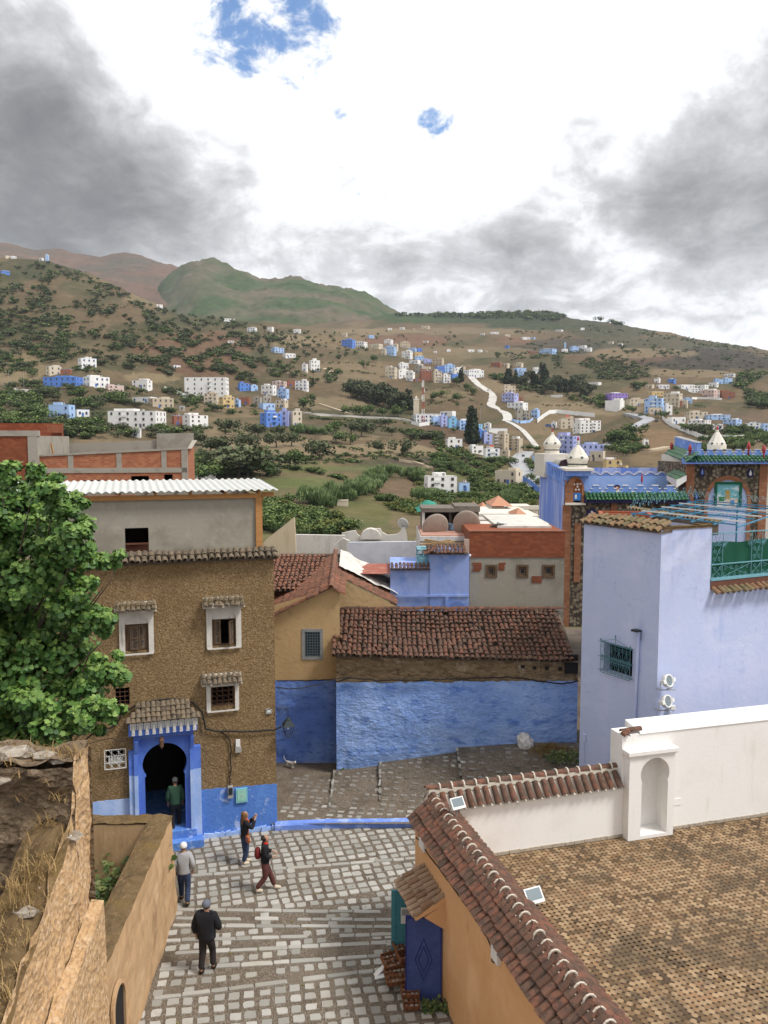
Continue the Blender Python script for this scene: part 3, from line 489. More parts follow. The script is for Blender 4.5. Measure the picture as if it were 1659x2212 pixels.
def canopy(x0,x1,z,dz,dp,par,grass= True ,nm='window_canopy'):
 c = MB(); c.mi = 1; c.box(x0,x1,-dp*.9,0,z-.02,z+.05); c.prism([(x0,0,z+.05),(x0,-dp,z),(x0,0,z+dz)],(x1-x0,0,0)); c.box(x0+.02,x1-.02,-.1,0,z+dz-.02,z+dz+.05)
 c.mi = 0; tile_field(c,(x0,-dp-.04,z+.03),(1,0,0),(0,dp,dz*.92),x1-x0,math.hypot(dp,dz),.17,.3,.165,.12,.075,1.2)
 o = c.build(nm,[m_tile_old,m_mortar],par)
 if grass:
  g = MB()
  for i in range(150):
   p = Vector((lerp(x0,x1,rng.random()),-dp*rng.random(),z+dz*.8)); q = p+Vector((jit(.25),-.1-rng.random()*.2,.12-rng.random()*.34)); mid =(p+q)/2+Vector((jit(.05),0,.12)); g.add([p,p+Vector((.006,0,0)),mid+Vector((.005,0,0)),mid],[(0,1,2,3)]); g.add([mid,mid+Vector((.005,0,0)),q],[(0,1,2)])
  tag(g.build('dry_grass',mat('canopy_grass',(.25,.18,.08),rnd=[(.16,.11,.05),(.32,.24,.11)]),o))
 return o
def shutter(x0,x1,z0,z1,y,ang,par,hinge='l'):
 s = MB(); wd = x1-x0; s.mi = 0; t = .035
 s.box(0,.05,0,t,0,z1-z0); s.box(wd-.05,wd,0,t,0,z1-z0); s.box(.05,wd-.05,0,t,0,.06); s.box(.05,wd-.05,0,t,z1-z0-.06,z1-z0); s.box(.05,wd-.05,0,t,(z1-z0)*.5-.03,(z1-z0)*.5+.03)
 s.mi = 1; n = int((z1-z0)/.045)
 for i in range(n):
  z = .06+(z1-z0-.14)*i/n; s.add([(.05,.004,z),(wd-.05,.004,z),(wd-.05,t-.004,z+.04),(.05,t-.004,z+.04)],[(0,1,2,3)])
 if hinge=='l':M = Matrix.Translation((x0,y,z0))@Matrix.Rotation(-ang,4,'Z')
 else :M = Matrix.Translation((x1,y,z0))@Matrix.Rotation(ang,4,'Z')@Matrix.Translation((-wd,0,0))
 return s.build('shutter',[m_darkwood,m_greywood],par,M)
def window_set(h,sx0,sx1,sz0,sz1,arched,par):
 s = MB(); cx =(h[0]+h[1])/2; hw =(h[1]-h[0])/2
 if arched:plate(s,sx0,sx1,sz0,sz1,arch(cx,sz0,h[3]-.02,h[3]+hw*.78,hw+.015),-.07,.0)
 else :plate(s,sx0,sx1,sz0,sz1,[(h[0]-.015,sz0),(h[0]-.015,h[3]),(h[1]+.015,h[3]),(h[1]+.015,sz0)],-.07,.0)
 s.box(sx0+.02,sx1-.02,-.1,-.07,sz0-.03,sz0+.02)
 if arched:s.prism([(x,-.02,z) for x,z in arch(cx,h[3]+.0,h[3]+.0,h[3]+hw*.76,hw)],(0,.018,0))
 s.build('window_surround',m_oldwhite,par)
 fr = MB(); a, b, c, d = h; fr.box(a,a+.05,.05,.11,c,d); fr.box(b-.05,b,.05,.11,c,d); fr.box(a+.05,b-.05,.05,.11,d-.05,d); fr.box(a+.05,b-.05,.05,.11,c,c+.05)
 return fr.build('window_frame',m_darkwood,par)
xa, xb = T.k('K3',648,1200)[0], T.k('K3',836,1200)[0]
fA = window_set(hA,xa,xb,T.k('K3',745,1345)[1],T.k('K3',740,1112)[1],True ,tan)
xm =(hA[0]+hA[1])/2
shutter(hA[0]+.05,xm-.06,hA[2]+.05,hA[3]-.05,.03,R(6),tan); shutter(xm-.05,hA[1]-.05,hA[2]+.05,hA[3]-.05,.03,R(8),tan,'r'); shutter(xm-.22,xm+.1,hA[2]+.04,hA[3]-.08,-.02,R(14),tan)
canopy(T.k('K3',622,1080)[0],T.k('K3',850,1080)[0],T.k('K3',740,1108)[1],.22,.42,tan)
xa, xb = T.k('K3',1123,1200)[0], T.k('K3',1312,1200)[0]
window_set(hB,xa,xb,T.k('K3',1217,1312)[1],T.k('K3',1215,1085)[1],True ,tan)
xm =(hB[0]+hB[1])/2
shutter(hB[0]+.05,xm-.1,hB[2]+.05,hB[3]-.05,.03,R(10),tan); shutter(xm+.02,hB[1]-.05,hB[2]+.05,hB[3]-.05,.02,R(58),tan,'r')
canopy(T.k('K3',1100,1060)[0],T.k('K3',1325,1060)[0],T.k('K3',1215,1082)[1],.24,.42,tan)
xa, xb = T.k('K6',1123,60)[0], T.k('K6',1300,60)[0]
window_set(hC,xa,xb,T.k('K6',1210,132)[1],T.k('K3',1205,1498)[1],False ,tan)
canopy(T.k('K3',1093,1470)[0],T.k('K3',1312,1470)[0],T.k('K3',1205,1498)[1],.24,.4,tan,False )
def bars(h,y,nx,nz,m,par,rad=.008,dia= False ,nm='window_grille'):
 b = MB(); a, bb, c, d = h
 b.box(a,bb,y-.01,y+.01,c,c+.02); b.box(a,bb,y-.01,y+.01,d-.02,d); b.box(a,a+.02,y-.01,y+.01,c,d); b.box(bb-.02,bb,y-.01,y+.01,c,d)
 for i in range(1,nx):x = lerp(a,bb,i/nx); b.tube([(x,y,c),(x,y,d)],rad,4)
 for i in range(1,nz):z = lerp(c,d,i/nz); b.tube([(a,y,z),(bb,y,z)],rad,4)
 if dia:
  for i in range(nx):
   for j in range(nz):
    x0, x1, z0, z1 = lerp(a,bb,i/nx), lerp(a,bb,(i+1)/nx), lerp(c,d,j/nz), lerp(c,d,(j+1)/nz); xm, zm =(x0+x1)/2,(z0+z1)/2
    b.tube([(xm,y,z0),(x1,y,zm),(xm,y,z1),(x0,y,zm),(xm,y,z0)],rad*.8,4)
 return b.build(nm,m,par)
bars(hC,-.0,4,4,m_rust,tan,.007,True ); bars(hD,.05,3,4,m_rust,tan)
hg =[hE[0]-.06,hE[1]+.1,hE[2]-.1,hE[3]+.06]; bars(hg,-.16,3,3,m_plastic,tan,.008,True )
bt = MB(); bt.lathe([(.04,0),(.045,.16),(.02,.22),(.018,.26)],8); b0 = bt.build('bottle',m_plastic)
for i in range(7):
 o = b0 if i==0 else b0.copy()
 if i:COL.objects.link(o)
 o.matrix_world = T.M@Matrix.Translation((hE[0]+.09+i*.085,.06,hE[2])); tag(o,'white plastic bottle on the sill behind the small white grille','bottle','bottles behind the small white grille')
po = MB(); zc = T.k('K6',890,268,-.28)[1]; cx =(dl+dr)/2; zmid = T.k('K6',720,495,-.28)[1]
hl = arch(cx,DZ-.02,dz_s,dz_t,(dr-dl)/2,24,'horseshoe')
hl2 =[q for q in hl]
po.mi = 0
plate(po,px0+.28,px1-.22,DZ,zc-.08,[(x,max(z,DZ)) for x,z in hl2],-.14,.1)
for (a,b,dp) in ((px0,px0+.16,.2),(px0+.16,px0+.28,.27),(px1-.22,px1-.1,.27),(px1-.1,px1+.13,.2)):
 zt = zc if dp>.25 else T.k('K6',1080,330,-.2)[1] if a>cx else T.k('K6',700,365,-.2)[1]
 po.mi = 1; po.box(a,b,-dp,0,0,zmid); po.mi = 0; po.box(a,b,-dp,0,zmid,zt)
po.mi = 0; po.box(px0+.16,px1-.1,-.3,0,zc-.08,zc+.06); po.box(px0+.1,px1-.04,-.36,0,zc+.06,zc+.1)
for x in (px0+.19,px1-.19):po.prism([(x,-.3,zc-.1),(x,-.42,zc-.1),(x,-.3,zc-.5)],(.12 if x<cx else .1,0,0))
po.build('door_portal',[m_blue_door,m_blue_lt],tan)
te = MB(); z1 = T.k('K6',890,192,-.42)[1]; te.mi = 0; te.box(px0+.02,px1+.02,-.4,0,zc+.1,z1+.02); te.mi = 1; n = 10
for i in range(n):
 x = px0+.06+(px1-px0-.02)*(i+.5)/n; te.box(x-.05,x+.05,-.45,-.4,zc+.12,z1-.04); te.box(x-.095,x-.06,-.435,-.4,zc+.3,z1-.06); te.box(x+.06,x+.095,-.435,-.4,zc+.3,z1-.06); te.box(x-.035,x+.035,-.47,-.45,zc+.2,z1-.02)
 te.prism([(x+.105*math.cos(t*math.pi/6),-.47,z1-.05+.1*math.sin(t*math.pi/6)) for t in range(7)],(0,.07,0))
te.build('carved_frieze',[m_blue_door,m_plastic],tan)
ca = MB(); zt = T.k('K6',890,105)[1]; zt = max(zt,z1+.5); ca.mi = 1; x0, x1 = px0-.06, px1+.12
ca.prism([(x0,0,z1+.02),(x1,0,z1+.02),(x1-.55,0,zt),(x0+.55,0,zt)],(0,-.12,0)); ca.add([(x0,-.5,z1+.03),(x1,-.5,z1+.03),(x1-.55,-.1,zt),(x0+.55,-.1,zt),(x0,0,z1+.03),(x1,0,z1+.03)],[(0,1,2,3),(0,3,4),(1,5,2)])
ca.mi = 0; us = Vector((0,.42,zt-z1)).normalized(); Ls = math.hypot(.42,zt-z1); nn = 12
nn = 15
for i in range(nn):
 x = lerp(x0,x1,(i+.5)/nn); tm = min(1,(x-x0)/.5+.12,(x1-x)/.5+.12)
 for r in range(4):
  f0 = r/4
  if f0>tm-.1: break
  ca.tile((x+jit(.012),-.56+.42*f0,z1+.05+(zt-z1)*f0+jit(.012)),Vector((jit(.05),.42,zt-z1-.05)),(1,0,0),(0,-.8,.5),Ls/4*1.25,.185,.135,.1)
ca.box(x0+.5,x1-.5,-.16,0,zt,zt+.05); ca.build('tiled_canopy',[m_tile_old,m_mortar_dk],tan)
st = MB(); st.box(px0-.1,px1+.15,-.62,0,0,DZ*.5); st.box(px0+.1,px1-.05,-.3,.6,DZ*.5,DZ); st.box(dl-.15,dr+.15,.6,3.2,0,DZ)
st.build('doorstep',m_blue,tan)
rf = MB(); rf.mi = 1; rf.box(W_L,.1,-.12,.5,ZE,ZE+.06); rf.prism([(W_L,.55,ZE+.06),(W_L,-.2,ZE+.06),(W_L,.55,ZE+.34)],(-W_L+.08,0,0)); rf.mi = 0
tile_field(rf,(W_L,-.3,ZE+.08),(1,0,0),(0,.62,.27),-W_L+.12,.66,.205,.36,.2,.15,.1,1.3); rf.tile((.15,.1,ZE+.16),(-.2,-.9,-.1),(.9,-.2,-.2),(0,0,1),.5,.2,.15,.1)
rf.build('eave_tiles',[m_tile_old,m_mortar_dk],tan)
def P3(x,y,off): return T.k('K3',x,y,off)
o2 = .5; xr = T.k('K3',1410,600,o2)[0]; ztop = T.k('K3',1100,500,o2)[1]; zb = ZE+.28; hw_ =[*hole('K3',683,808,660,803,o2)]; hw_[2] = max(hw_[2],zb+.02)
g = MB(); g.wall(W_L-.2,xr,zb-.3,ztop,o2,[hw_],.2); g.poly([(xr,o2,zb-.3),(xr,6,zb-.3),(xr,6,ztop),(xr,o2,ztop)]); g.poly([(W_L-.2,o2,zb-.3),(W_L-.2,o2,ztop),(W_L-.2,6,ztop),(W_L-.2,6,zb-.3)])
hb =[-3.2,-2.0,zb+.2,ztop-.25]; g.wall(W_L-.2,xr,zb-.3,ztop,6,[hb,[hw_[0]-2.2,hw_[0]+.4,zb+.1,ztop-.2]],.15)
g.build('upper_wall',m_concrete,tan)
fl = MB(); fl.box(W_L-.1,xr-.05,o2+.2,5.95,zb-.3,zb-.06); fl.build('upper_floor',m_brick,tan)
bk = MB(); bk.poly([(hw_[0]-2,3.5,zb),(hw_[1]+.05,3.5,zb),(hw_[1]+.05,3.5,zb+.62),(hw_[0]-2,3.5,zb+.62)]); bk.build('partition',m_dark,tan)
bm_ = MB(); bm_.box(W_L,xr+.06,o2-.1,o2-.01,ztop-.02,ztop+.13); bm_.box(xr-.12,xr+.1,o2-.09,o2+.06,zb-.02,ztop-.02); bm_.box(xr+.1,xr+.16,o2-.02,o2+.1,ztop-.1,ztop+.1)
for i in range(8):x = W_L+1+(xr-W_L-1)*i/7; bm_.box(x-.04,x+.04,o2-.14,6.2,ztop+.13,ztop+.22)
bm_.box(xr+.2,xr+.5,o2-.05,o2+.05,ztop+.02,ztop+.16); bm_.box(xr+.1,xr+.2,o2-.05,o2+.05,ztop+.02,ztop+.16)
bm_.build('roof_timbers',m_beam,tan)
cr_ = MB(); cr_.smooth = True ; nx = 40*8; x0, x1 = W_L-.2, T.k('K3',1515,460,.2)[0]; y0, y1, z0, z1_ = o2-.35, 4.6, ztop+.25, ztop+.42
for s in (0,.012):
 vs =[]
 for i in range(nx+1):
  x = lerp(x0,x1,i/nx); a = .03*math.sin(i*2*math.pi/8)
  for j in range(5):t = j/4; vs.append((x,lerp(y0,y1,t),lerp(z0,z1_,t)+a+s))
 cr_.add(vs,[(i*5+j,(i+1)*5+j,(i+1)*5+j+1,i*5+j+1) for i in range(nx) for j in range(4)])
cr_.build('corrugated_roof',m_corr,tan)
def fit(name,c,x0,x1,y0,y1,m,dp=.1,par=tan,y=0.0,fr= None ):
 a = T.k(c,x0,y1); b = T.k(c,x1,y0); q = MB(); q.box(a[0],b[0],y-dp,y,a[1],b[1]);
 o = q.build(name,m,par); return o, a[0], b[0], a[1], b[1]
o, a, b, c, d = fit('electricity_meter','K6',1239,1266,540,605,m_grey,.14); q = MB(); q.box(a+.02,b-.02,-.155,-.14,c+.12,d-.04); q.build('meter_window',m_glass,o)
o, a, b, c, d = fit('meter_cabinet','K6',1284,1345,551,634,mat('turquoise_frame',(.20,.47,.52),rough=.6),.07,y=-.02); q = MB(); q.box(a+.05,b-.05,-.1,-.09,c+.06,d-.05); q.build('cabinet_door',mat('mint_panel',(.30,.55,.46),L=[('noise',9,(.2,.42,.36),.5,.7)]),o)
q = MB(); q.box(a+.16,b-.2,-.108,-.1,c+.2,d-.22); q.build('bolt_plate',m_grey,o)
fit('junction_box','K6',1280,1312,330,360,m_grey,.1); fit('cable_cover','K6',1283,1306,290,330,m_plastic,.07); o, a, b, c, d = fit('wall_vent','K6',1446,1478,123,152,m_grey,.05); q = MB(); q.box(a+.05,b-.05,-.06,-.05,c+.05,d-.05); q.build('vent_cover',m_plastic,o)
def cable(name,pts,rad,label,par= None ,M= None ,cat='cable',wob=.012):
 q = MB(); out =[]
 for i in range(len(pts)-1):
  a, b = Vector(pts[i]), Vector(pts[i+1])
  for j in range(6):out.append(a.lerp(b,j/6)+Vector((jit(wob),jit(wob*.4),jit(wob))))
 out.append(Vector(pts[-1])); q.tube(out,rad,5); o = q.build(name,m_cable,par,M)
 return tag(o,label,cat) if label else o
cp =[(430,232),(520,238),(600,232),(640,205),(655,160),(720,118),(800,88),(890,74),(980,74),(1050,92),(1098,140),(1112,200),(1118,235),(1180,246),(1260,248),(1340,250),(1420,246),(1500,240),(1530,222)]
cable('power_cable',[(*( lambda s:(s[0],-.1,s[1]))(T.k('K6',x,y,-.1)),) for x,y in cp],.03,'thick black cable looping over the tiled door canopy of the pebble-dashed house',M=T.M)
cp =[(1200,250),(1225,262),(1250,300),(1258,350),(1252,400),(1258,450),(1250,500),(1252,540)]
cable('meter_cable',[(*( lambda s:(s[0],-.06,s[1]))(T.k('K6',x,y,-.06)),) for x,y in cp],.022,'black cable dropping down the pebble-dashed facade to the electricity meter',M=T.M)
cp =[(470,320),(540,296),(600,286),(660,305),(720,290),(800,286),(900,276),(1000,268),(1060,258)]
cable('thin_cable',[(*( lambda s:(s[0],-.44,s[1]))(T.k('K6',x,y,-.44)),) for x,y in cp],.011,'thin wire strung across the front of the blue doorway',M=T.M)
def lantern(M,label,nm='wall_lantern',sc=1.0):
 L = thing(nm,label,'lantern',M); b = MB()
 b.tube([(-.9,0,.75),(-.3,0,.9),(.1,0,.78),(.22,0,.62)],.014,5); b.tube([(-.45,0,.3),(-.4,0,.75)],.014,5); b.tube([(-.4,0,.35),(-.1,0,.55),(.12,0,.75)],.012,5)
 spiral(b,(-.2,0,.72),(1,0,0),(0,0,1),.1,rad=.01); spiral(b,(.18,0,.7),(1,0,0),(0,0,1),.09,rad=.01); b.tube([(.22,0,.64),(.22,0,.3)],.016,6); b.build('bracket',m_iron,L)
 c = MB(); cx = .22; c.lathe([(.015,.36),(.05,.33),(.05,.29),(.11,.26),(.13,.2),(.09,.18)],10,(cx,0,0)); r0, r1, r2 = .13, .27, .16
 q = lambda r, z:[(cx+sx*r,sy*r,z) for sx,sy in ((-1,-1),(1,-1),(1,1),(-1,1))]
 c.add(q(.11,.2)+q(.25,-.03)+q(.27,-.05),[(i,(i+1)%4,4+(i+1)%4,4+i) for i in range(4)]+[(4+i,4+(i+1)%4,8+(i+1)%4,8+i) for i in range(4)]); c.build('lantern_roof',mat('lamp_hood',(.025,.035,.038),rough=.7,spec=.3) if 'lamp_hood' not in MATS else MATS['lamp_hood'],L)
 f = MB(); A, B = q(.24,-.05), q(.12,-.55)
 for i in range(4):
  f.tube([A[i],B[i]],.014,4); f.tube([A[i],A[(i+1)%4]],.014,4); f.tube([B[i],B[(i+1)%4]],.012,4); m1 =[lerp(A[i][t],B[i][t],.68) for t in range(3)]; m2 =[lerp(A[(i+1)%4][t],B[(i+1)%4][t],.68) for t in range(3)]; f.tube([m1,m2],.01,4)
 f.lathe([(.03,-.62),(.04,-.58),(.015,-.54)],8,(cx,0,0)); f.build('cage',m_iron,L)
 u = MB(); u.lathe([(.02,-.08),(.05,-.16),(.05,-.2),(.02,-.25)],8,(cx,0,0)); u.build('bulb',m_plastic,L); return L
s, z = T.k('K6',1568,200,-.25); lantern(T.M@Matrix.Translation((s-.22*.72,-.25,z-.06))@Matrix.Diagonal((.72,.72,.72,1)),'black iron lantern on a scrolled bracket at the corner of the pebble-dashed house')
s, z = T.k('K6',880,315,-.4); q = MB(); q.lathe([(.01,.22),(.05,.2),(.09,.1),(.07,.08),(.06,-.1),(.03,-.14),(.01,-.18)],6,(s,-.4,z)); q.tube([(s,-.4,z+.2),(s,-.3,z+.34)],.008,4); tag(q.build('door_lantern',m_rust,None ,T.M),'small brass lantern hanging in the blue arched doorway','lantern')
# old rampart at the left edge
RA = thing('rampart','ruined earth and stone rampart with dry grass on top at the left edge','wall',Vector((-4.7,12.2,0)))
def rtop(Y): return 7.5 if Y>12 else 7.5-(12-Y)*.67 if Y>9.8 else 6.03-(9.8-Y)*.25
f = MB(); ny, nz_ = 70, 60; vs =[]
for i in range(ny+1):
 Y = 4.5+(12.92-4.5)*i/ny; zt = 8.45 if Y>12.2 else rtop(Y)
 if 12.0<Y<=12.2:zt = 7.6
 for j in range(nz_+1):
  z = zt*j/nz_; p = Vector((0,Y,z)); d = .11*mnoise.fractal(Vector((Y*1.6,z*.9,1)),.8,2.1,5)+.02*(1-z/8)
  e = .07*mnoise.noise(Vector((Y*3,5,2))) if j==nz_ else 0
  vs.append((d-.06,Y-12.2,z+e))
f.add(vs,[(i*(nz_+1)+j,(i+1)*(nz_+1)+j,(i+1)*(nz_+1)+j+1,i*(nz_+1)+j+1) for i in range(ny) for j in range(nz_)]); f.build('lit_face',m_rampart,RA)
f = MB(); vs =[]
for i in range(51):
 Y = 4.5+7.75*i/50
 for j in range(9):
  x = -.72+.70*j/8; vs.append((x+.05*mnoise.noise(Vector((Y*2,j,0))),Y-12.2,rtop(Y)-.02-.03*abs(j-4)+.09*mnoise.fractal(Vector((x*3,Y*2.2,0)),.8,2.1,4)))
f.add(vs,[(i*9+j,(i+1)*9+j,(i+1)*9+j+1,i*9+j+1) for i in range(50) for j in range(8)])
f.poly([(-.7,-7.7,0),(-.7,0,0),(-.7,0,7.4),(-.7,-2.4,5.95),(-.7,-7.7,4.6)]); f.build('walkway_top',m_walltop,RA)
f = MB(); rough_grid(f,(-6.5,.02,0),(6.48,0,0),(0,0,8.35),70,90,.16,1.5,(0,-1,0)); rough_grid(f,(-6.5,0,8.33),(6.46,0,.05),(0,.72,.08),60,10,.13,1.8,(0,0,1),4)
f.poly([(-6.5,.7,0),(0,.7,0),(0,.7,8.4),(-6.5,.7,8.4)][::-1]); f.build('pier',m_rubble,RA)
stone_m = mat('pale_rubble',(.36,.31,.25),L=[('noise',4,(.2,.16,.12),.45,.65),('noise',14,(.5,.46,.4),.55,.7)],B=[('noise',10,.6,.04)])
for (x,y,z,s) in ((-.55,.25,8.42,.16),(-1.05,.3,8.45,.24),(-1.9,.25,8.4,.2),(-.55,.05,8.2,.14),(-2.6,.4,8.4,.2),(-1.3,.1,8.35,.12),(-.3,.1,8.4,.1),(-1.5,-.04,7.95,.22),(-.12,-.1,7.3,.18),(-1.15,0,8.15,.16),(-.3,-1.2,6.75,.14)):
 b = bmesh.new(); bmesh.ops.create_icosphere(b,subdivisions=2,radius=1); vv =[Vector(q.co) for q in b.verts]; ff =[[q.index for q in t.verts] for t in b.faces]; b.free(); f = MB()
 f.add([Vector((q.x*s*1.3,q.y*s*.8,q.z*s*.45))*(1+.35*mnoise.noise(q*1.7+Vector((x*9,0,0))))+Vector((x,y,z)) for q in vv],ff); f.build('loose_stone',stone_m,RA)
f = MB(); vs =[]
for i in range(41):
 Y = 6+6.75*i/40; zt = 5.9-(12.75-Y)*.36
 for j,(x,z) in enumerate(((0,zt+.04),(.2,zt),(.24,zt*.66),(.27,zt*.33),(.32,0))):vs.append((x+.05*mnoise.fractal(Vector((Y*2,z,7)),.8,2,4),Y-12.2,z+(.06*mnoise.noise(Vector((Y*3,j,1))) if j<2 else 0)))
f.add(vs,[(i*5+j,(i+1)*5+j,(i+1)*5+j+1,i*5+j+1) for i in range(40) for j in range(4)]); f.poly([vs[40*5+j] for j in range(5)]+[(0,.55,0)]); f.build('plinth',m_rampart,RA)
gr = MB()
def tuft(mb,p,h,n,spread=.5):
 for i in range(n):
  a = rng.random()*6.283; l = h*(.5+rng.random()*.7); d = Vector((math.cos(a),math.sin(a),0)); q = Vector(p)+Vector((jit(.08),jit(.08),0)); m = q+d*l*spread*.35+Vector((0,0,l*.6)); t = q+d*l*spread+Vector((0,0,l*(.95-.4*spread*rng.random()))); s = Vector((-d.y,d.x,0))*.006; rn = rng.random()
  mb.add([q-s,q+s,m+s*.8,m-s*.8,t],[(0,1,2,3),(3,2,4)],rn)
for i in range(70):
 Y = 9+3.1*rng.random()**.7; x = -5.35+.62*rng.random(); tuft(gr,(x,Y,rtop(Y)-.03),.08+rng.random()*.16,6,1.1)
for i in range(25):tuft(gr,(-4.95-rng.random()*.25,10.8+rng.random()*1.4,rtop(11.5)-.2+jit(.1)),.35,8,.6)
for i in range(130):tuft(gr,(-4.75-rng.random()*5,12.25+rng.random()*.6,8.38),.12+rng.random()*.16,7,.9)
for i in range(18):tuft(gr,(-4.8-rng.random()*3,12.08,7.2+rng.random()*1.2),.16,6,1.2)
tag(gr.build('dry_grass',mat('straw',(.3,.2,.09),rnd=[(.22,.13,.045),(.36,.25,.11),(.17,.10,.035)])),'dry straw coloured grass growing on the rampart top','grass',kind='stuff')
# planter wall
PB = thing('garden_wall','tan rendered wall with a mossy top enclosing a sunken planting bed beside the plaza','wall',Vector((-5.9,22.3,0)))
f = MB(); vs =[]; ny, nz_ = 60, 24; ZB = 2.76
for i in range(ny+1):
 Y = 11.5+10.95*i/ny
 for j in range(nz_+1):
  z = ZB*j/nz_; x = PL(Y)-.02+.12*(1-z/ZB)+.05*mnoise.fractal(Vector((Y*.9,z*1.2,3)),.8,2,4); vs.append((x+5.9,Y-22.3,z))
f.add(vs,[(i*(nz_+1)+j,(i+1)*(nz_+1)+j,(i+1)*(nz_+1)+j+1,i*(nz_+1)+j+1) for i in range(ny) for j in range(nz_)])
vs =[]
for i in range(13):
 for j in range(nz_+1):z = ZB*j/nz_; vs.append((-.08-.6*i/12+.02*mnoise.noise(Vector((i,z,0))),.17+.03*mnoise.noise(Vector((i*.5,z*2,9))),z))
f.add(vs,[(i*(nz_+1)+j,(i+1)*(nz_+1)+j,(i+1)*(nz_+1)+j+1,i*(nz_+1)+j+1) for i in range(12) for j in range(nz_)])
for Y in (11.5, ): pass
f.add([(PL(11.5)+5.3,-10.8,0),(PL(22.4)+5.3,.1,0),(PL(22.4)+5.3,.1,ZB),(PL(11.5)+5.3,-10.8,ZB)],[(0,1,2,3)])
f.box(-4.5,-.55,-.35,.17,0,ZB-.03); f.build('wall',m_planter,PB)
f = MB(); vs =[]
for i in range(81):
 Y = 11.5+10.98*i/80; xr_ = PL(Y)+5.9
 for j in range(8):x = xr_-.62+.64*j/7+.03*mnoise.noise(Vector((Y*2,j*.3,2))); vs.append((x,Y-22.3,ZB+.05*math.sin(math.pi*j/7)+.05*mnoise.fractal(Vector((x*3,Y*2,5)),.8,2,4)))
f.add(vs,[(i*8+j,(i+1)*8+j,(i+1)*8+j+1,i*8+j+1) for i in range(80) for j in range(7)])
rough_grid(f,(-4.5,-.37,ZB),(4.0,0,.03),(0,.56,0),50,8,.05,3,(0,0,1),2); f.build('coping',m_walltop,PB)
f = MB(); yc = 16.35; xc = PL(yc)+.12-5.9+5.9
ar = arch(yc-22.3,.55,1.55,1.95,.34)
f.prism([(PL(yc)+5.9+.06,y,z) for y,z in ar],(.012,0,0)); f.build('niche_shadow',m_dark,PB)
f = MB(); a2 = arch(yc-22.3,.5,1.55,2.03,.42); n = len(ar)
x0 = PL(yc)+5.9+.05; f.add([(x0,y,z) for y,z in ar]+[(x0,y,z) for y,z in a2]+[(x0+.075,y,z) for y,z in ar]+[(x0+.06,y,z) for y,z in a2],[(2*n+i,2*n+i+1,3*n+i+1,3*n+i) for i in range(n-1)]+[(i,i+1,2*n+i+1,2*n+i) for i in range(n-1)]+[(n+i,n+i+1,3*n+i+1,3*n+i) for i in range(n-1)]); f.build('niche_rim',m_planter,PB)
f = MB(); rough_grid(f,(-12,12,1.15),(6.1,0,0),(0,10,0),30,40,.15,.8,(0,0,1)); tag(f.build('garden_soil',mat('garden_earth',(.06,.042,.028),L=[('noise',3,(.1,.075,.05),.5,.7)])),kind='structure')
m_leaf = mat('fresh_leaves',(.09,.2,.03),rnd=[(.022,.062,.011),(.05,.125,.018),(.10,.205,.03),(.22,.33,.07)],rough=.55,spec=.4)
m_leaf2 = mat('bed_leaves',(.05,.09,.025),rnd=[(.028,.05,.014),(.055,.10,.024),(.09,.14,.035),(.14,.16,.05)],rough=.6)
m_bark = mat('bark',(.10,.075,.055),L=[('noise',(9,9,2),(.05,.036,.026),.45,.65)],B=[('noise',(12,12,3),.7,.03)])
def leafpoly(mb,p,nrm,up,s,rn,lobed= True ):
 nrm = nrm.normalized(); a = nrm.cross(up)
 if a.length<1e-3:a = Vector((1,0,0))
 a.normalize(); b = a.cross(nrm).normalized()*-1
 out =((0,-.5),(.28,-.42),(.5,-.1),(.3,.05),(.42,.34),(.14,.26),(0,.6),(-.14,.26),(-.42,.34),(-.3,.05),(-.5,-.1),(-.28,-.42)) if lobed else ((0,-.5),(.33,-.2),(.36,.15),(0,.55),(-.36,.15),(-.33,-.2))
 mb.add([p+(a*x+b*y)*s+nrm*(-.14*s*abs(x)*2) for x,y in out],[tuple(range(len(out)))],rn)
bed =[]
for (x,y,n) in ((-7.3,21.2,60),(-6.9,19.6,80),(-7.9,20.2,60),(-6.7,17.9,70),(-7.4,18.6,80),(-6.6,16.4,60),(-8.6,21,50),(-6.6,21.4,40)):
 b = MB()
 for i in range(int(n*1.8)):
  q = Vector((jit(.75),jit(.75),.05+rng.random()*.75)); leafpoly(b,q,Vector((jit(.8),jit(.8)-.2,1)),Vector((jit(1),jit(1),.2)),.1+rng.random()*.16,rng.random(),False )
 for i in range(9):d = Vector((jit(1),jit(1),0)); b.tube([d*.1,d*.4+Vector((0,0,.5)),d*.9+Vector((0,0,.75+jit(.3)))],.008,4,rn=.9)
 o = b.build('bed_plant',m_leaf2,None ,Matrix.Translation((x,y,1.15))); tag(o,'broad leaved green plant in the sunken bed behind the tan garden wall','plant','plants in the sunken bed')
 # tree at the left
TR = thing('plane_tree','big bright green broadleaf tree rising behind the rampart at the left','tree',Vector((-8.6,16.2,1)))
tb = MB(); tb.smooth = True ; base = Vector((-8.6,16.2,1))
tb.tube([(0,0,0),(.1,0,2.5),(-.1,-.2,5),(.15,-.4,7.5)],[.32,.27,.22,.15],10)
lob =[(45,1062,62),(95,1050,40),(130,1100,52),(60,1150,85),(160,1170,52),(205,1208,34),(240,1212,20),(110,1230,80),(160,1290,58),(215,1345,34),(60,1310,100),(190,1330,40),(140,1390,80),(225,1445,46),(255,1452,22),(60,1430,95),(180,1480,66),(110,1530,90),(235,1528,34),(30,1550,80),(190,1545,44),(-70,1120,110),(-80,1280,130),(-80,1440,130),(-180,1200,120),(-190,1400,130),(10,1010,22),(75,1010,20),(120,1055,24),(258,1195,14),(238,1335,16),(180,1130,26)]
lb = MB(); sub =[]
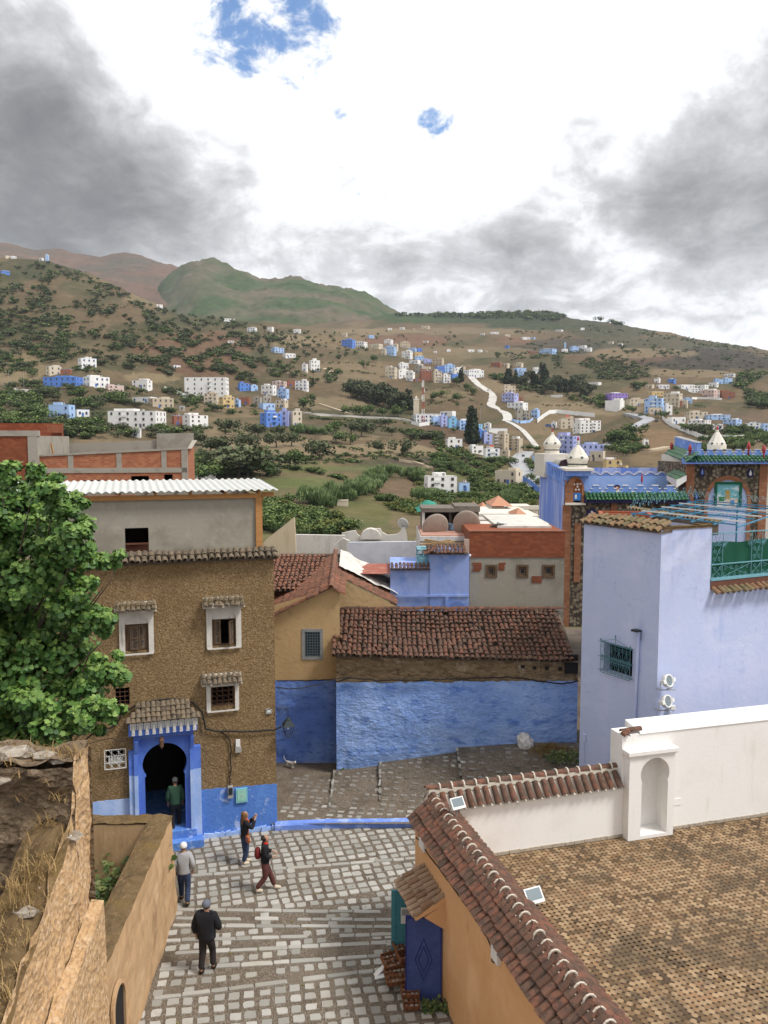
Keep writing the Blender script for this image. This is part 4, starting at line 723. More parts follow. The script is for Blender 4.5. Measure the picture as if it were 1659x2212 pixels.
for (u,v,r) in lob:
 Yc = 15.6+jit(.9)+(.4 if r>70 else 0); c = atY(u,v,Yc); rr = r/F*(Yc+.5); tip = c-base; tb.tube([(.05,.2,4.6+jit(1.2)),(tip.x*.3+jit(.2),.5+jit(.2),tip.z*.72),(tip.x*.7+jit(.2),tip.y*.5+.3,tip.z*.84+jit(.2)),tip*.95],[.07,.045,.024,.008],6)
 if r<30:sub.append((c,rr)); continue
 sub.append((c,rr*.72))
 for i in range(int(5+r/9)):
  d = Vector((jit(1),-.2+jit(.9),.15+jit(1))).normalized(); sub.append((c+d*rr*(.62+rng.random()*.34),rr*(.2+.18*rng.random())))
for c, rr in sub:
 n = int(105*(rr/.25)**1.75)+26; ph = rng.random()*9
 for i in range(min(n,900)):
  d = Vector((jit(1),jit(1),jit(1)))
  while d.length>1 or d.length<.1:d = Vector((jit(1),jit(1),jit(1)))
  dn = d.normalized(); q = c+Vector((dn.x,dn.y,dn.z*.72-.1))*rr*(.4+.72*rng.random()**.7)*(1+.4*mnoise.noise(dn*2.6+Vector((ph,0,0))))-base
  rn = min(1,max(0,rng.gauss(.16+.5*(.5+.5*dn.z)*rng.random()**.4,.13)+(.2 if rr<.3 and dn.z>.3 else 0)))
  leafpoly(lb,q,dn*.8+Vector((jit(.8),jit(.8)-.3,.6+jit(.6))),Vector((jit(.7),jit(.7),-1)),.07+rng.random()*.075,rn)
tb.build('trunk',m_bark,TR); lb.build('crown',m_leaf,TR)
# ochre shop wall with the tiled parapet
PF = Frame((.81,20.7,0),-74.6)
SH = thing('shop_building','ochre plastered shop wall topped by a ridge of clay tiles with pale mortar joints','building',PF.M)
f = MB(); LX = 11.5; nx_, nz_ = 60, 20; vs =[]
d0, d1 = PF.k('K8',270,880)[0], 0
DX0, DX1 = 1.05, 2.05
f.wall(0,LX,0,3.5,0,[(DX0,DX1,0,2.15)],.3); f.poly([(0,0,0),(0,0,3.5),(0,1.0,3.5),(0,1.0,0)]); f.poly([(0,1.0,2.0),(LX,1.0,2.0),(LX,1.0,3.5),(0,1.0,3.5)]); f.build('wall',m_ochre,SH)
f = MB(); room(f,DX0,DX1,.3,2.4,0,2.15); f.build('interior',m_dark,SH)
f = MB(); f.mi = 1; f.prism([(-.08,-.12,3.42),(-.08,.5,3.9),(-.08,1.12,3.42)],(LX+.1,0,0)); f.mi = 0
us = Vector((0,.6,.48)); tile_field(f,(-.1,-.16,3.47),(1,0,0),us,LX+.1,.72,.205,.34,.2,.155,.1,.8); tile_field(f,(-.1,1.16,3.47),(1,0,0),Vector((0,-.6,.48)),LX+.1,.72,.205,.34,.2,.155,.1,.8); f.build('parapet_tiles',[m_tile,m_mortar],SH)
f = MB(); q = -.15
while q<LX:
 f.mi = 0; f.tile((q+.33,.5+jit(.01),3.93+jit(.008)),(-1,jit(.03),.04),(0,1,0),(0,0,1),.36,.235,.2,.12,6); f.mi = 1
 f.tube([(q+.33+.0,.5+.118*math.cos(t*math.pi/6),3.945+.128*math.sin(t*math.pi/6)) for t in range(7)],.024,5); q+=.315
f.mi = 1; f.box(-.1,LX,.36,.64,3.82,3.94); f.build('ridge_tiles',[m_tile,m_mortar],SH)
cz = PF.k('K8',205,700,-.5)[1]; f = MB(); f.mi = 1; c0, c1 = DX0-.35, DX1+.28; zc1 = 2.62; f.prism([(c0,0,zc1-.12),(c0,-.72,zc1-.42),(c0,-.72,zc1-.36),(c0,0,zc1+.05)],(c1-c0,0,0)); f.prism([(c1-.14,0,zc1-.1),(c1-.14,-.5,zc1-.38),(c1-.14,0,zc1-.75)],(.14,0,0)); f.mi = 0
tile_field(f,(c0,-.78,zc1-.34),(1,0,0),(0,.74,.36),c1-c0,.84,.2,.34,.195,.15,.1,.8); f.build('door_canopy',[mat('sandy_tiles',(.3,.2,.13),rnd=[(.22,.12,.07),(.34,.23,.15),(.26,.17,.11)],L=[('noise',6,(.12,.085,.06),.5,.68,.7)]),m_ochre],SH)
def leaf_door(name,x,w_,col,dia,M= None ):
 d = MB(); d.mi = 0; d.box(-w_,0,-.03,.03,0,2.05)
 if dia:
  d.mi = 1
  for s in (1,.62):
   pts =[(-w_/2,-.035,1.02+.52*s),(-w_/2+.2*s,-.035,1.02),(-w_/2,-.035,1.02-.52*s),(-w_/2-.2*s,-.035,1.02),(-w_/2,-.035,1.02+.52*s)]; d.tube(pts,.012,4)
  d.box(-w_,-w_+.035,-.045,.035,0,2.07); d.box(-.035,0,-.045,.035,0,2.07); d.box(-w_+.035,-.035,-.045,.035,2.03,2.07)
 else :
  for z in (.15,.75,1.35,1.95):d.box(-w_,0,-.045,-.03,z-.04,z+.04)
  for xx in (-w_+.05,-.05):d.box(xx-.05,xx+.05,-.05,-.03,0,2.05)
 return d.build(name,[col,mat('navy_trim',(.03,.035,.16)) if 'navy_trim' not in MATS else MATS['navy_trim']],SH,PF.M.inverted()@Matrix.Translation(PF.w(x,-.02,.03))@Matrix.Rotation(R(-2),4,'Z'))
ds = leaf_door('door_leaf',DX1+.12,.86,mat('indigo_metal',(.04,.065,.21),L=[('noise',3,(.055,.085,.25),.45,.65),('noise',16,(.03,.035,.13),.56,.7,.6)],rough=.55,spec=.4),True ); ds['label'] = 'indigo door leaf with a raised diamond'
dt = leaf_door('door_leaf',DX0-.1,.86,m_teal,False ); dt['label'] = 'teal boarded door leaf'
q = MB(); q.box(-.62,-.4,-.056,-.046,1.2,1.62); q.build('notice',m_plastic,dt); q = MB(); q.box(-.6,-.42,-.06,-.056,1.42,1.58); q.build('notice_picture',m_grey,dt)
cpts =[PF.k('K8',x,y,-.03) for x,y in ((150,540),(180,575),(200,610),(245,670),(290,730),(340,800),(385,865),(420,915),(455,970),(470,1005),(480,1040),(475,1070),(490,1080),(505,1040),(520,1020))]
cable('shop_cable',[(x,-.03,min(z,3.44)) for x,z in cpts],.014,'dark cable sagging along the ochre shop wall under the tiles',M=PF.M)
for c in ((165,535,180,575),(474,1010,494,1050)):
 a = PF.k('K8',c[0],c[3],-.06); b = PF.k('K8',c[2],c[1],-.06); q = MB(); q.box(min(a[0],b[0]),max(a[0],b[0])+.1,-.08,0,min(a[1],b[1]),max(a[1],b[1])); q.build('cable_box',m_plastic,SH)
 # terrace, white wall with niche
WF = Frame((.95,20.7,2.2),16)
xp0, xp1 = WF.k('K8',1062,400,-.28)[0], WF.k('K8',1255,400,-.28)[0]; XR = 15
tz = MB(); P_ = lambda x, y:PF.w(x,y,2.2)
tz.poly([PF.w(0,1.0,2.2),PF.w(11.5,1.0,2.2),(16,9,2.2),(16.5,25.2,2.2),WF.w(0,.02,0)]); o = tz.build('terrace_floor',mat('terrace_grout',(.045,.03,.02),L=[('noise',2,(.09,.065,.04),.5,.7)])); tag(o,kind='structure')
oc = MB(); a = .128; r8 =[(.5,.21),(.21,.5),(-.21,.5),(-.5,.21),(-.5,-.21),(-.21,-.5),(.21,-.5),(.5,-.21)]
e = Vector((math.cos(R(16)),math.sin(R(16)),0)); fv = Vector((-e.y,e.x,0)); O = Vector((.95,20.7,2.204))
for i in range(-5,124):
 for j in range(1,92):
  c = O+e*(i*a)-fv*(j*a-.02); s =(c-PF.o).dot(PF.n)
  if s<1.02 or c.y<12.6 or c.x>16: continue
  tl_ = .0025; q =[c+(e*x+fv*y)*(a*.985)+Vector((0,0,jit(tl_))) for x,y in r8]; oc.poly(q,min(1,max(0,.52+.3*mnoise.fractal(c*.8,.8,2,3)+jit(.46))))
oc.build('terrace_tiles',mat('buff_octagons',(.45,.3,.16),rnd=[(.070,.044,.024),(.185,.112,.055),(.265,.155,.08),(.37,.255,.145)],L=[('noise',.55,(.085,.06,.034),.50,.64,.75),('noise',2.2,(.09,.065,.04),.52,.66,.65),('noise',.9,(.46,.27,.14),.58,.72,.4),('noise',30,(.58,.46,.3),.58,.72,.5),('noise',60,(.16,.11,.07),.56,.7,.4)],rough=.75,B=[('noise',40,.25,.01)]),o)
LW = thing('terrace_wall','white terrace wall with a keyhole niche and a lower stretch capped by clay tiles','wall',WF.M)
f = MB(); xs_ = WF.k('K8',1030,300)[0]
nl, nr_ = WF.k('K8',1105,420,-.2)[0], WF.k('K8',1222,420,-.2)[0]; nzs, nzt = WF.k('K8',1165,300,-.2)[1], WF.k('K8',1165,196,-.2)[1]
f.wall(.12,xs_,0,1.52,0); f.poly([(.12,.5,-2.2),(.12,.5,1.5),(xs_,.5,1.5),(xs_,.5,-2.2)])
zt = WF.p(1500,1572)[1]
f.wall(xs_,XR,0,zt,0,[(nl-.06,nr_+.06,.1,nzt+.1)],.3); f.poly([(xs_,0,0),(xs_,0,zt),(xs_,.6,zt),(xs_,.6,0)]); f.poly([(xs_,.6,-2.2),(xs_,.6,zt),(XR,.6,zt),(XR,.6,-2.2)])
f.poly([(nl-.06,.3,.1),(nr_+.06,.3,.1),(nr_+.06,.3,nzt+.1),(nl-.06,.3,nzt+.1)]); f.poly([(xs_,0,zt),(XR,0,zt),(XR,.6,zt),(xs_,.6,zt)])
f.build('wall',m_white,LW)
f = MB(); ztp = WF.k('K8',1165,180,-.28)[1]; hp = arch((nl+nr_)/2,.1,nzs,nzt,(nr_-nl)/2-.02,22,'horseshoe'); plate(f,xp0,xp1,.1,ztp,hp,-.28,-.002); f.box(xp0,xp1,-.28,-.002,.0,.1); f.box(xp0-.07,xp1+.07,-.36,0,ztp,ztp+.1); f.box(xp0-.04,xp1+.04,-.32,0,ztp-.05,ztp); f.build('niche_frame',m_white,LW)
f = MB(); vs =[]; f.prism([(xs_+.55,-.03,zt),(xs_+.55,.0,zt+.06),(xs_+.55,.75,zt+.16),(xs_+.55,.75,zt-.3)],(XR-xs_-.55,0,0)); f.build('coping',m_white,LW)
f = MB(); f.mi = 1; f.prism([(.3,-.12,1.46),(.3,.3,1.86),(.3,.62,1.5)],(xs_-.3,0,0)); f.mi = 0; tile_field(f,(.3,-.15,1.5),(1,0,0),(0,.42,.42),xs_-.3,.45,.24,.5,.2,.155,.1,.6); tile_field(f,(.3,.66,1.52),(1,0,0),(0,-.36,.36),xs_-.3,.45,.24,.42,.2,.155,.1,.6)
q = .25
while q<xs_:
 f.mi = 0; f.tile((q+.36,.3,1.93+jit(.01)),(-1,jit(.02),.03),(0,1,0),(0,0,1),.38,.22,.19,.11,6); f.mi = 1; f.tube([(q+.36,.3+.108*math.cos(t*math.pi/6),1.94+.118*math.sin(t*math.pi/6)) for t in range(7)],.022,5); q+=.34
f.box(.3,xs_,.2,.4,1.82,1.95); f.build('wall_tiles',[m_tile,mat('cream_mortar',(.62,.57,.48),L=[('noise',9,(.42,.37,.3),.52,.7,.5)])],LW)
f = MB();
for i in range(2):f.tile((xs_+.02+i*.28,.12,zt+.05+i*.02),(1,.03,.04),(0,1,0),(0,0,1),.36,.2,.18,.1)
f.tile((xs_+.1,.1,zt+.01),(0,-1,-.1),(1,0,0),(0,0,1),.2,.2,.18,.1); f.build('pier_tiles',m_tile,LW)
f = MB(); q = .14
while q<XR:
 L_ = .28+rng.random()*.1
 if not (xp0-.1<q<xp1):f.box(q,min(q+L_-.012,XR),-.025 if q<xs_ else -.025,-.002,.004,.09+jit(.008))
 q+=L_
f.build('skirting_tiles',mat('grey_skirting',(.42,.36,.28),L=[('noise',9,(.2,.16,.12),.48,.66,.7)]),LW)
a = WF.k('K8',1247,405); b = WF.k('K8',1287,372); f = MB(); f.box(a[0],b[0],-.015,-.002,a[1],b[1]); f.build('hatch_cover',m_white,LW)
a = WF.k('K8',582,404); b = WF.k('K8',595,394); f = MB(); f.box(a[0],b[0],-.02,-.002,a[1],b[1]); f.build('socket',m_plastic,LW)
def floodlight(p,yaw,pitch,s,label,z0):
 L = thing('floodlight',label,'floodlight',Matrix.Translation(p)@Matrix.Rotation(yaw,4,'Z'),'white floodlights on the terrace parapet')
 M = Matrix.Rotation(pitch,4,'X')@Matrix.Diagonal((s,s,s,1)); b = MB(); b.prism([(-.2,.08,.16),(-.2,-.05,.16),(-.2,-.05,-.14),(-.2,.04,-.16),(-.2,.12,-.02)],(.4,0,0)); b.box(-.22,.22,-.075,-.05,-.16,.18)
 for i in range(4):b.box(-.16+.1*i,-.14+.1*i,.08,.13,-.02,.1)
 b.build('housing',m_plastic,L,M); g = MB(); g.box(-.185,.185,-.08,-.0755,-.09,.15); g.build('lens',mat('lamp_lens',(.16,.2,.22),rough=.15,spec=.7) if 'lamp_lens' not in MATS else MATS['lamp_lens'],L,M)
 b = MB(); b.tube([(-.21*s,.02,0),(-.21*s,.02,-.22*s),(.21*s,.02,-.22*s),(.21*s,.02,0)],.012,4); b.tube([(0,.02,-.22*s),(0,.05,z0-p[2])],.022,6); b.build('stand',m_grey,L); return L
p1 = atY(*k('K8',326,398),19.9); p2 = atY(*k('K8',652,795),16.9)
floodlight(p1,R(28),R(-38),.85,'white floodlight at the corner of the tiled parapet and the white wall',2.2); floodlight(p2,R(24),R(-42),.95,'white floodlight halfway along the terrace side of the tiled parapet',2.2)
# periwinkle house at the right
m_peri = mat('periwinkle_plaster',(.47,.525,.725),L=[('noise',.5,(.54,.565,.745),.45,.68,.8),('noise',(1.2,1.2,.25),(.33,.40,.66),.54,.7,.65),('noise',(.35,.35,.9),(.57,.60,.76),.5,.62,.5),('noise',(3,3,.3),(.60,.57,.58),.66,.74,.6),('crack',(.5,.5,.33),(.30,.35,.58),.006,.0,.6),('noise',1.7,(.62,.58,.60),.68,.74,.6),('noise',13,(.36,.42,.70),.58,.72,.35)],B=[('noise',5,.3,.04),('noise',22,.3,.012),('crack',(.8,.8,.42),.25,.02)])
LF = Frame((7.14,29.4,0),-59.6); RF = Frame((8.9,26.4,0),25); LL =(Vector((8.9,26.4,0))-LF.o).length
BH = thing('house','periwinkle blue house with a grilled window and tall plain walls at the right','house',LF.M)
RL = LF.M.inverted()@RF.M
zt = LF.p(1410,1148)[1]; ztR = RF.p(1480,1142)[1]; s1 = RF.p(1537,1180)[0]; zlow = RF.p(1590,1268)[1]
gw =[LF.k('B4',452,480)[0],LF.k('B4',826,480)[0],LF.k('B4',640,525)[1],LF.k('B4',640,130)[1]]
f = MB(); f.wall(0,LL,.3,zt,0,[gw],.3)
BK = LF.M.inverted(); back =[BK@Vector(p) for p in ((7.14,29.4,0),(9.6,33.2,0))]
f.poly([(0,0,.3),(0,0,zt),(back[1].x,back[1].y,zt),(back[1].x,back[1].y,.3)]); f.build('left_wall',m_peri,BH)
f = MB(); room(f,gw[0],gw[1],.3,1.5,gw[2],gw[3]); f.build('interior',m_dark,BH)
f = MB(); f.wall(0,s1,.3,ztR,0); f.wall(s1,12,.3,zlow,0); f.poly([(s1,0,zlow),(s1,0,ztR),(s1,4,ztR),(s1,4,zlow)]); f.build('right_wall',m_peri,BH,RL)
f = MB(); A, B_, C_, D_ =(BK@Vector(p) for p in ((7.2,29.4,zt-.06),(8.95,26.45,zt-.06),(11.1,27.45,zt-.06),(9.7,33.1,zt-.06))); f.poly([A,B_,C_,D_]); f.prism([BK@Vector((10.9,27.35,zt-.2)),BK@Vector((11.15,27.45,zt-.2)),BK@Vector((9.9,33.1,zt-.2)),BK@Vector((9.65,33.1,zt-.2))],(0,0,.42)); f.build('flat_roof',m_mortar_dk,BH)
f = MB(); f.mi = 1; f.prism([(-.05,-.1,zt-.02),(-.05,.45,zt-.02),(-.05,.45,zt+.22)],(LL+.1,0,0)); f.mi = 0; tile_field(f,(-.05,-.22,zt+.03),(1,0,0),(0,.6,.24),LL+.12,.62,.27,.42,.25,.19,.11,1.8)
for i in range(24):
 p =(BK@Vector((10.92,27.3,zt+.22))).lerp(BK@Vector((9.7,33,zt+.22)),i/23); f.tile(p,BK.to_3x3()@Vector((.86,.5,.1)),BK.to_3x3()@Vector((-.2,.97,0)),(0,0,1),.38,.18,.14,.08)
f.build('roof_edge_tiles',[m_tile_moss,m_mortar_dk],BH)
f = MB(); f.box(.05,s1,-.03,.35,ztR,ztR+.07)
for i in range(9):x = .1+s1*i/9; f.box(x,x+s1/9-.03,-.05,.2,ztR+.07,ztR+.11+jit(.02))
f.build('parapet_cap',m_walltop,BH,RL)
pc = RF.k('R5',455,405,2.6); wp = BK@RF.w(pc[0],2.4,zt+.1); f = MB(); rr = .95
for (a,b,c,d) in ((-rr,rr,-.62,-.48),(-rr,rr,.48,.62),(-rr,-rr+.14,-.48,.48),(rr-.14,rr,-.48,.48)):f.box(a,b,c,d,0,.2)
tag(f.build('skylight_kerb',mat('terracotta_paint',(.36,.10,.05),L=[('noise',6,(.28,.075,.04),.5,.7)]),None ,Matrix.Translation(atZ(*k('R5',450,405),zt+.02))@Matrix.Rotation(R(-12),4,'Z')),'square terracotta painted kerb lying on the roof of the periwinkle house','roof kerb')
g = MB(); a, b, c, d = gw[0]-.02, gw[1]+.02, gw[2]-.02, gw[3]+.02; y = -.14; mt = mat('verdigris_iron',(.10,.22,.25),L=[('noise',20,(.05,.13,.16),.5,.7)],rough=.6)
for z in (c,c+(d-c)*.42,c+(d-c)*.55,d):g.tube([(a,y,z),(b,y,z)],.012,4)
for i in range(9):x = lerp(a,b,i/8); g.tube([(x,y,c),(x,y,d)],.01 if i%8 else .014,4)
for z in (c+(d-c)*.06,d-.02,c+(d-c)*.5):g.tube([(a-.12,y,z),(b+.14,y,z)],.01,4); g.tube([(a,y,z),(a,0,z)],.012,4); g.tube([(b,y,z),(b,0,z)],.012,4)
for i in range(4):
 xm = lerp(a,b,(2*i+1)/8); w_ =(b-a)/8
 for s in (-1,1):
  spiral(g,(xm+s*w_*.55,y-.01,d-.17),(s,0,0),(0,0,1),.09); spiral(g,(xm+s*w_*.5,y-.01,d-.5),(s,0,0),(0,0,-1),.075); spiral(g,(xm+s*w_*.5,y-.01,c+.42),(s,0,0),(0,0,1),.085); spiral(g,(xm+s*w_*.5,y-.01,c+.1),(s,0,0),(0,0,1),.07); spiral(g,(xm+s*w_*.5,y-.01,c+(d-c)*.49),(s,0,0),(0,0,1),.07,1)
  g.tube([(xm,y,c+.15),(xm+s*w_*.8,y,c+.45)],.007,4); g.tube([(xm,y,d-.2),(xm+s*w_*.8,y,d-.5)],.007,4)
g.tube([(a,y,d),((a+b)/2,y,d+.2),(b,y,d)],.008,4); g.tube([((a+b)/2,y,d),((a+b)/2,y,d+.3)],.014,4)
for x in (a,(a+b)/2,b):g.lathe([(.01,.1),(.035,.05),(.01,0)],6,(x,y,d+(.24 if x not in (a,b) else .0)))
g.build('window_grille',mt,BH)
pt, pb_ = LF.k('B3',990,1570,-.08), LF.k('B4',838,1240,-.08); f = MB(); f.tube([(pt[0],-.08,pt[1]),((pt[0]+pb_[0])/2+.02,-.08,(pt[1]+pb_[1])/2),(pb_[0],-.08,pb_[1]-1.5)],.05,8); f.build('drainpipe',m_peri,BH)
f = MB(); f.box(pt[0]-.14,pt[0]+.1,-.3,-.05,pt[1],pt[1]+.06); f.tube([(pt[0]+.08,-.06,pt[1]+.05),(pt[0]+.09,-.06,pt[1]-.3)],.012,4); f.build('pipe_cap',m_iron,BH)  # iron cap fitting at the head of the drainpipe, not a lamp
a = LF.k('B4',188,1380); b = LF.k('B4',232,1305); f = MB(); f.box(a[0],b[0],-.05,0,a[1],b[1]); f.tube([((a[0]+b[0])/2,-.02,a[1]),((a[0]+b[0])/2+.03,-.02,a[1]-1.3)],.01,4); f.build('switch_box',m_peri,BH)
f = MB(); pts =[RF.k('B4',x,y,-.03) for x,y in ((1050,1085),(1120,1082),(1200,1080),(1270,1060),(1330,1030),(1345,1010))];
cable('white_cable',[(x,-.03,z) for x,z in pts],.014,'pale cable run along the foot of the periwinkle wall to the spotlights',M=RF.M); bpy.data.objects['white_cable'].data.materials[0] = m_plastic
def spot(px,py,label):
 x, z = RF.k('B4',px,py,-.35); L = thing('spotlight',label,'spotlight',RF.M@Matrix.Translation((x,-.35,z)),'round spotlights on the periwinkle wall'); M = Matrix.Rotation(R(10),4,'Z')@Matrix.Rotation(R(72),4,'X')
 b = MB(); b.smooth = True ; b.lathe([(.1,-.2),(.2,-.1),(.215,0),(.215,.05),(.17,.055),(.16,.02)],20); b.smooth = False
 for s in (-1,1):b.box(s*.25-.05,s*.25+.05,-.06,.06,-.08,.06)
 b.build('housing',m_plastic,L,M); g = MB(); g.lathe([(.165,.022),(.165,.028)],20); g.build('lens',MATS['lamp_lens'],L,M); g = MB(); g.lathe([(.03,.03),(.02,.05)],8); g.build('bulb',m_grey,L,M)
 q = MB(); q.tube([(-.24,.1,-.02),(-.24,.1,-.3),(.3,-.02,-.32)],.018,4); q.tube([(.24,.1,0),(.24,.1,-.3)],.014,4); q.tube([(-.24,.1,-.3),(-.2,.35,-.3)],.02,4); q.tube([(.2,0,-.1),(.16,0,-.25),(-.02,.05,-.28)],.014,4,rn=.2); q.build('bracket',m_grey,L); return L
spot(1300,600,'upper of the two round white spotlights on the periwinkle wall'); spot(1283,868,'lower round white spotlight just above the white coping on the periwinkle wall')
a = RF.k('B4',1338,990,-.2); b = RF.k('B4',1400,925,-.2); f = MB(); f.box(a[0],b[0],-.2,-.08,a[1],b[1]); f.build('control_box',m_plastic,BH,RL)
f = MB(); f.box(s1+.01,12,-.02,.5,zlow,zlow+.3); f.build('terrace_edge',mat('brown_edge',(.14,.06,.04),L=[('noise',8,(.08,.045,.03),.5,.7)]),BH,RL)
f = MB(); tile_field(f,(s1,-.3,zlow-.14),(1,0,0),(0,.5,.28),12-s1,.5,.26,.42,.25,.2,.11,1.6); f.build('terrace_tiles_edge',m_tile_moss,BH,RL)
zr0, zr1 = zlow+.3, RF.p(1600,1150)[1]
R_ = thing('railing','turquoise wrought iron terrace railing with scrolls and dark green screen','railing',RF.M)
r = MB(); X1 = 8.5
r.box(s1,X1,-.04,.0,zr0-.01,zr0+.06)
for z in (zr0+.06,zr0+.52,zr1):r.box(s1,X1,-.02,.02,z,z+.035)
x = s1+.02; i = 0
while x<X1:
 r.tube([(x,0,zr0),(x,0,zr1)],.016,4)
 if i%2==0:
  for z in (zr0+.7,zr0+.95,zr0+1.2,zr1-.35):
   for s in (-1,1):spiral(r,(x+.25+s*.1,0,z),(s,0,0),(0,0,1),.085);
  r.tube([(x+.05,0,zr0+.55),(x+.25,0,zr0+.85),(x+.05,0,zr0+1.2),(x+.25,0,zr1-.4),(x+.12,0,zr1)],.007,4); r.tube([(x+.45,0,zr0+.55),(x+.25,0,zr0+.85),(x+.45,0,zr0+1.2),(x+.25,0,zr1-.4),(x+.4,0,zr1)],.007,4); st = .5
 else :
  st = 1.35
  for s, xx in ((1,x),(-1,x+st)):
   for q in range(4):r.tube([(xx,0,zr1-.45),(xx+s*(.1+.1*q),0,zr1-.12-.02*q),(xx+s*(.16+.12*q),0,zr1)],.006,4)
   spiral(r,(xx+s*.1,0,zr1-.42),(s,0,0),(0,0,1),.09)
 for q in range(int(st/.25)):
  for s in (-1,1):spiral(r,(x+.12+q*.25+s*.04,0,zr0+.28+s*.1),(s,0,0),(0,0,s),.08)
 r.tube([(x,0,zr0+.08),(x+st,0,zr0+.5)],.006,4); r.tube([(x,0,zr0+.5),(x+st,0,zr0+.08)],.006,4)
 x+=st; i+=1
mtq = mat('turquoise_iron',(.17,.36,.42),L=[('noise',20,(.09,.24,.30),.5,.7)],rough=.6); r.build('ironwork',mtq,R_)
q = MB(); n = 60
for i in range(n):
 xa, xb = lerp(s1,X1,i/n), lerp(s1,X1,(i+1)/n); q.add([(xa,.06+.015*math.sin(i*.9),zr0+.02),(xb,.06+.015*math.sin(i*.9+.9),zr0+.02),(xb,.06+.02*math.sin(i*.9+.9),zr1-.3+.03*math.sin((i+1)*.35)),(xa,.06+.02*math.sin(i*.9),zr1-.3+.03*math.sin(i*.35))],[(0,1,2,3)])
q.build('green_screen',mat('green_shade_net',(.008,.075,.042),L=[('noise',(3,3,.6),(.012,.10,.06),.5,.7)],rough=.8),R_)
f = MB(); f.poly([(s1,.02,zr0-.05),(12,.02,zr0-.05),(12,4.3,zr0-.05),(s1,4.3,zr0-.05)]); f.build('terrace_floor',m_brick_dk,BH,RL)
ZP = 10.75; G0 = atZ(*k('R5',500,368),ZP); G1 = atZ(*k('R5',1040,258),ZP); G2 = atZ(*k('R5',1395,470),ZP); ea =(G1-G0); eb =(G2-G0)
PG = thing('pergola','pergola frame of blue and white painted bars over the roof terrace','pergola'); blue_bar = mat('blue_bar',(.05,.20,.33),rough=.6,L=[('noise',9,(.10,.28,.4),.5,.7)])
for i in range(8):
 q = MB(); p = G0+ea*(i/7); d = eb.normalized()*.03; q.prism([p+Vector((0,0,0)),p+Vector((0,0,.04)),p+eb*1.0+Vector((0,0,.04)),p+eb*1.0],ea.normalized()*.035); q.build('long_bar',[m_plastic,blue_bar][i%2==0 or i==7],PG)
for i in range(6):
 q = MB(); p = G0+eb*(i/5)+Vector((0,0,-.07)); q.prism([p,p+Vector((0,0,.04)),p+ea+Vector((0,0,.04)),p+ea],eb.normalized()*.035); q.build('cross_bar',blue_bar,PG)
for (s,t) in ((.02,.02),(.98,.02),(.5,.02),(.98,.98),(.98,.5)):
 q = MB(); p = G0+ea*s+eb*t; q.tube([p,p-Vector((0,0,2.3))],.035,6); q.build('post',blue_bar,PG)
q = MB()
for i in range(26):
 s = i/25; p = G0+ea*s+Vector((0,0,.1)); spiral(q,p+Vector((0,0,.12+.1*(i%3))),ea.normalized(),(0,0,1),.1+.06*(i%3),rad=.008)
for i in range(16):
 p = G0+ea+eb*(i/15)+Vector((0,0,.1)); spiral(q,p+Vector((0,0,.15)),eb.normalized(),(0,0,1),.16,rad=.008)
q.build('scrollwork',mtq,PG)
# mud-walled house with long tiled roof
MF = Frame((-1.87,31.7,0),0)
MH = thing('house','long low mud house with brown clay tile roof and rough blue lower wall','house',MF.M); WX = 9.45
zeL = MF.p(724,1412)[1]; zeR = MF.p(1245,1425)[1]; zbL = MF.p(730,1474)[1]; zbR = MF.p(1240,1470)[1]
def mband(nm,z0f,z1f,m,amp,y,seed):
 f = MB(); nx, nz = 110, 44; vs =[]
 for i in range(nx+1):
  x = WX*i/nx
  for j in range(nz+1):
   z = lerp(z0f(x),z1f(x),j/nz); p = Vector((x,z*1.4,seed)); d = amp*mnoise.fractal(p*1.2,.8,2.1,5); d+=amp*.9*max(0,mnoise.noise(Vector((x*4.5,z*7,seed+4))))*max(0,min(1,1.6-abs(z-1.7-x*.08)*.7))*(1 if seed==1 else .3)
   vs.append((x,y-d,z))
 f.add(vs,[(i*(nz+1)+j,(i+1)*(nz+1)+j,(i+1)*(nz+1)+j+1,i*(nz+1)+j+1) for i in range(nx) for j in range(nz)]); return f.build(nm,m,MH)
zb_ = lambda x:lerp(zbL,zbR,x/WX)+.06*mnoise.noise(Vector((x*1.3,0,5)))+.05*mnoise.noise(Vector((x*5,0,8)))
m_bluerough = mat('rough_blue_limewash',(.21,.34,.68),L=[('noise',.45,(.31,.45,.77),.42,.6,.9),('noise',(1.2,1.2,2.4),(.085,.19,.54),.52,.66,.75),('noise',4,(.34,.47,.80),.54,.7,.6),('z',(1,1,.9),(.34,.44,.70),.75,.35,.65),('noise',(5,5,8),(.07,.13,.38),.6,.72,.6)],B=[('noise',(5,5,9),.7,.05),('voro',(8,8,13),.5,.03)])
mband('blue_wall',lambda x:-.4,zb_,m_bluerough,.034,-.03,1); mband('mud_wall',lambda x:zb_(x)-.12,lambda x:lerp(zeL,zeR,x/WX)+.1,m_mud,.06,.03,2)
f = MB(); f.poly([(-.0,.05,-.3),(-.0,3.5,-.3),(-.0,3.5,zeL+.9),(-.0,.05,zeL)]); f.build('side_wall',m_mud,MH)
zrd = MF.p(900,1318,3.4)[1]; f = MB(); f.poly([(-.15,-.22,zeL-.06),(WX,-.22,zeR-.06),(WX,1.6,(zeR+zrd)/2-.3),(-.15,1.6,(zeL+zrd)/2-.3)]); f.poly([(-.15,1.6,(zeL+zrd)/2-.3),(WX,1.6,(zeR+zrd)/2-.3),(WX,3.5,zrd-.16),(-.15,3.5,zrd-.16)]); f.poly([(-.15,3.5,zrd-.05),(WX,3.5,zrd-.05),(WX,6,zrd-.9),(-.15,6,zrd-.9)]); f.build('roof_underlay',m_mortar_dk,MH)
f = MB(); Ls = math.hypot(3.7,zrd-zeL)
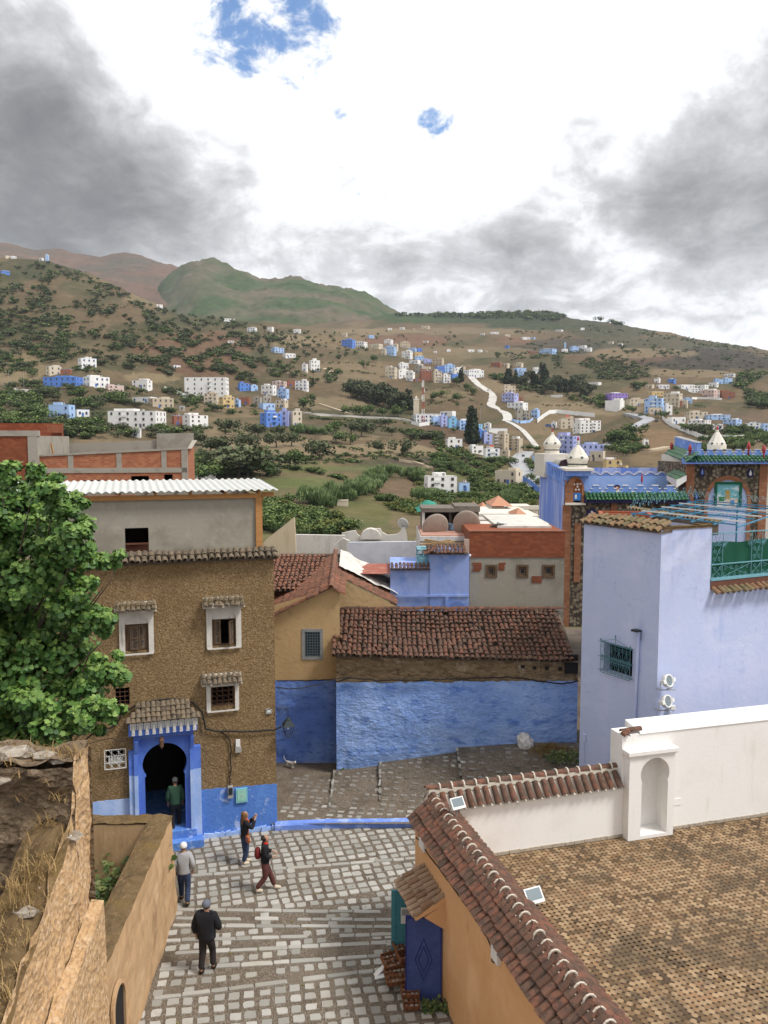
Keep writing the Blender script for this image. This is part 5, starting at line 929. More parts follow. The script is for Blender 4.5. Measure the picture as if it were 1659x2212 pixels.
def msag(q,r): return (zeR-zeL)*q*(1-r)+.05*math.sin(q*9+1)*(1-abs(2*r-1))-.07*math.sin(q*3.1)*math.sin(math.pi*r)+.05*mnoise.noise(Vector((q*12,r*3,0)))
tile_field(f,(-.2,-.3,zeL),(1,0,0),(0,3.7,zrd-zeL),WX*.655,Ls,.2,.37,.2,.15,.1,1.7,.012,sag= lambda q,r:msag(q*.655,r)); tile_field(f,(-.2+WX*.66,-.24,zeL-.02),(1,0,0),(0,3.7,zrd-zeL),WX*.345,Ls,.205,.37,.2,.15,.1,1.5,.01,sag= lambda q,r:msag(.66+q*.34,r))
i = -.2
while i<WX:f.tile((i+.36,3.45+jit(.03),zrd+.05+.05*mnoise.noise(Vector((i,0,0)))),(-1,jit(.05),jit(.05)),(0,1,0),(0,0,1),.4,.24,.2,.11); i+=.34
f.build('roof_tiles',m_tile,MH)
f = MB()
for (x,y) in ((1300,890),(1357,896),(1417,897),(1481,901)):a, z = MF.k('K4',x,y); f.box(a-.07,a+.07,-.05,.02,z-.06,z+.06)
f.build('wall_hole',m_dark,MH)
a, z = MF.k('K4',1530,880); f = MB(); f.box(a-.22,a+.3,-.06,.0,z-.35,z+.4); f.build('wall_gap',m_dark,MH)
cp =[(110,958),(180,960),(260,958),(340,955),(392,952)]
cable('alley_cable',[(MF.k('K4',x,y,.9)[0],.9,MF.k('K4',x,y,.9)[1]) for x,y in cp],.022,'black cable with clips along the top of the blue wall in the alley',M=MF.M)
cp =[(395,965),(470,945),(530,950),(600,958),(700,956),(800,955),(900,952),(1000,948),(1100,944),(1200,943),(1300,946),(1370,960),(1430,968),(1480,974),(1530,968),(1570,960)]
cable('festoon_cable',[(MF.k('K4',x,y,-.16)[0],-.16,MF.k('K4',x,y,-.16)[1]) for x,y in cp],.028,'black cable of hanging bulb holders along the top of the long blue wall',M=MF.M,wob=.02)
cp =[(108,992),(180,998),(250,990),(320,975),(400,948),(470,940)]
cable('slack_cable',[(MF.k('K4',x,y,-.3-3.2*(470-x)/362)[0],-.3-3.2*(470-x)/362,MF.k('K4',x,y,-.3-3.2*(470-x)/362)[1]) for x,y in cp],.02,'slack black cable crossing the alley from the pebble-dashed house',M=MF.M)
# gabled tan house
GF = Frame((-4.9,32.8,0),0)
GH = thing('house','tan gabled house with red tile roof and small grilled window behind the alley','house',GF.M)
A = GF.k('K4',375,512); E1 = GF.k('K4',105,652); E2 = GF.k('K4',655,640); gwn =[GF.k('K4',246,780)[0],GF.k('K4',320,780)[0],GF.k('K4',283,842)[1],GF.k('K4',283,722)[1]]; zbl = GF.k('K4',250,958)[1]
f = MB(); zl = E1[1]-.1; x1 = 3.12; f.wall(-1.5,x1,zbl,zl,0,[gwn],.2)
f.poly([(-1.5,0,zl),(x1,0,zl),(x1,0,max(zl+.01,A[1]-(x1-A[0])*.52)),(A[0],0,A[1]),(-1.5,0,zl+.01)]); f.build('wall',m_tanpl,GH)
f = MB(); rough_grid(f,(-1.5,-.03,-.3),(6.0,0,0),(0,0,zbl+.32),40,40,.04,1.6,(0,-1,0)); f.build('blue_wall',mat('deep_blue_limewash',(.10,.19,.55),L=[('noise',.8,(.16,.27,.62),.45,.65),('noise',(3,3,6),(.05,.10,.36),.52,.68,.7),('z',(1,1,1),(.30,.38,.6),.6,.2,.7)],B=[('noise',6,.5,.05)]),GH)
f = MB(); room(f,*gwn[:2],.2,1,*gwn[2:]); f.build('interior',m_dark,GH)
f = MB(); s = .12; plate(f,gwn[0]-s,gwn[1]+s,gwn[2]-s,gwn[3]+s,[(gwn[0],gwn[2]-s),(gwn[0],gwn[3]),(gwn[1],gwn[3]),(gwn[1],gwn[2]-s)],-.025,.01); f.box(gwn[0],gwn[1],-.03,.05,gwn[2]-s,gwn[2]); f.build('window_surround',mat('cement_patch',(.26,.27,.27),L=[('noise',9,(.18,.18,.18),.5,.7)],B=[('noise',12,.4,.02)]),GH)
bars([gwn[0]+.01,gwn[1]-.01,gwn[2]+.01,gwn[3]-.01],-.0,6,9,mat('grey_iron',(.10,.13,.15),rough=.6),GH,.011,True )
AF = Vector((atY(*k('K4',395,338),40.2)-GF.o)); ap = Vector((A[0],-.25,A[1]+.05)); el = Vector((E1[0]-.6,-.25,E1[1]-.18)); slope_l =(el-ap)
f = MB(); mid = MB(); ridge = AF-ap
dn = Vector((slope_l.x,0,slope_l.z)); side = ridge.normalized(); f.mi = 1; f.poly([ap,ap+slope_l,ap+slope_l+ridge,ap+ridge]); rr_ = Vector((2.75,0,-1.35)); f.mi = 2; a_, b_ = ap+side*2.6+Vector((0,0,-.04)), ap+side*2.6+rr_+Vector((0,0,-.04)); f.poly([a_,b_,Vector((b_.x,b_.y,4)),Vector((a_.x,a_.y,4))]); c_ = ap+ridge+rr_; f.poly([b_,Vector((c_.x,c_.y,c_.z)),Vector((c_.x,c_.y,4)),Vector((b_.x,b_.y,4))]); f.mi = 1; f.poly([ap,ap+ridge,ap+ridge+rr_,ap+side*2.6+rr_,ap+side*2.6+rr_*.19,ap+rr_*.19]); f.mi = 0
tile_field(f,ap+slope_l,side,-dn,ridge.length,dn.length,.2,.37,.2,.15,.1,1.3); tile_field(f,ap+rr_*.19,side,-rr_,2.6,rr_.length*.19,.2,.37,.2,.15,.1,1.3); tile_field(f,ap+rr_+side*2.6,side,-rr_,ridge.length*.5-1.2,rr_.length,.2,.37,.2,.15,.1,1.3)
q = 0
while q<ridge.length:f.tile(ap+side*(q+.36)+Vector((0,0,.06)),-side,(1,0,0),(0,0,1),.4,.23,.19,.11); q+=.34
f.build('roof_tiles',[m_tile_red,m_mortar_dk,m_tanpl],GH)
f = MB(); p0 = ap+ridge*.5+Vector((.25,0,.12)); rough_grid(f,p0,ridge*.5,rr_*.95+Vector((0,0,.0)),14,20,.1,1.4,(0,0,1)); f.build('mortar_covering',m_oldwhite,GH)
f = MB(); f.mi = 1; f.poly([(-2.5,2.6,6.75),(2.4,2.6,6.75),(2.4,6.8,7.68),(-2.5,6.8,7.68)]); f.box(-2.5,2.9,6.7,7.1,5,7.8); f.mi = 0; tile_field(f,(-2.5,2.5,6.8),(1,0,0),(0,4.2,.93),4.6,4.3,.21,.37,.2,.15,.1,1.3); f.build('rear_roof_tiles',[m_tile_red,m_mortar_dk],GH)
cp =[(330,345),(300,365),(250,400),(180,450),(130,480)]
# small blue house and brick house behind the tiled roof
SF = Frame((0,36.5,0),0)
def bx(fr,c,x0,x1,y0,off=0):a = fr.k(c,x0,y0,off); b = fr.k(c,x1,y0,off); return a[0], b[0],(a[1]+b[1])/2
SB = thing('house','small pale blue house with stepped parapets capped by clay tiles','house',SF.M)
m_sky = mat('faded_blue_plaster',(.27,.36,.66),L=[('noise',.45,(.16,.26,.60),.5,.62,.75),('noise',1.6,(.40,.46,.66),.52,.68,.6),('noise',(2,2,.4),(.14,.2,.42),.6,.74,.6)],B=[('noise',6,.25,.03)])
a0, a1, za = bx(SF,'K4',660,852,422); b0, b1, zb1 = bx(SF,'K4',852,1042,346)
f = MB(); f.box(a0,a1,0,4,3,za); f.box(b0,b1,-.05,3.2,3,zb1); f.box(a0,b1,-.1,-.05,SF.k('K4',800,545)[1]-.06,SF.k('K4',800,545)[1]+.03); f.box(SF.k('K4',930,570)[0]-.05,SF.k('K4',930,570)[0]+.1,-.12,-.05,3,SF.k('K4',800,545)[1]); f.build('wall',m_sky,SB)
f = MB(); c =(SF.k('K4',945,600)[0]+SF.k('K4',1020,600)[0])/2; hw =(SF.k('K4',1020,600)[0]-SF.k('K4',945,600)[0])/2; z = SF.k('K4',980,572)[1]; f.prism([(x,-.075,zz) for x,zz in arch(c,z-1.4,z-.35,z,hw,12,'round')],(0,.02,0)); f.build('arched_panel',mat('blue_panel',(.13,.21,.5)),SB)
f = MB(); f.mi = 1; f.box(a0,a1,-.12,.2,za,za+.04); f.box(b0-.1,b1-.05,-.15,.5,zb1,zb1+.05); f.mi = 0; tile_field(f,(a0,-.18,za+.05),(1,0,0),(0,.4,.14),a1-a0,.42,.17,.3,.16,.12,.07,1); tile_field(f,(b0-.15,-.3,zb1+.04),(1,0,0),(0,.8,.3),b1-b0,.8,.18,.34,.17,.13,.08,1.2); tile_field(f,(b0-.25,.6,zb1+.02),(0,-1,0),(.7,0,.3),1.0,.6,.18,.34,.17,.13,.08,1.2); f.build('parapet_tiles',[m_tile,m_mortar_dk],SB)
f = MB()
for i in range(12):x = lerp(b0+.3,b1-.3,rng.random()); M = Matrix.Translation((x,.5+rng.random(),zb1+.34+jit(.05)))@Matrix.Rotation(jit(.6),4,'Z')@Matrix.Rotation(jit(.15),4,'Y'); f.box(-.5-rng.random()*.5,.5,-.06,.06,-.03,.05,M=M)
tag(f.build('scrap_timber',mat('scrap_wood',(.2,.15,.1),rnd=[(.1,.07,.05),(.3,.22,.14),(.4,.36,.3),(.35,.2,.06)]),None ,SF.M),'scrap timber and rubbish piled on the roof of the small pale blue house','scrap timber')
f = MB(); x0, x1, z0 = bx(SF,'K4',790,850,403,.8); z1 = SF.k('K4',820,326,.8)[1]
for (a,b,c,d) in ((x0,x0+.05,z0,z1),(x1-.05,x1,z0,z1),(x0,x1,z1-.05,z1),(x0,x1,(z0+z1)/2-.03,(z0+z1)/2+.03),((x0+x1)/2-.02,(x0+x1)/2+.02,(z0+z1)/2,z1)):f.box(a,b,.8,.85,c,d); f.box(a,b,1.9,1.95,c,d)
f.box(x0,x1,.78,1.95,z0,(z0+z1)/2-.03); f.box(x0,x1,.8,1.95,z1,z1+.03)
tag(f.build('stair_hatch',m_teal if False else mat('pale_teal',(.22,.42,.47),L=[('noise',6,(.14,.3,.36),.5,.7)]),None ,SF.M),'pale teal metal roof hatch frame beside the small blue house','roof hatch')
CF = Frame((0,36.9,0),0)
CH = thing('house','unfinished house of grey blockwork below and red brick above with three small windows','house',CF.M)
x0, x1, zt = bx(CF,'K4',1045,1505,238); zm = CF.k('K4',1270,362)[1]; wins =[[CF.k('K4',a,430)[0],CF.k('K4',b,430)[0],CF.k('K4',1200,460)[1],CF.k('K4',1200,397)[1]] for a,b in ((1120,1176),(1271,1328),(1394,1456))]
f = MB(); f.wall(x0,x1,3,zm,0,wins,.25); f.poly([(x0,0,3),(x0,0,zm),(x0,7,zm),(x0,7,3)]); f.build('block_wall',m_concrete,CH)
f = MB(); f.box(x0-.02,x1,-.03,7,zm,zt); f.build('brick_wall',m_brick_dk,CH); f = MB(); f.box(x0-.04,x1,-.05,.25,zt,zt+.04); f.build('coping',m_tile_red,CH)
f = MB(); q = x0-.05; f.box(x0-.25,x0-.03,-.06,.3,3,CF.k('K4',1045,275)[1]); f.build('corner_pier',mat('pinkish_render',(.45,.32,.26),L=[('noise',3,(.5,.42,.36),.5,.7)]),CH)
for h in wins:
 f = MB(); room(f,h[0],h[1],.25,.9,h[2],h[3]); o = f.build('window',m_dark,CH); f = MB(); t = .09
 for (a,b,c,d) in ((h[0],h[0]+t,h[2],h[3]),(h[1]-t,h[1],h[2],h[3]),(h[0]+t,h[1]-t,h[3]-t,h[3]),(h[0]+t,h[1]-t,h[2],h[2]+t)):f.box(a,b,-.03,.1,c,d)
 t2 = .19
 for (a,b,c,d) in ((h[0]+t,h[0]+t2,h[2]+t,h[3]-t),(h[1]-t2,h[1]-t,h[2]+t,h[3]-t),(h[0]+t2,h[1]-t2,h[3]-t2,h[3]-t),(h[0]+t2,h[1]-t2,h[2]+t,h[2]+t2)):f.box(a,b,.03,.14,c,d)
 f.build('frame',m_darkwood,o); f = MB(); f.box(h[0]+t2,h[1]-t2,.12,.13,h[2]+t2,h[3]-t2); f.build('pane',m_glass,o)
for (a,b,c,d) in ((1058,1098,385,430),(1181,1216,385,425),(1346,1391,450,486)):
 p = CF.k('K4',a,d); q = CF.k('K4',b,c); f = MB()
 n = 4
 for i in range(n):z0, z1 = lerp(p[1],q[1],i/n), lerp(p[1],q[1],(i+1)/n)-.02; f.box(p[0]+jit(.04),q[0]+jit(.04),-.02-rng.random()*.02,.01,z0,z1)
 f.build('exposed_bricks',m_brick_dk,CH)
f = MB(); f.tube([(x0+.02,-.3,CF.k('K4',1045,348)[1]),(x0-.35,-.35,CF.k('K4',1045,348)[1]-.02)],.06,8); f.build('spout',m_plastic,CH)
f = MB(); f.poly([(x0,0,zt-.02),(x1,0,zt-.02),(x1,7,zt+.02),(x0,7,zt+.02)]); f.box(CF.k('R4',745,400,1.5)[0],x1-.3,1.5,7.5,zt,zt+.1); f.build('flat_roof',m_oldwhite,CH)
f = MB(); a, b = atY(*k('R4',770,400),38.6), atY(*k('R4',823,330),38.6); f.box(a.x,b.x,38.6,39.1,a.z,b.z); f.box(a.x+.05,b.x-.3,38.58,38.6,a.z+.1,b.z-.1); tag(f.build('air_conditioner',m_plastic),'white air conditioner unit on the roof of the brick house','air conditioner')
def dish(px,py,Y,rad,label,cr='R4',hgt=1.2,m= None ,az=0.0,tilt=62):
 p = atY(*k(cr,px,py),Y); D = thing('satellite_dish',label,'satellite dish',Matrix.Translation(p),'satellite dishes on the roofs'); M = Matrix.Rotation(az,4,'Z')@Matrix.Rotation(R(tilt),4,'X')@Matrix.Diagonal((1,1.08,1,1))
 b = MB(); b.smooth = True ; n = 28; pr =[(rad*q/8,.16*rad*(q/8)**2) for q in range(9)]; b.lathe(pr+[(rad*1.015,.17*rad),(rad,.13*rad)]+[(rad*q/8,.16*rad*(q/8)**2-.02) for q in range(7,-1,-1)],n); b.build('reflector',m or mat_dish,D,M)
 b = MB(); b.tube([(0,.1,-rad*.1),(0,.15,-hgt)],.045*rad+.01,6); b.tube([(0,-.02,-rad*.3),(0,.12,-rad*.5)],.03,5); b.build('mast',m_rust,D); b = MB(); t = M@Vector((0,0,rad*.8)); b.tube([M@Vector((0,-rad*.95,.12*rad)),t],.015,5); b.tube([t,t+Vector((0,.1,0))],.045,6); b.build('receiver',m_grey,D); return D
mat_dish = mat('beige_dish',(.36,.30,.25),L=[('noise',4,(.30,.245,.2),.5,.7),('noise',20,(.25,.19,.14),.62,.74,.6)],rough=.6)
dish(241,370,40.5,.66,'left of the two large beige satellite dishes in front of the rooftop shelter',hgt=.9,tilt=-68,az=R(14)); dish(492,345,40.3,.66,'right of the two large beige satellite dishes in front of the rooftop shelter',hgt=.95,tilt=-70,az=R(-4)); dish(752,385,38.9,.45,'dark satellite dish lying low beside the rooftop air conditioner',hgt=.4,m=mat('grey_dish',(.2,.2,.19)),tilt=-35); dish(720,200,47,.32,'small pale satellite dish on the end of the scalloped white wall','K4',.9,m=mat('white_dish',(.55,.54,.5)),tilt=-70,az=R(-20))
Rr = Frame((0,41.6,0),0); RS = thing('shelter','open fronted concrete shelter on the pink roof terrace behind two dishes','shelter',Rr.M)
x0, x1, z0 = bx(Rr,'R4',130,590,390); z1 = Rr.k('R4',300,240)[1]; xm = Rr.k('R4',366,300)[0]; m_ink = mat('dark_shelter_render',(.12,.10,.085),L=[('noise',2,(.07,.06,.05),.5,.7)])  # plain dark render for the shelter walls, with random darker mottling
f = MB(); f.box(x0,x0+.12,0,2,z0-.5,z1); f.box(x1-.25,x1,0,2,z0-.5,z1); f.box(xm-.08,xm+.05,.3,.45,z0-.5,z1); f.box(x0,x1,2,2.15,z0-.5,z1); f.build('wall',m_ink,RS); f = MB(); f.box(x0-.05,xm+.2,-.15,2.2,z1,z1+.2); f.box(xm+.2,x1+.05,-.15,2.2,z1+.02,z1+.3); f.build('roof_slab',mat('dark_slab',(.17,.145,.12),L=[('noise',3,(.09,.08,.065),.5,.7)]),RS); f = MB(); f.box(x0-.02,x0+.12,-.06,-.0,z0-.5,z1+.05); f.build('white_post',m_oldwhite,RS)
tubm = mat('blue_tub',(.16,.30,.46),rough=.5)
for i,(x,y) in enumerate(((323,375),(355,362),(372,362),(403,372))):
 p = atY(*k('R4',x,y),41.2); f = MB(); f.lathe([(.15,-.14),(.19,.16),(.17,.16),(.13,-.1)],12); tag(f.build('tub',[tubm,mat('grey_tub',(.12,.13,.15)) if 'grey_tub' not in MATS else MATS['grey_tub']][i==1],None ,Matrix.Translation(p)),'dark grey plastic tub among blue tubs in the rooftop shelter' if i==1 else 'blue plastic tub standing in the rooftop shelter between the dishes','tub','tubs in the rooftop shelter')
PT = thing('house','white walled house with a pink roof terrace carrying the satellite dishes','house',Matrix.Translation((0,39,0))); Pf = Frame((0,39,0),0); x0, x1, z1 = bx(Pf,'R4',115,530,442); f = MB(); f.box(x0,x1,0,5,3,z1); f.build('wall',m_oldwhite,PT); f = MB(); f.box(x0+.05,x1,.15,5,z1,z1+.05); f.build('terrace_floor',mat('pink_screed',(.40,.22,.17),L=[('noise',3,(.46,.3,.24),.5,.7)]),PT)
f = MB(); p0, p1 = atY(*k('R4',592,395),40), atY(*k('R4',745,395),40); zz = atY(*k('R4',600,308),42).z
for i in range(13):t = i/12; x = lerp(p0.x,p1.x,t); f.tube([(x,40,p0.z),(x-.12,42,zz)],.03,4)
for j in range(6):t = j/5; f.tube([(p0.x-.12*t,40+2*t,lerp(p0.z,zz,t)),(p1.x-.12*t,40+2*t,lerp(p0.z,zz,t))],.03,4)
tag(f.build('roof_grating',m_rust),'rusty square bar grating propped on the roof beside the shelter','grating')
WT = thing('house','white walled roof terraces with a scalloped parapet behind the gabled house','house',Matrix.Translation((0,46,0))); Wf = Frame((0,46,0),0)
def wpoly(name,pts,m,Y,th,c='K4'):
 f = MB(); w =[atY(*k(c,x,y),Y)-Vector((0,46,0)) for x,y in pts]; f.prism(w,(0,th,0)); return f.fixn(f.build(name,m,WT))
wpoly('wedge_wall',[(45,292),(60,275),(195,168),(203,335),(200,460),(45,460)],mat('cream_render',(.55,.45,.31),L=[('noise',(3,3,.4),(.42,.34,.22),.5,.7,.7)]),44,.3); wpoly('terrace_wall',[(200,252),(440,256),(440,460),(200,460)],m_oldwhite,45.5,.3)
sc =[(425,245),(455,238),(490,232),(500,250),(522,266),(545,258),(558,232),(572,224),(612,222),(620,240),(648,255),(690,250),(708,240),(716,215),(732,215),(742,262),(745,330),(425,330)]
wpoly('scalloped_wall',sc,m_oldwhite,47,.25); wpoly('inner_wall',[(455,290),(805,285),(805,420),(455,420)],mat('bluish_whitewash',(.58,.58,.62),L=[('noise',.8,(.48,.48,.54),.48,.66),('noise',(1.5,1.5,.3),(.38,.34,.32),.6,.74,.6)],B=[('noise',9,.2,.02)]),45,.25); wpoly('low_wall',[(390,300),(430,270),(462,282),(440,345),(430,460),(390,460)],m_oldwhite,43,.3)
f = MB(); a, b, c, d =(atZ(*k('K4',x,y),7.3)-Vector((0,46,0)) for x,y in ((455,392),(805,392),(800,445),(440,440))); f.poly([a,b,c,d]); f.build('red_floor',mat('red_tiles_floor',(.30,.10,.07),L=[('noise',2,(.4,.2,.15),.5,.7)]),WT)
f = MB(); f.tube([atY(*k('K4',805,245),44),atY(*k('K4',700,365),44.5)],.015,4); tag(f.build('washing_line',m_plastic),'slack white line strung over the whitewashed roof terrace','line')
f = MB(); p = atY(*k('K4',565,275),46.5); f.prism([p+Vector((.6*math.cos(t*math.pi/8),0,.6*math.sin(t*math.pi/8))) for t in range(9)],(0,.8,0)); tag(f.build('roof_vent',m_oldwhite),'small white barrel shaped vent behind the scalloped wall','vent')
f = MB(); f.smooth = True ; a, b = atY(*k('K4',785,112),56), atY(*k('K4',940,135),56); n = 24; vs =[]
for i in range(n+1):
 for j in range(13):
  s, t = i/n, j/12; z = lerp(a.z,b.z,s)+.75*math.sin(math.pi*min(1,s*1.1))*math.sin(math.pi*t)**.7+.12*mnoise.noise(Vector((s*5,t*4,0)))-.3; vs.append((lerp(a.x,b.x,s),54.5+4*t,z))
f.add(vs,[(i*13+j,(i+1)*13+j,(i+1)*13+j+1,i*13+j+1) for i in range(n) for j in range(12)]); tag(f.build('shade_net',mat('green_net',(.03,.21,.15),L=[('noise',(4,14,4),(.05,.29,.21),.45,.65)])),'green shade net draped over a low frame below the fields','shade net')
OC = thing('building','low white complex with pyramid roofs of orange tile below the fields','building',Matrix.Translation((0,66,0))); m_or = mat('orange_tile',(.47,.24,.15),L=[('wave',(6,6,6),(.38,.18,.11),.4,.7,.5)]); m_cw = mat('cream_white',(.66,.61,.52),L=[('noise',1,(.55,.49,.4),.5,.7,.6)])
OO = Vector((0,66,0)); f = MB();
for (x0,x1,y0,y1,Y,dp) in ((1020,1380,168,400,62,10),(1150,1215,118,200,70,4),(1225,1375,128,190,72,6),(1270,1330,165,225,60.5,4),(1300,1380,160,230,61.5,5),(1040,1110,128,200,74,5)):
 a, b = atY(*k('K4',x0,y0),Y)-OO, atY(*k('K4',x1,y0),Y)-OO; f.box(a.x,b.x,Y-66,Y-66+dp,-14,a.z)
f.build('wall',m_cw,OC)
for (x0,x1,y0,Y,dp,h) in ((1148,1252,114,69.5,4.5,.75),(1058,1092,128,74,4,.55),(1100,1140,128,74,4,.5),(1266,1334,165,60.4,4,.5),(1040,1085,190,61,2,.3)):
 a, b = atY(*k('K4',x0,y0),Y)-OO, atY(*k('K4',x1,y0),Y)-OO; y = Y-66; m =((a.x+b.x)/2,y+dp/2,a.z+h); f = MB(); q =[(a.x,y,a.z),(b.x,y,a.z),(b.x,y+dp,a.z),(a.x,y+dp,a.z)]; f.add(q+[m],[(0,1,4),(1,2,4),(2,3,4),(3,0,4)]); f.build('hipped_roof',m_or,OC)
f = MB()
for (x0,x1,y0,y1,Y) in ((1020,1235,166,172,61.9),(1225,1378,126,130,71.9),(1235,1300,200,204,59)):a, b = atY(*k('K4',x0,y1),Y)-OO, atY(*k('K4',x1,y0),Y)-OO; f.box(a.x,b.x,Y-66-.1,Y-66+.3,a.z,b.z+.25)
f.build('parapet',m_cw,OC); f = MB()
for i in range(5):a = atY(*k('K4',1192+i*11,138),69.9)-OO; f.prism([(a.x+x*.22,69.9-66,a.z+z) for x,z in arch(0,-.35,0,.2,1,6)],(0,.1,0))
f.build('arched_openings',m_dark,OC)
BF = Frame((0,48,0),8); UB = thing('building','unfinished brick and concrete building with open windows behind the corrugated roof','building',BF.M)
P_ = lambda x, y, off = 0:BF.k('K3',x,y,off)
x0, x1 = P_(215,300)[0], P_(1018,300)[0]; zA, zB = P_(215,272)[1], P_(1018,232)[1]; wn =[[P_(a,400)[0],P_(b,400)[0],P_(600,470)[1],P_(600,c)[1]] for a,b,c in ((455,565,402),(713,811,380),(893,940,372),(270,300,415))]
zmn = min(zA,zB)-.15
f = MB(); f.wall(x0-1.5,x1,-2,zmn,0,wn,.3); f.poly([(x0,0,zmn),(x1,0,zmn),(x1,0,zB),(x0,0,zA)]); a = P_(1056,185,7); f.poly([(x1,0,-2),(a[0],7,-2),(a[0],7,a[1]),(x1,0,zB)]); f.build('brick_wall',m_brick,UB)
for h in wn:f = MB(); room(f,h[0],h[1],.3,3,h[2],h[3]); f.build('window_recess',m_dark,UB)
f = MB()
for x in (385,648,893):q = P_(x,300)[0]; f.box(q-.14,q+.14,-.03,.2,P_(x,345)[1],lerp(zA,zB,(q-x0)/(x1-x0))-.02)
f.box(x1-.3,x1+.02,-.04,.3,-2,zB+.02); f.box(x0-.1,x1,-.04,.2,P_(600,362)[1],P_(600,335)[1]); f.prism([(x0-.2,-.06,zA-.02),(x1+.05,-.06,zB-.02),(x1+.05,-.06,zB+.08),(x0-.2,-.06,zA+.08)],(0,.35,0))
q0 = P_(205,210,7.2); q1 = P_(850,185,7.2); q2 = P_(852,148,7); q3 = P_(1052,145,7); f.prism([(q0[0]-1,7.2,2),(q1[0],7.2,2),(q1[0],7.2,q1[1]),(q0[0]-1,7.2,q0[1])],(0,.25,0)); f.prism([(q2[0],7,2),(q3[0],7,2),(q3[0],7,q3[1]),(q2[0],7,q2[1])],(0,.25,0)); f.poly([(x1+.0,.3,zB+.02),(x1+.25,.3,zB+.02),(a[0]+.2,7,a[1]+.02),(a[0]-.1,7,a[1]+.02)])
lx = P_(205,140)[0]; zl = P_(100,160)[1]; f.box(lx-.45,lx+.05,-.35,7,-2,zl); f.box(lx-5,lx+.1,-.36,.1,zl-.02,zl+.28); f.build('concrete_frame',mat('raw_concrete',(.33,.30,.25),L=[('noise',1.5,(.25,.22,.18),.48,.66,.7),('noise',9,(.40,.37,.32),.55,.7,.5)],B=[('noise',14,.3,.02)]),UB)
f = MB(); f.box(lx-6,lx-.45,-.3,6,-2,zl-.02); f.box(lx-6,lx+.0,5.5,5.8,zl,P_(100,92,5.5)[1]); f.box(lx-.3,lx+.0,2,5.5,zl+.2,P_(150,100,4)[1]); f.build('stair_block',m_brick_dk,UB)
f = MB(); f.tube([BF.w(*( lambda s:(s[0],2,s[1]))(P_(278,200,2))),BF.w(*( lambda s:(s[0],2,s[1]))(P_(290,268,2)))],.05,4); tag(f.build('timber_prop',m_beam),'leaning timber prop inside the parapet of the unfinished brick building','timber')
# restaurant with domes, merlons and pebble-faced walls
QF = Frame((0,45,0),0)
MO = thing('building','ornate blue and pebble faced building with white domes, stepped merlons and green tile cornices','building',QF.M)
m_peb = mat('pebble_facing',(.16,.13,.09),L=[('cell',5.5,(.30,.25,.18),.35,.85,.9),('voro',5.5,(.045,.035,.03),.42,.6,.9),('noise',.8,(.12,.095,.06),.5,.7,.5)],B=[('voro',5.5,-1.0,.08)])
m_pier = mat('thin_red_brick',(.27,.11,.055),L=[('brick',3.2,(.34,.16,.085),.1,.5,.9),('brick',3.2,(.16,.11,.08),.75,1,.8)],B=[('brick',3.2,-.8,.03)])
m_tower = mat('streaked_blue_wall',(.16,.26,.66),L=[('noise',(.9,.9,.12),(.46,.52,.78),.42,.6,.9),('noise',(2.6,2.6,.2),(.08,.16,.58),.58,.68,.75),('noise',5,(.38,.46,.74),.55,.7,.4)],B=[('noise',6,.2,.02)])
m_mblue = mat('merlon_blue',(.15,.26,.62),L=[('noise',1.5,(.24,.36,.68),.45,.65),('noise',6,(.10,.17,.44),.56,.7,.6)])
m_bright = mat('bright_blue_wall',(.25,.43,.82),L=[('noise',.7,(.33,.50,.84),.45,.65),('noise',(2,2,.5),(.16,.29,.66),.6,.72,.6)])
m_dome = mat('dome_white',(.66,.62,.54),L=[('noise',1.2,(.56,.51,.43),.5,.7,.7),('noise',7,(.42,.36,.28),.62,.74,.6)],B=[('noise',8,.15,.01)])
m_gt = mat('green_glazed_tiles',(.03,.12,.05),rnd=[(.018,.075,.03),(.045,.15,.05),(.10,.22,.10),(.03,.10,.045)],rough=.35,spec=.6)
m_redp = mat('red_finial',(.36,.03,.035),rough=.45,spec=.5); m_ornb = mat('dark_ornament',(.035,.055,.05),rough=.6); m_orange = mat('carved_wood',(.27,.09,.03),L=[('noise',6,(.19,.06,.02),.5,.7)]); m_inkb = mat('ink_blue',(.025,.02,.08),rough=.6); m_pink = m_plastic
q = lambda c, x, y, off = 0.0:QF.k(c,x,y,off)
XT0, XT1 = q('T2',690,1300)[0], q('T2',1215,1300)[0]; zBot = 3.0
xl = q('T2',690,1600)[0]-.05; zn = q('T2',650,1110)[1]; zf = atY(*k('T2',170,785),52).z
f = MB(); f.poly([(xl,0,zBot),(xl,0,zn),(xl,7.2,zf),(xl,7.2,zBot)]); f.poly([(xl,7.2,zBot),(xl,7.2,zf),(XT1+8,7.2,zf),(XT1+8,7.2,zBot)]); f.build('side_wall',m_tower,MO)
f = MB(); n = 12
for i in range(n):
 t0 = i/n; y0 = .1+7.0*t0; z = lerp(zn,zf,t0+.03); f.box(xl-.06,xl+.2,y0,y0+.34,z-.02,z+.62*(1-.12*t0)); f.box(xl-.04,xl+.2,y0+.34,y0+.585,z-.02,z+.2); f.box(xl-.09,xl+.22,y0,y0+.34,z+.62*(1-.12*t0),z+.62*(1-.12*t0)+.05)
f.prism([(xl-.08,0,zn-.1),(xl-.08,0,zn),(xl-.08,7.2,zf),(xl-.08,7.2,zf-.1)],(.15,0,0)); f.build('side_merlons',m_mblue,MO)
zs = q('T2',1000,850)[1]; zl = q('T2',900,1560)[1]; c =(q('T2',870,1300)[0]+q('T2',1050,1300)[0])/2
a0, a1, zat = q('T2',715,1300)[0], q('T2',1108,1300)[0], q('T2',960,975)[1]; i0, i1, zit = q('T2',870,1300)[0], q('T2',1052,1300)[0], q('T2',960,1030)[1]
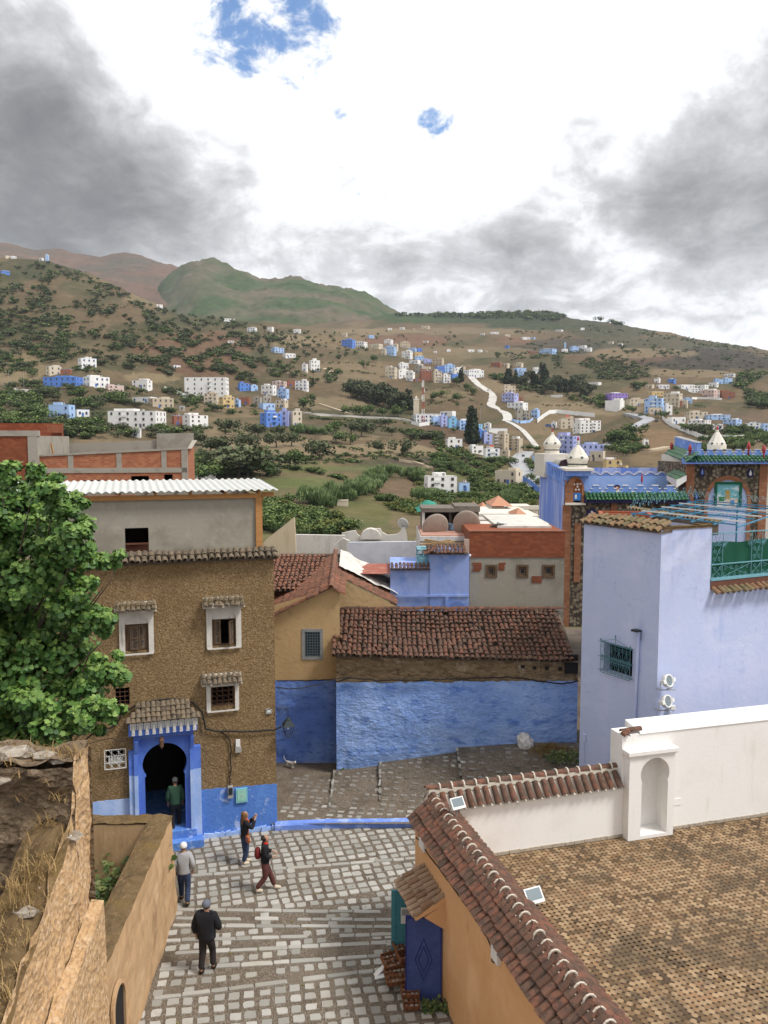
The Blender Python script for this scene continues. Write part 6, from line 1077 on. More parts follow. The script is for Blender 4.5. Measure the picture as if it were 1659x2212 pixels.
f = MB(); f.box(XT0-.02,XT1,.12,2.6,zl,zs); f.build('tower_block',m_mblue,MO)
f = MB(); o = arch((a0+a1)/2,zl,zat-.75,zat,(a1-a0)/2,14); ii = arch((i0+i1)/2,zl,zit-.4,zit,(i1-i0)/2,14); nn = len(o)
f.add([(x,-.02,z) for x,z in o]+[(x,-.02,z) for x,z in ii]+[(x,.12,z) for x,z in o]+[(x,.12,z) for x,z in ii],[(i,i+1,nn+i+1,nn+i) for i in range(nn-1)]+[(i,2*nn+i,2*nn+i+1,i+1) for i in range(nn-1)]+[(nn+i,nn+i+1,3*nn+i+1,3*nn+i) for i in range(nn-1)]); f.box(XT0,a0+.02,-.03,.12,zl,zat-.2); f.build('brick_arch',m_pier,MO)
f = MB(); f.prism([(x,.06,z) for x,z in ii],(0,.03,0)); ow = f.build('carved_screen',m_orange,MO); f = MB()
for (x,y) in ((1028,1135),(960,1140),(962,1195),(925,1260),(992,1260),(890,1145)):a, z = q('T2',x,y,.05); f.lathe([(.055,-.01),(.055,.01)],10,(0,0,0)); m = len(f.v)-20; f.v[m:] =[(a+v[0],.05-v[2],z+v[1]) for v in f.v[m:]]
f.build('roundels',m_pink,ow)
f = MB(); a, b = q('T2',872,1535), q('T2',1038,1330); f.box(a[0],b[0],-.0,.05,a[1],b[1]); od = f.build('low_door',mat('azure_door',(.05,.17,.45)),MO); f = MB(); a, b = q('T2',905,1455), q('T2',945,1370); f.box(a[0],b[0],-.015,.0,a[1],b[1]); f.build('notice',m_pink,od)
f = MB(); x0, x1 = q('T2',740,850,-.3)[0], q('T2',1325,850,-.3)[0]; f.box(x0-.1,x1,-.35,3.2,zs,zs+.14); f.build('dome_plinth',m_dome,MO); f = MB(); f.box(x0,x1-.15,-.22,2.8,zs-.28,zs); f.build('cornice',m_mblue,MO)
f = MB(); f.box(XT0-.0,q('T2',1125,1580)[0],-.22,.2,q('T2',900,1590)[1],q('T2',900,1548)[1]); f.build('ledge',m_dome,MO)
def dome(cr,cx,wd,pts,Y,label,orn= True ,facet=18,sy=1.0):
 """pts: (half width in crop px, y crop px) from foot to tip; finial pts in red appended"""
 def P(x,y): return atY(*k(cr,x,y),Y)
 pr =[((P(cx+w,y)-P(cx,y)).x,P(cx,y).z) for w,y in pts]; base = P(cx,pts[0][1]); D = thing('dome',label,'dome',Matrix.Translation(base),'white painted domes on the ornate building'); pr =[(r,z-base.z) for r,z in pr]
 b = MB(); b.lathe(pr[:-4],facet); b.build('shell',m_dome,D); b = MB(); b.lathe([(pr[-5][0],pr[-5][1])]+[(pr[-4][0]*1.0,pr[-4][1])],8); b.build('neck',m_dome,D)
 z0, z1, r = pr[-4][1], pr[-1][1], pr[-4][0]; hh = z1-z0; b = MB(); b.smooth = True ; b.lathe([(r*.5,z0),(r*.8,z0+hh*.15),(r*1.0,z0+hh*.4),(r*.75,z0+hh*.65),(r*.3,z0+hh*.85),(.01,z1)],10); b.build('finial',m_redp,D)
 b = MB(); zb = lerp(pr[1][1],pr[2][1],.35) if False else pr[1][1]; r1 = pr[1][0]*1.01
 for i in range(26):
  a = 2*math.pi*i/26; s = .055*r1;
  for sg in (-1,1):b.tube([(r1*math.cos(a-.1),r1*math.sin(a-.1),zb+sg*s),(r1*math.cos(a),r1*math.sin(a),zb-sg*s),(r1*math.cos(a+.1),r1*math.sin(a+.1),zb+sg*s)],.022*r1+.006,4)
 iw = max(range(len(pr)-4),key= lambda i:pr[i][0]); R0, Z0 = pr[iw]; R1_, Z1 = pr[-5]
 for m in range(6):
  a = -math.pi/2+.17+m*math.pi/3
  for t in (.12,.3,.4,.5,.6,.7,.8,.9):
   zz = lerp(Z0,Z1,t); rr = None
   for (ra,za),(rb,zb2) in zip(pr[iw:-4],pr[iw+1:-4]):
    if za<=zz<=zb2:rr = lerp(ra,rb,(zz-za)/max(1e-6,zb2-za)); break
   if rr is None : continue
   c = Vector((rr*math.cos(a),rr*math.sin(a),zz)); nrm = Vector((math.cos(a),math.sin(a),.75)).normalized(); sd = Vector((-math.sin(a),math.cos(a),0)); up = nrm.cross(sd)*-1; c+=nrm*.02; s = .17*R0 if t<.2 else .1*R0*(1.15-t*.6); rays = 8 if t<.2 else 2
   if up.z<0:up = -up
   for ry in range(rays):
    th =(ry/rays*2*math.pi) if rays==8 else (R(50) if ry else R(130)); d = sd*math.cos(th)+up*math.sin(th); e = nrm.cross(d)*.26; b.add([c,c+d*s*.55+e*s,c+d*s,c+d*s*.55-e*s],[(0,1,2,3)])
  a+=math.pi/6
  zz = lerp(Z0,Z1,.12); rr = lerp(R0,R1_,.12)*.99; c = Vector((rr*math.cos(a),rr*math.sin(a),zz))*1.0; nrm = Vector((math.cos(a),math.sin(a),.7)).normalized(); c+=nrm*.03; s = .13*R0; sd = Vector((-math.sin(a),math.cos(a),0)); up = nrm.cross(sd); up = up if up.z>0 else -up
  for d, l in ((up,1.2),(-up,1.0),(sd,.6),(-sd,.6)):e = nrm.cross(d)*.2; b.add([c,c+d*s*l*.6+e*s,c+d*s*l,c+d*s*l*.6-e*s],[(0,1,2,3)])
 b.build('painted_ornament',m_ornb,D); return D
dome('T2',960,0,[(214,812),(214,705),(214,680),(240,610),(240,565),(208,515),(130,400),(60,315),(30,288),(30,205),(28,195),(28,150),(10,110),(2,100)],46.6,'near white faceted dome with dark painted flowers at the corner of the blue tower',facet=12)
dome('T2',405,0,[(156,485),(156,395),(156,360),(185,320),(197,280),(190,245),(140,175),(70,105),(35,60),(22,10),(20,5),(20,-40),(8,-75),(2,-80)],51.2,'far white onion dome behind the merlons of the blue tower',facet=24)
dome('K5',1331,0,[(60,282),(60,278),(62,270),(63,250),(63,246),(56,232),(30,190),(14,165),(10,162),(10,152),(9,150),(9,140),(4,130),(1,126)],49.5,'white eight sided dome standing on the pebble faced pavilion at right',facet=8)
f = MB(); a, b = atY(*k('T2',155,478),51)-QF.o, atY(*k('T2',740,478),51)-QF.o; f.box(a.x,b.x,4.8,8,a.z-1.4,a.z); f.build('far_plinth',m_dome,MO)
f = MB(); f.smooth = True ; p = atY(*k('T2',660,700),48.5); vs =[]
for i in range(13):
 t = math.pi*i/12
 for j in range(5):vs.append((p.x+.5*math.cos(t)+.03*jit(1),p.y-.5+j*.5,p.z-.45+.75*math.sin(t)+.04*jit(1)))
f.add(vs,[(i*5+j,(i+1)*5+j,(i+1)*5+j+1,i*5+j+1) for i in range(12) for j in range(4)]); tag(f.build('roof_tarpaulin',mat('pale_tarp',(.42,.40,.36),L=[('noise',5,(.10,.09,.08),.56,.66),('noise',3,(.4,.18,.08),.62,.7)])),'rumpled pale tarpaulin heaped on the roof between the two tower domes','tarpaulin')
xR = q('K5',1140,600)[0]; zgc = q('R5',540,262,-.3)[1]
hw =[q('T2',1140,1800)[0],q('T2',1395,1800)[0],q('T2',1260,1870)[1],q('T2',1260,1665)[1]]
f = MB(); f.wall(XT0-.05,xR+.2,zBot,zgc,0,[(hw[0]+.12,hw[1]-.12,hw[2]-.4,hw[3]-.25)],.25); f.build('pebble_wall',m_peb,MO)
f = MB(); f.box(XT0-.1,q('T2',815,1700)[0],-.06,.1,zBot,q('T2',800,1600)[1]); a = q('R5',330,400)[0]; f.box(a,a+.35,-.05,.1,zBot,zgc); f.box(XT0+.55,XT0+.9,-.05,.05,5.5,q('R4',1390,330)[1]); f.build('brick_pilaster',m_pier,MO)
for (h,nm) in ((hw,'pointed_window'),([q('R5',495,350)[0],q('R5',580,350)[0],q('R5',540,395)[1],q('R5',540,318)[1]],'pointed_window')):
 cx =(h[0]+h[1])/2; w_ =(h[1]-h[0])/2; f = MB(); f.prism([(x,-.06,z) for x,z in arch(cx,h[2]-.45,h[2]+.1,h[3],w_,14,'point')],(0,.08,0)); o = f.build(nm,m_inkb,MO); f = MB(); f.prism([(x,-.075,z) for x,z in arch(cx,h[2]-.4,h[2]+.1,h[3]-.14,w_*.72,14,'point')],(0,.015,0)); o2_ = f.build('screen',mat('maroon_screen',(.10,.025,.02)) if 'maroon_screen' not in MATS else MATS['maroon_screen'],o); f = MB()
 for dx, dz in ((0,.62),(-.38,.35),(0,.36),(.38,.35),(0,.08)):
  x, z = cx+dx*w_, h[2]+dz*(h[3]-h[2]); f.prism([(x+.07*math.cos(t*math.pi/5),-.085,z+.07*math.sin(t*math.pi/5)) for t in range(10)],(0,.012,0))
 f.build('roundels',m_pink,o)
f = MB(); x0 = q('R5',105,270)[0]; f.mi = 1; f.prism([(x0,-.45,zgc-.1),(x0,-.45,zgc-.02),(x0,.05,zgc+.32),(x0,.05,zgc-.1)],(xR-x0+.1,0,0)); f.mi = 0; tile_field(f,(x0,-.5,zgc+.02),(1,0,0),(0,.52,.34),xR-x0,.62,.21,.3,.19,.15,.1,.6); f.build('green_cornice',[m_gt,m_inkb],MO)
def merlons(f,xa,xb,y,z,hgt,n,th=.22,cap= True ):
 w_ =(xb-xa)/n
 for i in range(n):
  x = xa+i*w_; st = hgt/3
  for j,(a,b) in enumerate(((0,1),(.14,.86),(.3,.7))):f.mi = 0; f.box(x+w_*a,x+w_*b,y+.001*j,y+th-.001*j,z+j*st,z+(j+1)*st)
  if cap:
   f.mi = 1
   for j,(a,b) in enumerate(((.0,.14),(.14,.3),(.3,.7),(.7,.86),(.86,1))):zz = z+(1,2,3,2,1)[j]*st; f.box(x+w_*a,x+w_*b,y-.02,y+th+.02,zz,zz+.035)
f = MB(); zz = q('R5',540,246)[1]; merlons(f,q('R5',145,220)[0],q('R5',900,220)[0],.05,zgc+.3,max(.5,q('R5',540,192)[1]-zgc-.32),6); f.build('front_merlons',[m_mblue,m_pink],MO)
f = MB(); Y4 = 4.0; x0, x1 = q('R5',150,100,Y4)[0], q('R5',812,100,Y4)[0]; zt = q('R5',500,52,Y4)[1]; f.box(x0-.3,x1+.5,Y4,Y4+.3,zBot,zt); f.build('rear_wall',m_bright,MO); f = MB(); merlons(f,x0,x1,Y4,zt,q('R5',500,22,Y4)[1]-zt,7); f.build('rear_merlons',[m_mblue,m_pink],MO)
f = MB(); f.poly([(XT0,.2,zgc-.05),(xR,.2,zgc-.05),(xR,Y4,zgc-.05),(XT0,Y4,zgc-.05)]); f.build('terrace_floor',m_brick_dk,MO)
for (a,b,c,d) in ((350,415,125,225),(682,750,128,225)):
 x0, x1, z1, z0 = q('R5',a,150,Y4)[0], q('R5',b,150,Y4)[0], q('R5',400,c,Y4)[1], q('R5',400,d,Y4)[1]; cx =(x0+x1)/2; w_ =(x1-x0)/2; f = MB(); f.prism([(x,Y4-.05,z) for x,z in arch(cx,z0,z0+.5,z1,w_,14,'point')],(0,.06,0)); o = f.build('pointed_window',m_inkb,MO); f = MB(); f.prism([(x,Y4-.065,z) for x,z in arch(cx,z0,z0+.5,z1-.1,w_*.82,14,'point')],(0,.016,0)); f.build('screen',m_orange,o); f = MB()
 for dx, dz in ((0,.75),(-.4,.55),(.4,.55),(0,.5),(-.2,.25),(.35,.3)):
  x, z = cx+dx*w_, z0+dz*(z1-z0); f.prism([(x+.06*math.cos(t*math.pi/5),Y4-.075,z+.06*math.sin(t*math.pi/5)) for t in range(10)],(0,.012,0))
 f.build('roundels',m_pink,o)
x, z = q('R5',590,245,.8); f = MB(); f.tube([(x,.8,z),(x,.8,q('R5',590,110,.8)[1])],.035,6); f.build('pole',m_mblue,MO); f = MB(); zz = q('R5',590,108,.8)[1]; f.lathe([(.03,0),(.06,.12),(.05,.35),(.01,.5)],8,(x,.8,zz)); f.build('pole_finial',m_redp,MO)
VF = Frame((0,46,0),0)
PV = thing('building','pebble faced pavilion with a brick arch around a framed painting and a green tiled cornice','building',VF.M)
v = lambda c, x, y, off = 0.0:VF.k(c,x,y,off)
X0, X1 = v('K5',1140,500)[0], v('K5',1645,500)[0]; ztop = v('K5',1400,362)[1]
f = MB(); f.box(X0,X1,0,5,3,ztop); f.build('pebble_wall',m_peb,PV); f = MB(); f.box(X0-.05,v('K5',1186,500)[0],-.06,.1,3,ztop); f.box(v('K5',1600,500)[0],X1+.05,-.06,.1,3,ztop)
cx =(v('K5',1250,600)[0]+v('K5',1548,600)[0])/2; w1 =(v('K5',1548,600)[0]-v('K5',1250,600)[0])/2; zt1 = v('K5',1400,440)[1]; w2 = w1*.84; zt2 = v('K5',1400,470)[1]; zs1 = v('K5',1400,600)[1]
o, ii = arch(cx,4,zs1,zt1,w1,20), arch(cx,4,zs1,zt2,w2,20); nn = len(o)
f.add([(x,-.07,z) for x,z in o]+[(x,-.07,z) for x,z in ii]+[(x,.0,z) for x,z in o]+[(x,.0,z) for x,z in ii],[(i,i+1,nn+i+1,nn+i) for i in range(nn-1)]+[(i,2*nn+i,2*nn+i+1,i+1) for i in range(nn-1)]+[(nn+i,nn+i+1,3*nn+i+1,3*nn+i) for i in range(nn-1)]); f.build('brick_trim',m_pier,PV)
f = MB(); f.prism([(x,-.02,z) for x,z in ii],(0,.03,0)); f.mi = 1
for i in range(11):
 for j in range(9):
  x, z = cx+(i-5)*w2*.185+(.09*w2 if j%2 else 0), zs1-.8+j*.26
  if z>zs1 and ((x-cx)/w2)**2+((z-zs1)/(zt2-zs1))**2>.85 or abs(x-cx)>w2*.95: continue
  f.prism([(x+.06*math.cos(t*math.pi/3),-.045,z+.06*math.sin(t*math.pi/3)) for t in range(6)],(0,.03,0))
f.build('studded_panel',[mat('pale_panel',(.40,.46,.66)),mat('panel_studs',(.24,.32,.56))],PV)
m0, m1, mz0, mz1 = v('K5',1328,600)[0], v('K5',1470,600)[0], v('K5',1400,640)[1], v('K5',1400,496)[1]; f = MB(); t = .13
for (a,b,c,d) in ((m0-t,m0,mz0,mz1+t),(m1,m1+t,mz0,mz1+t),(m0,m1,mz1,mz1+t)):f.box(a,b,-.12,-.02,c,d)
of = f.build('picture_frame',mat('green_frame',(.012,.10,.05)),PV); f = MB(); f.box(m0,m1,-.06,-.03,mz0,mz1); f.build('painted_panel',mat('painted_sky',(.16,.42,.47),L=[('noise',(1.2,1,3),(.62,.72,.74),.5,.6),('noise',3,(.07,.25,.33),.58,.68)]),of)
f = MB(); wq = m1-m0; hq = mz1-mz0
for mi,(a,b,c,d,dp) in enumerate(((.38,.58,.35,.72,.075),(.0,.9,.0,.3,.07),(.42,.95,.18,.38,.072),(.1,.34,.25,.45,.074),(.62,.8,.1,.3,.08))):f.mi = mi; f.box(m0+wq*a,m0+wq*b,-dp,-.06,mz0+hq*c,mz0+hq*d)
f.build('painted_houses',[mat('paint_ochre',(.45,.28,.06)),mat('paint_white',(.6,.58,.56)),mat('paint_cream',(.6,.52,.42)),mat('paint_green',(.05,.2,.08)),mat('paint_blue',(.1,.25,.5))],of)
for (a,b,c,d) in ((1220,1255,383,447),(1523,1566,392,452),(1190,1222,545,598)):
 x0, x1, z1, z0 = v('K5',a,400)[0], v('K5',b,400)[0], v('K5',1200,c)[1], v('K5',1200,d)[1]; cx2 =(x0+x1)/2; w_ =(x1-x0)/2; f = MB(); f.prism([(cx2+w_*p_,-.07,lerp(z0,z1,t)) for p_,t in ((-.6,0),(.6,0),(1,.2),(.8,.75),(0,1),(-.8,.75),(-1,.2))],(0,.08,0)); o = f.build('lozenge_window',m_inkb,PV); f = MB(); f.prism([(cx2+w_*.42*p_,-.085,lerp(z0,z1,.5+(t-.5)*.62)) for p_,t in ((-.5,0),(.5,0),(1,.3),(0,1),(-1,.3))],(0,.015,0)); f.build('pane',m_pink if a==1523 else m_mblue,o)
f = MB(); f.mi = 1; xe0, xe1 = v('K5',1135,350,-.5)[0], X1+.6; zc = v('K5',1400,362,-.5)[1]; f.prism([(xe0,-.55,zc-.05),(xe0,-.55,zc+.03),(xe0,.1,zc+.3),(xe0,.1,zc-.05)],(xe1-xe0,0,0)); f.mi = 0; tile_field(f,(xe0,-.6,zc+.06),(1,0,0),(0,.66,.26),xe1-xe0,.72,.22,.34,.2,.16,.1,.6)
A_ = VF.w(xe0,-.6,zc+.05); B_ = atY(*k('K5',1003,303),51.5); A_, B_ = A_-VF.o, B_-VF.o; d = B_-A_; f.mi = 1; f.poly([A_,B_,B_+Vector((.7,.1,.5)),A_+Vector((.7,.1,.5))]); f.mi = 0; tile_field(f,A_,d,Vector((.7,.12,.5)),d.length,.8,.22,.34,.2,.16,.1,.6); f.build('green_cornice',[m_gt,m_mblue],PV)
f = MB(); zq = zc+.32; hh = v('K5',1400,277)[1]-zq; merlons(f,v('K5',1150,300)[0],X1+.4,.2,zq,hh,9,.25); D0 = A_+Vector((.7,.1,.5)); D1 = B_+Vector((.7,.1,.5))
for i in range(10):p = D0.lerp(D1,(i+.5)/10); f.mi = 0; f.box(p.x-.1,p.x+.12,p.y-.17,p.y+.17,p.z-.1,p.z+.55); f.mi = 1; f.box(p.x-.13,p.x+.14,p.y-.19,p.y+.19,p.z+.55,p.z+.6)
f.build('merlons',[m_mblue,m_pink],PV); f = MB(); f.box(X0+.4,X1,.5,5.5,ztop,zq+.05); f.build('roof',m_dome,PV)
for (x,y,Yo) in ((1043,272,5.0),(1160,292,.2),(1535,275,.2),(1632,295,-.2)):
 p = atY(*k('K5',x,y),46+Yo)-VF.o; f = MB(); f.smooth = True ; f.lathe([(.05,-.35),(.045,-.1),(.06,0),(.10,.1),(.10,.24),(.055,.36),(.015,.45)],10,p); f.build('finial',m_redp,PV)
p0 = Vector((X0,0,0)); p1 = B_+Vector((.5,0,0)); f = MB(); d = Vector((p1.x-X0,p1.y,0)); f.add([(X0,.05,3),(X0+d.x,d.y,3),(X0+d.x,d.y,B_.z),(X0,.05,ztop)],[(0,1,2,3)]); f.build('side_wall',mat('white_blue_side',(.5,.53,.62),L=[('noise',1.6,(.05,.09,.3),.54,.6,.9),('noise',3,(.3,.14,.07),.62,.66,.8)]),PV)
f = MB()
for i in range(3):p = p0.lerp(p0+d,(i+.5)/3.0); f.box(p.x-.12,p.x+.05,p.y-.35,p.y+.1,3,v('K5',1090,600)[1]+1.2)
f.build('blue_shutters',mat('azure_wood',(.04,.16,.42)),PV)
f = MB(); a, b, c2, d2 =(atY(*k('K5',x,y),Y)-VF.o for x,y,Y in ((1012,440,48),(1075,468,45.5),(1140,440,45.6),(1060,412,48))); f.mi = 1; f.poly([a,b,c2,d2]); f.prism([a-Vector((0,0,.25)),b-Vector((0,0,.45)),b,a],(.05,0,0)); f.prism([b-Vector((0,0,.45)),c2-Vector((0,0,.3)),c2,b],(0,.05,0)); f.mi = 0; tile_field(f,a,(b-a),(d2-a),(b-a).length,(d2-a).length,.22,.34,.2,.16,.09,.6); f.build('awning',[m_gt,m_plastic],PV)
f = MB(); a, b = atY(*k('K5',1622,480),60), atY(*k('K5',1800,700),60); f.box(a.x,b.x,60,66,0,a.z); f2 = f.build('house_wall',m_cw); tag(f2,'plain white house with an orange tile edge at the right border behind the pavilion','house'); f2.name = 'house'; f = MB(); f.box(a.x-.1,b.x,59.8,60.3,a.z,a.z+.3); f.build('tile_edge',m_or,f2)
# roads on the far slopes
m_road = mat('pale_concrete_road',(.50,.48,.44),L=[('noise',.05,(.42,.39,.35),.45,.65)]); m_path = mat('dirt_track',(.42,.34,.24)); m_asph = mat('wet_asphalt',(.33,.33,.34),rough=.35)
def ribbon(name,pts,wm,m,lift=1.1,kerb= False ):
 P =[];
 for (a,b) in zip(pts,pts[1:]):
  for i in range(10):P.append((lerp(a[0],b[0],i/10),lerp(a[1],b[1],i/10)))
 P.append(pts[-1]); G =[ground(*q) for q in P]; G =[g for g in G if g is not None ]
 for _ in range(8):G =[G[0]]+[(G[i-1]+G[i]*2+G[i+1])/4 for i in range(1,len(G)-1)]+[G[-1]]
 f = MB(); vs =[]
 for i, g in enumerate(G):
  t =(G[min(i+1,len(G)-1)]-G[max(i-1,0)]); t.z = 0; t.normalize(); s = Vector((-t.y,t.x,0))*wm/2; vs+=[g-s*1.0+Vector((0,0,-3)),g-s+Vector((0,0,lift)),g+s+Vector((0,0,lift)),g+s+Vector((0,0,-3))]
 f.add(vs,[(4*i+j,4*i+j+1,4*i+5+j,4*i+4+j) for i in range(len(G)-1) for j in range(3)]); o = f.build(name,m); tag(o,kind='structure'); return G
def kk(c,*pts): return [k(c,*p) for p in pts]
ribbon('road',kk('H5',(10,655),(90,740),(170,790),(225,830),(255,880),(235,930),(225,965),(290,1000),(350,1030),(400,1060),(415,1110),(400,1140)),7.5,m_road)
ribbon('stair_path',kk('H4',(1230,450),(1300,480),(1400,545),(1450,600),(1510,670),(1560,740)),4,m_road)
ribbon('road',kk('H6',(300,690),(400,715),(480,735),(510,750),(430,790),(330,830),(250,880),(225,930),(170,980),(80,1010)),9,m_asph)
ribbon('road',kk('H4',(1440,785),(1400,830),(1340,890),(1390,950),(1450,1000),(1500,1050),(1560,1110),(1590,1180)),10,m_asph)
ribbon('road',kk('H3',(0,838),(150,852),(330,862),(500,872),(700,880),(840,886),(930,910)),4.5,m_road)
ribbon('dirt_track',kk('H3',(170,450),(240,478),(180,520)),5,m_path); ribbon('dirt_track',kk('H6',(450,1070),(560,1045),(690,1020)),5,m_path)
ribbon('road',kk('H1',(60,560),(130,545),(220,530),(310,522)),8,m_road)
ribbon('dirt_track',kk('H4',(60,868),(200,890),(330,930),(430,960)),1.6,m_path); ribbon('dirt_track',kk('H3',(130,760),(250,800),(340,830),(430,860)),2.4,m_path); ribbon('dirt_track',kk('H6',(1430,990),(1540,945),(1659,915)),5,m_path)
# houses on the slopes
HC = dict(W=(.80,.79,.77),C=(.62,.54,.42),B=(.12,.25,.66),L=(.38,.54,.80),P=(.40,.44,.74),V=(.33,.22,.60),R=(.30,.12,.075),Y=(.60,.45,.22),G=(.36,.34,.29),T=(.50,.42,.31),Q=(.22,.47,.70),K=(.62,.47,.42))
CN = dict(W='white',C='cream',B='bright blue',L='pale blue',P='lilac blue',V='violet',R='red brick',Y='ochre yellow',G='grey concrete',T='beige',Q='turquoise blue',K='pale pink')
HM ={c:mat('house_'+CN[c].replace(' ','_'),v,L=[('noise',.25,tuple(q*.82 for q in v),.5,.7,.8),('noise',(1.5,1.5,.3),tuple(q*.62 for q in v),.6,.75,.5)]) for c,v in HC.items()}
m_hroof = mat('house_roof_screed',(.52,.47,.41),L=[('noise',.3,(.40,.35,.3),.45,.65)]); m_hwin = mat('house_window_dark',(.045,.045,.055),rough=.25,spec=.5); m_hsurr = mat('house_window_frame',(.30,.24,.19)); m_hsurb = mat('house_window_blue_frame',(.10,.2,.45)); m_door = mat('house_door',(.14,.12,.13)); m_doorb = mat('house_blue_door',(.06,.15,.42))
def winmesh(fm):
 f = MB(); f.mi = 0; f.box(-.5,.5,-.12,.0,.5,.62); f.box(-.56,-.42,-.1,0,-.5,.5); f.box(.42,.56,-.1,0,-.5,.5); f.box(-.6,.6,-.14,0,-.6,-.5); f.mi = 1; f.box(-.42,.42,-.03,0,-.5,.5); f.box(-.03,.03,-.05,-.03,-.5,.5); return f
WIN ={}
def win_obj(par,M,style):
 if style not in WIN:
  o = winmesh(style).build('window',[m_hsurr if style==0 else m_hsurb,m_hwin],par,M); WIN[style] = o.data; return o
 o = bpy.data.objects.new('window',WIN[style]); COL.objects.link(o); o.parent = par; o.matrix_local = M; return o
RECTS =[]; CNT ={}; ROWS =[]
STN ={1:'single storey',2:'two storey',3:'three storey',4:'four storey',5:'five storey'}
def house(c,x0,x1,y0,y1,st,col,label= None ,where='',yaw= None ,kind='house',opt=''):
 (u0,v0),(u1,v1) = k(c,x0,y0), k(c,x1,y1); g = ground((u0+u1)/2,v1)
 if g is None : return
 RECTS.append((u0-1,u1+1,v0-1,v1)); dep = g.y*CT+(H-g.z)*ST; s = dep/F; Wv, Hh =(u1-u0)*s,(v1-v0)*s
 r = random.Random(int(u0*7+v0*13)); yaw = yaw if yaw is not None else r.choice((-1,1))*(12+r.random()*22)
 a = R(yaw); W = Wv/(math.cos(a)+.62*abs(math.sin(a))); D = .62*W if W<26 else 12; az = math.atan2(g.x,g.y)
 hb = Hh*(.86 if st>1 and opt!='flat' else .94)
 root = thing('house' if kind=='house' else kind,label or '','house' if kind in ('house',) else kind,Matrix.Translation(g+Vector((0,D*.5,0)))@Matrix.Rotation(a-az,4,'Z'))
 par = .55; w = MB(); hw, hd = W/2, D/2; zb = -4.5
 w.mi = 0; w.add([(sx*hw,sy*hd,z) for z in (zb,hb) for sx,sy in ((-1,-1),(1,-1),(1,1),(-1,1))],[(i,(i+1)%4,4+(i+1)%4,4+i) for i in range(4)]); t = min(.3,W*.05)
 w.add([(sx*hw,sy*hd,hb) for sx,sy in ((-1,-1),(1,-1),(1,1),(-1,1))]+[(sx*(hw-t),sy*(hd-t),hb) for sx,sy in ((-1,-1),(1,-1),(1,1),(-1,1))]+[(sx*(hw-t),sy*(hd-t),hb-par) for sx,sy in ((-1,-1),(1,-1),(1,1),(-1,1))],[(i,(i+1)%4,4+(i+1)%4,4+i) for i in range(4)]+[(4+i,4+(i+1)%4,8+(i+1)%4,8+i) for i in range(4)])
 w.build('wall',HM[col],root); f = MB(); f.poly([(-(hw-t),-(hd-t),hb-par),(hw-t,-(hd-t),hb-par),(hw-t,hd-t,hb-par),(-(hw-t),hd-t,hb-par)]); f.build('roof',m_hroof,root)
 if st>1 and opt!='flat':
  cx =(r.random()-.5)*W*.5; cw = W*(.16+r.random()*.12); f = MB(); f.box(cx-cw,cx+cw,-hd*.3,hd*.8,hb-par,Hh*(1+.02*r.random()));
  f.build('stair_tower',HM[col if r.random()<.75 else 'W'],root)
 f = MB(); f.box(-hw-.06,hw+.06,-hd-.06,-hd,hb-.12,hb+.04); sxx = hw if a<0 else -hw
 f.box(sxx-(0 if a<0 else .06),sxx+(.06 if a<0 else 0),-hd-.06,hd,hb-.12,hb+.04); f.build('cornice',HM[r.choice((col,col,'W','R','L'))],root)
 if opt!='blind':
  fh = hb/st; n = max(1,min(6,int(W/3.2))); ww = min(1.05,W/n*.34); wh = min(1.25,fh*.42); sty = 1 if col in 'LBPW' and r.random()<.4 else 0; sk = .1 if Hh*1/s>14 else .3
  for i in range(st):
   zc = fh*(i+.52)
   for j in range(n):
    if r.random()<sk: continue
    win_obj(root,Matrix.Translation((-hw+W*(j+.5)/n+(r.random()-.5)*.3,-hd,zc))@Matrix.Diagonal((ww,1,wh,1)),sty)
   if D>5:
    for j in range(max(1,int(D/4))):
     if r.random()<.25: continue
     win_obj(root,Matrix.Translation((hw if a<0 else -hw,-hd+D*(j+.5)/max(1,int(D/4)),zc))@Matrix.Rotation(R(90 if a<0 else -90),4,'Z')@Matrix.Diagonal((ww,1,wh,1)),sty)
  f = MB(); dx = -hw+W*(.25+.5*r.random()); f.box(dx-.6,dx+.6,-hd-.05,-hd,0,min(2.3,fh*.75)); f.build('door',m_doorb if r.random()<.5 else m_door,root)
  if st>=3 and r.random()<.6 and W>7:
   bx_ =(r.random()-.5)*W*.4
   for i in range(1,st):f = MB(); f.box(bx_-1.4,bx_+1.4,-hd-1.0,-hd,fh*i-.1,fh*i+.05); f.box(bx_-1.4,bx_+1.4,-hd-1.0,-hd-.92,fh*i+.05,fh*i+.9); f.build('balcony',HM[r.choice((col,'W'))],root)
 if r.random()<.45 and Hh/s>12:
  q_ = r.uniform(-.6,.5)*hw; f = MB(); f.tube([(q_,-hd*.4,hb-par),(q_,-hd*.4,hb+.9)],.55,8); f.build('water_tank',m_plastic,root)
 if r.random()<.4 and Hh/s>14:
  q_ = r.uniform(-.7,.7)*hw; f = MB(); f.lathe([(.1,0),(.6,.16),(.58,.2),(.1,.05)],10); f.v =[(q_+x,-hd*.7-z,hb+.6+y) for x,y,z in f.v]; f.build('roof_dish',m_grey,root)
 if opt=='redtop':f = MB(); f.add([(-hw-.3,-hd-.3,hb+.05),(hw+.3,-hd-.3,hb+.05),(hw+.3,hd+.3,hb+.05),(-hw-.3,hd+.3,hb+.05),(0,0,hb+W*.12)],[(0,1,4),(1,2,4),(2,3,4),(3,0,4)]); f.build('tiled_roof',m_or,root)
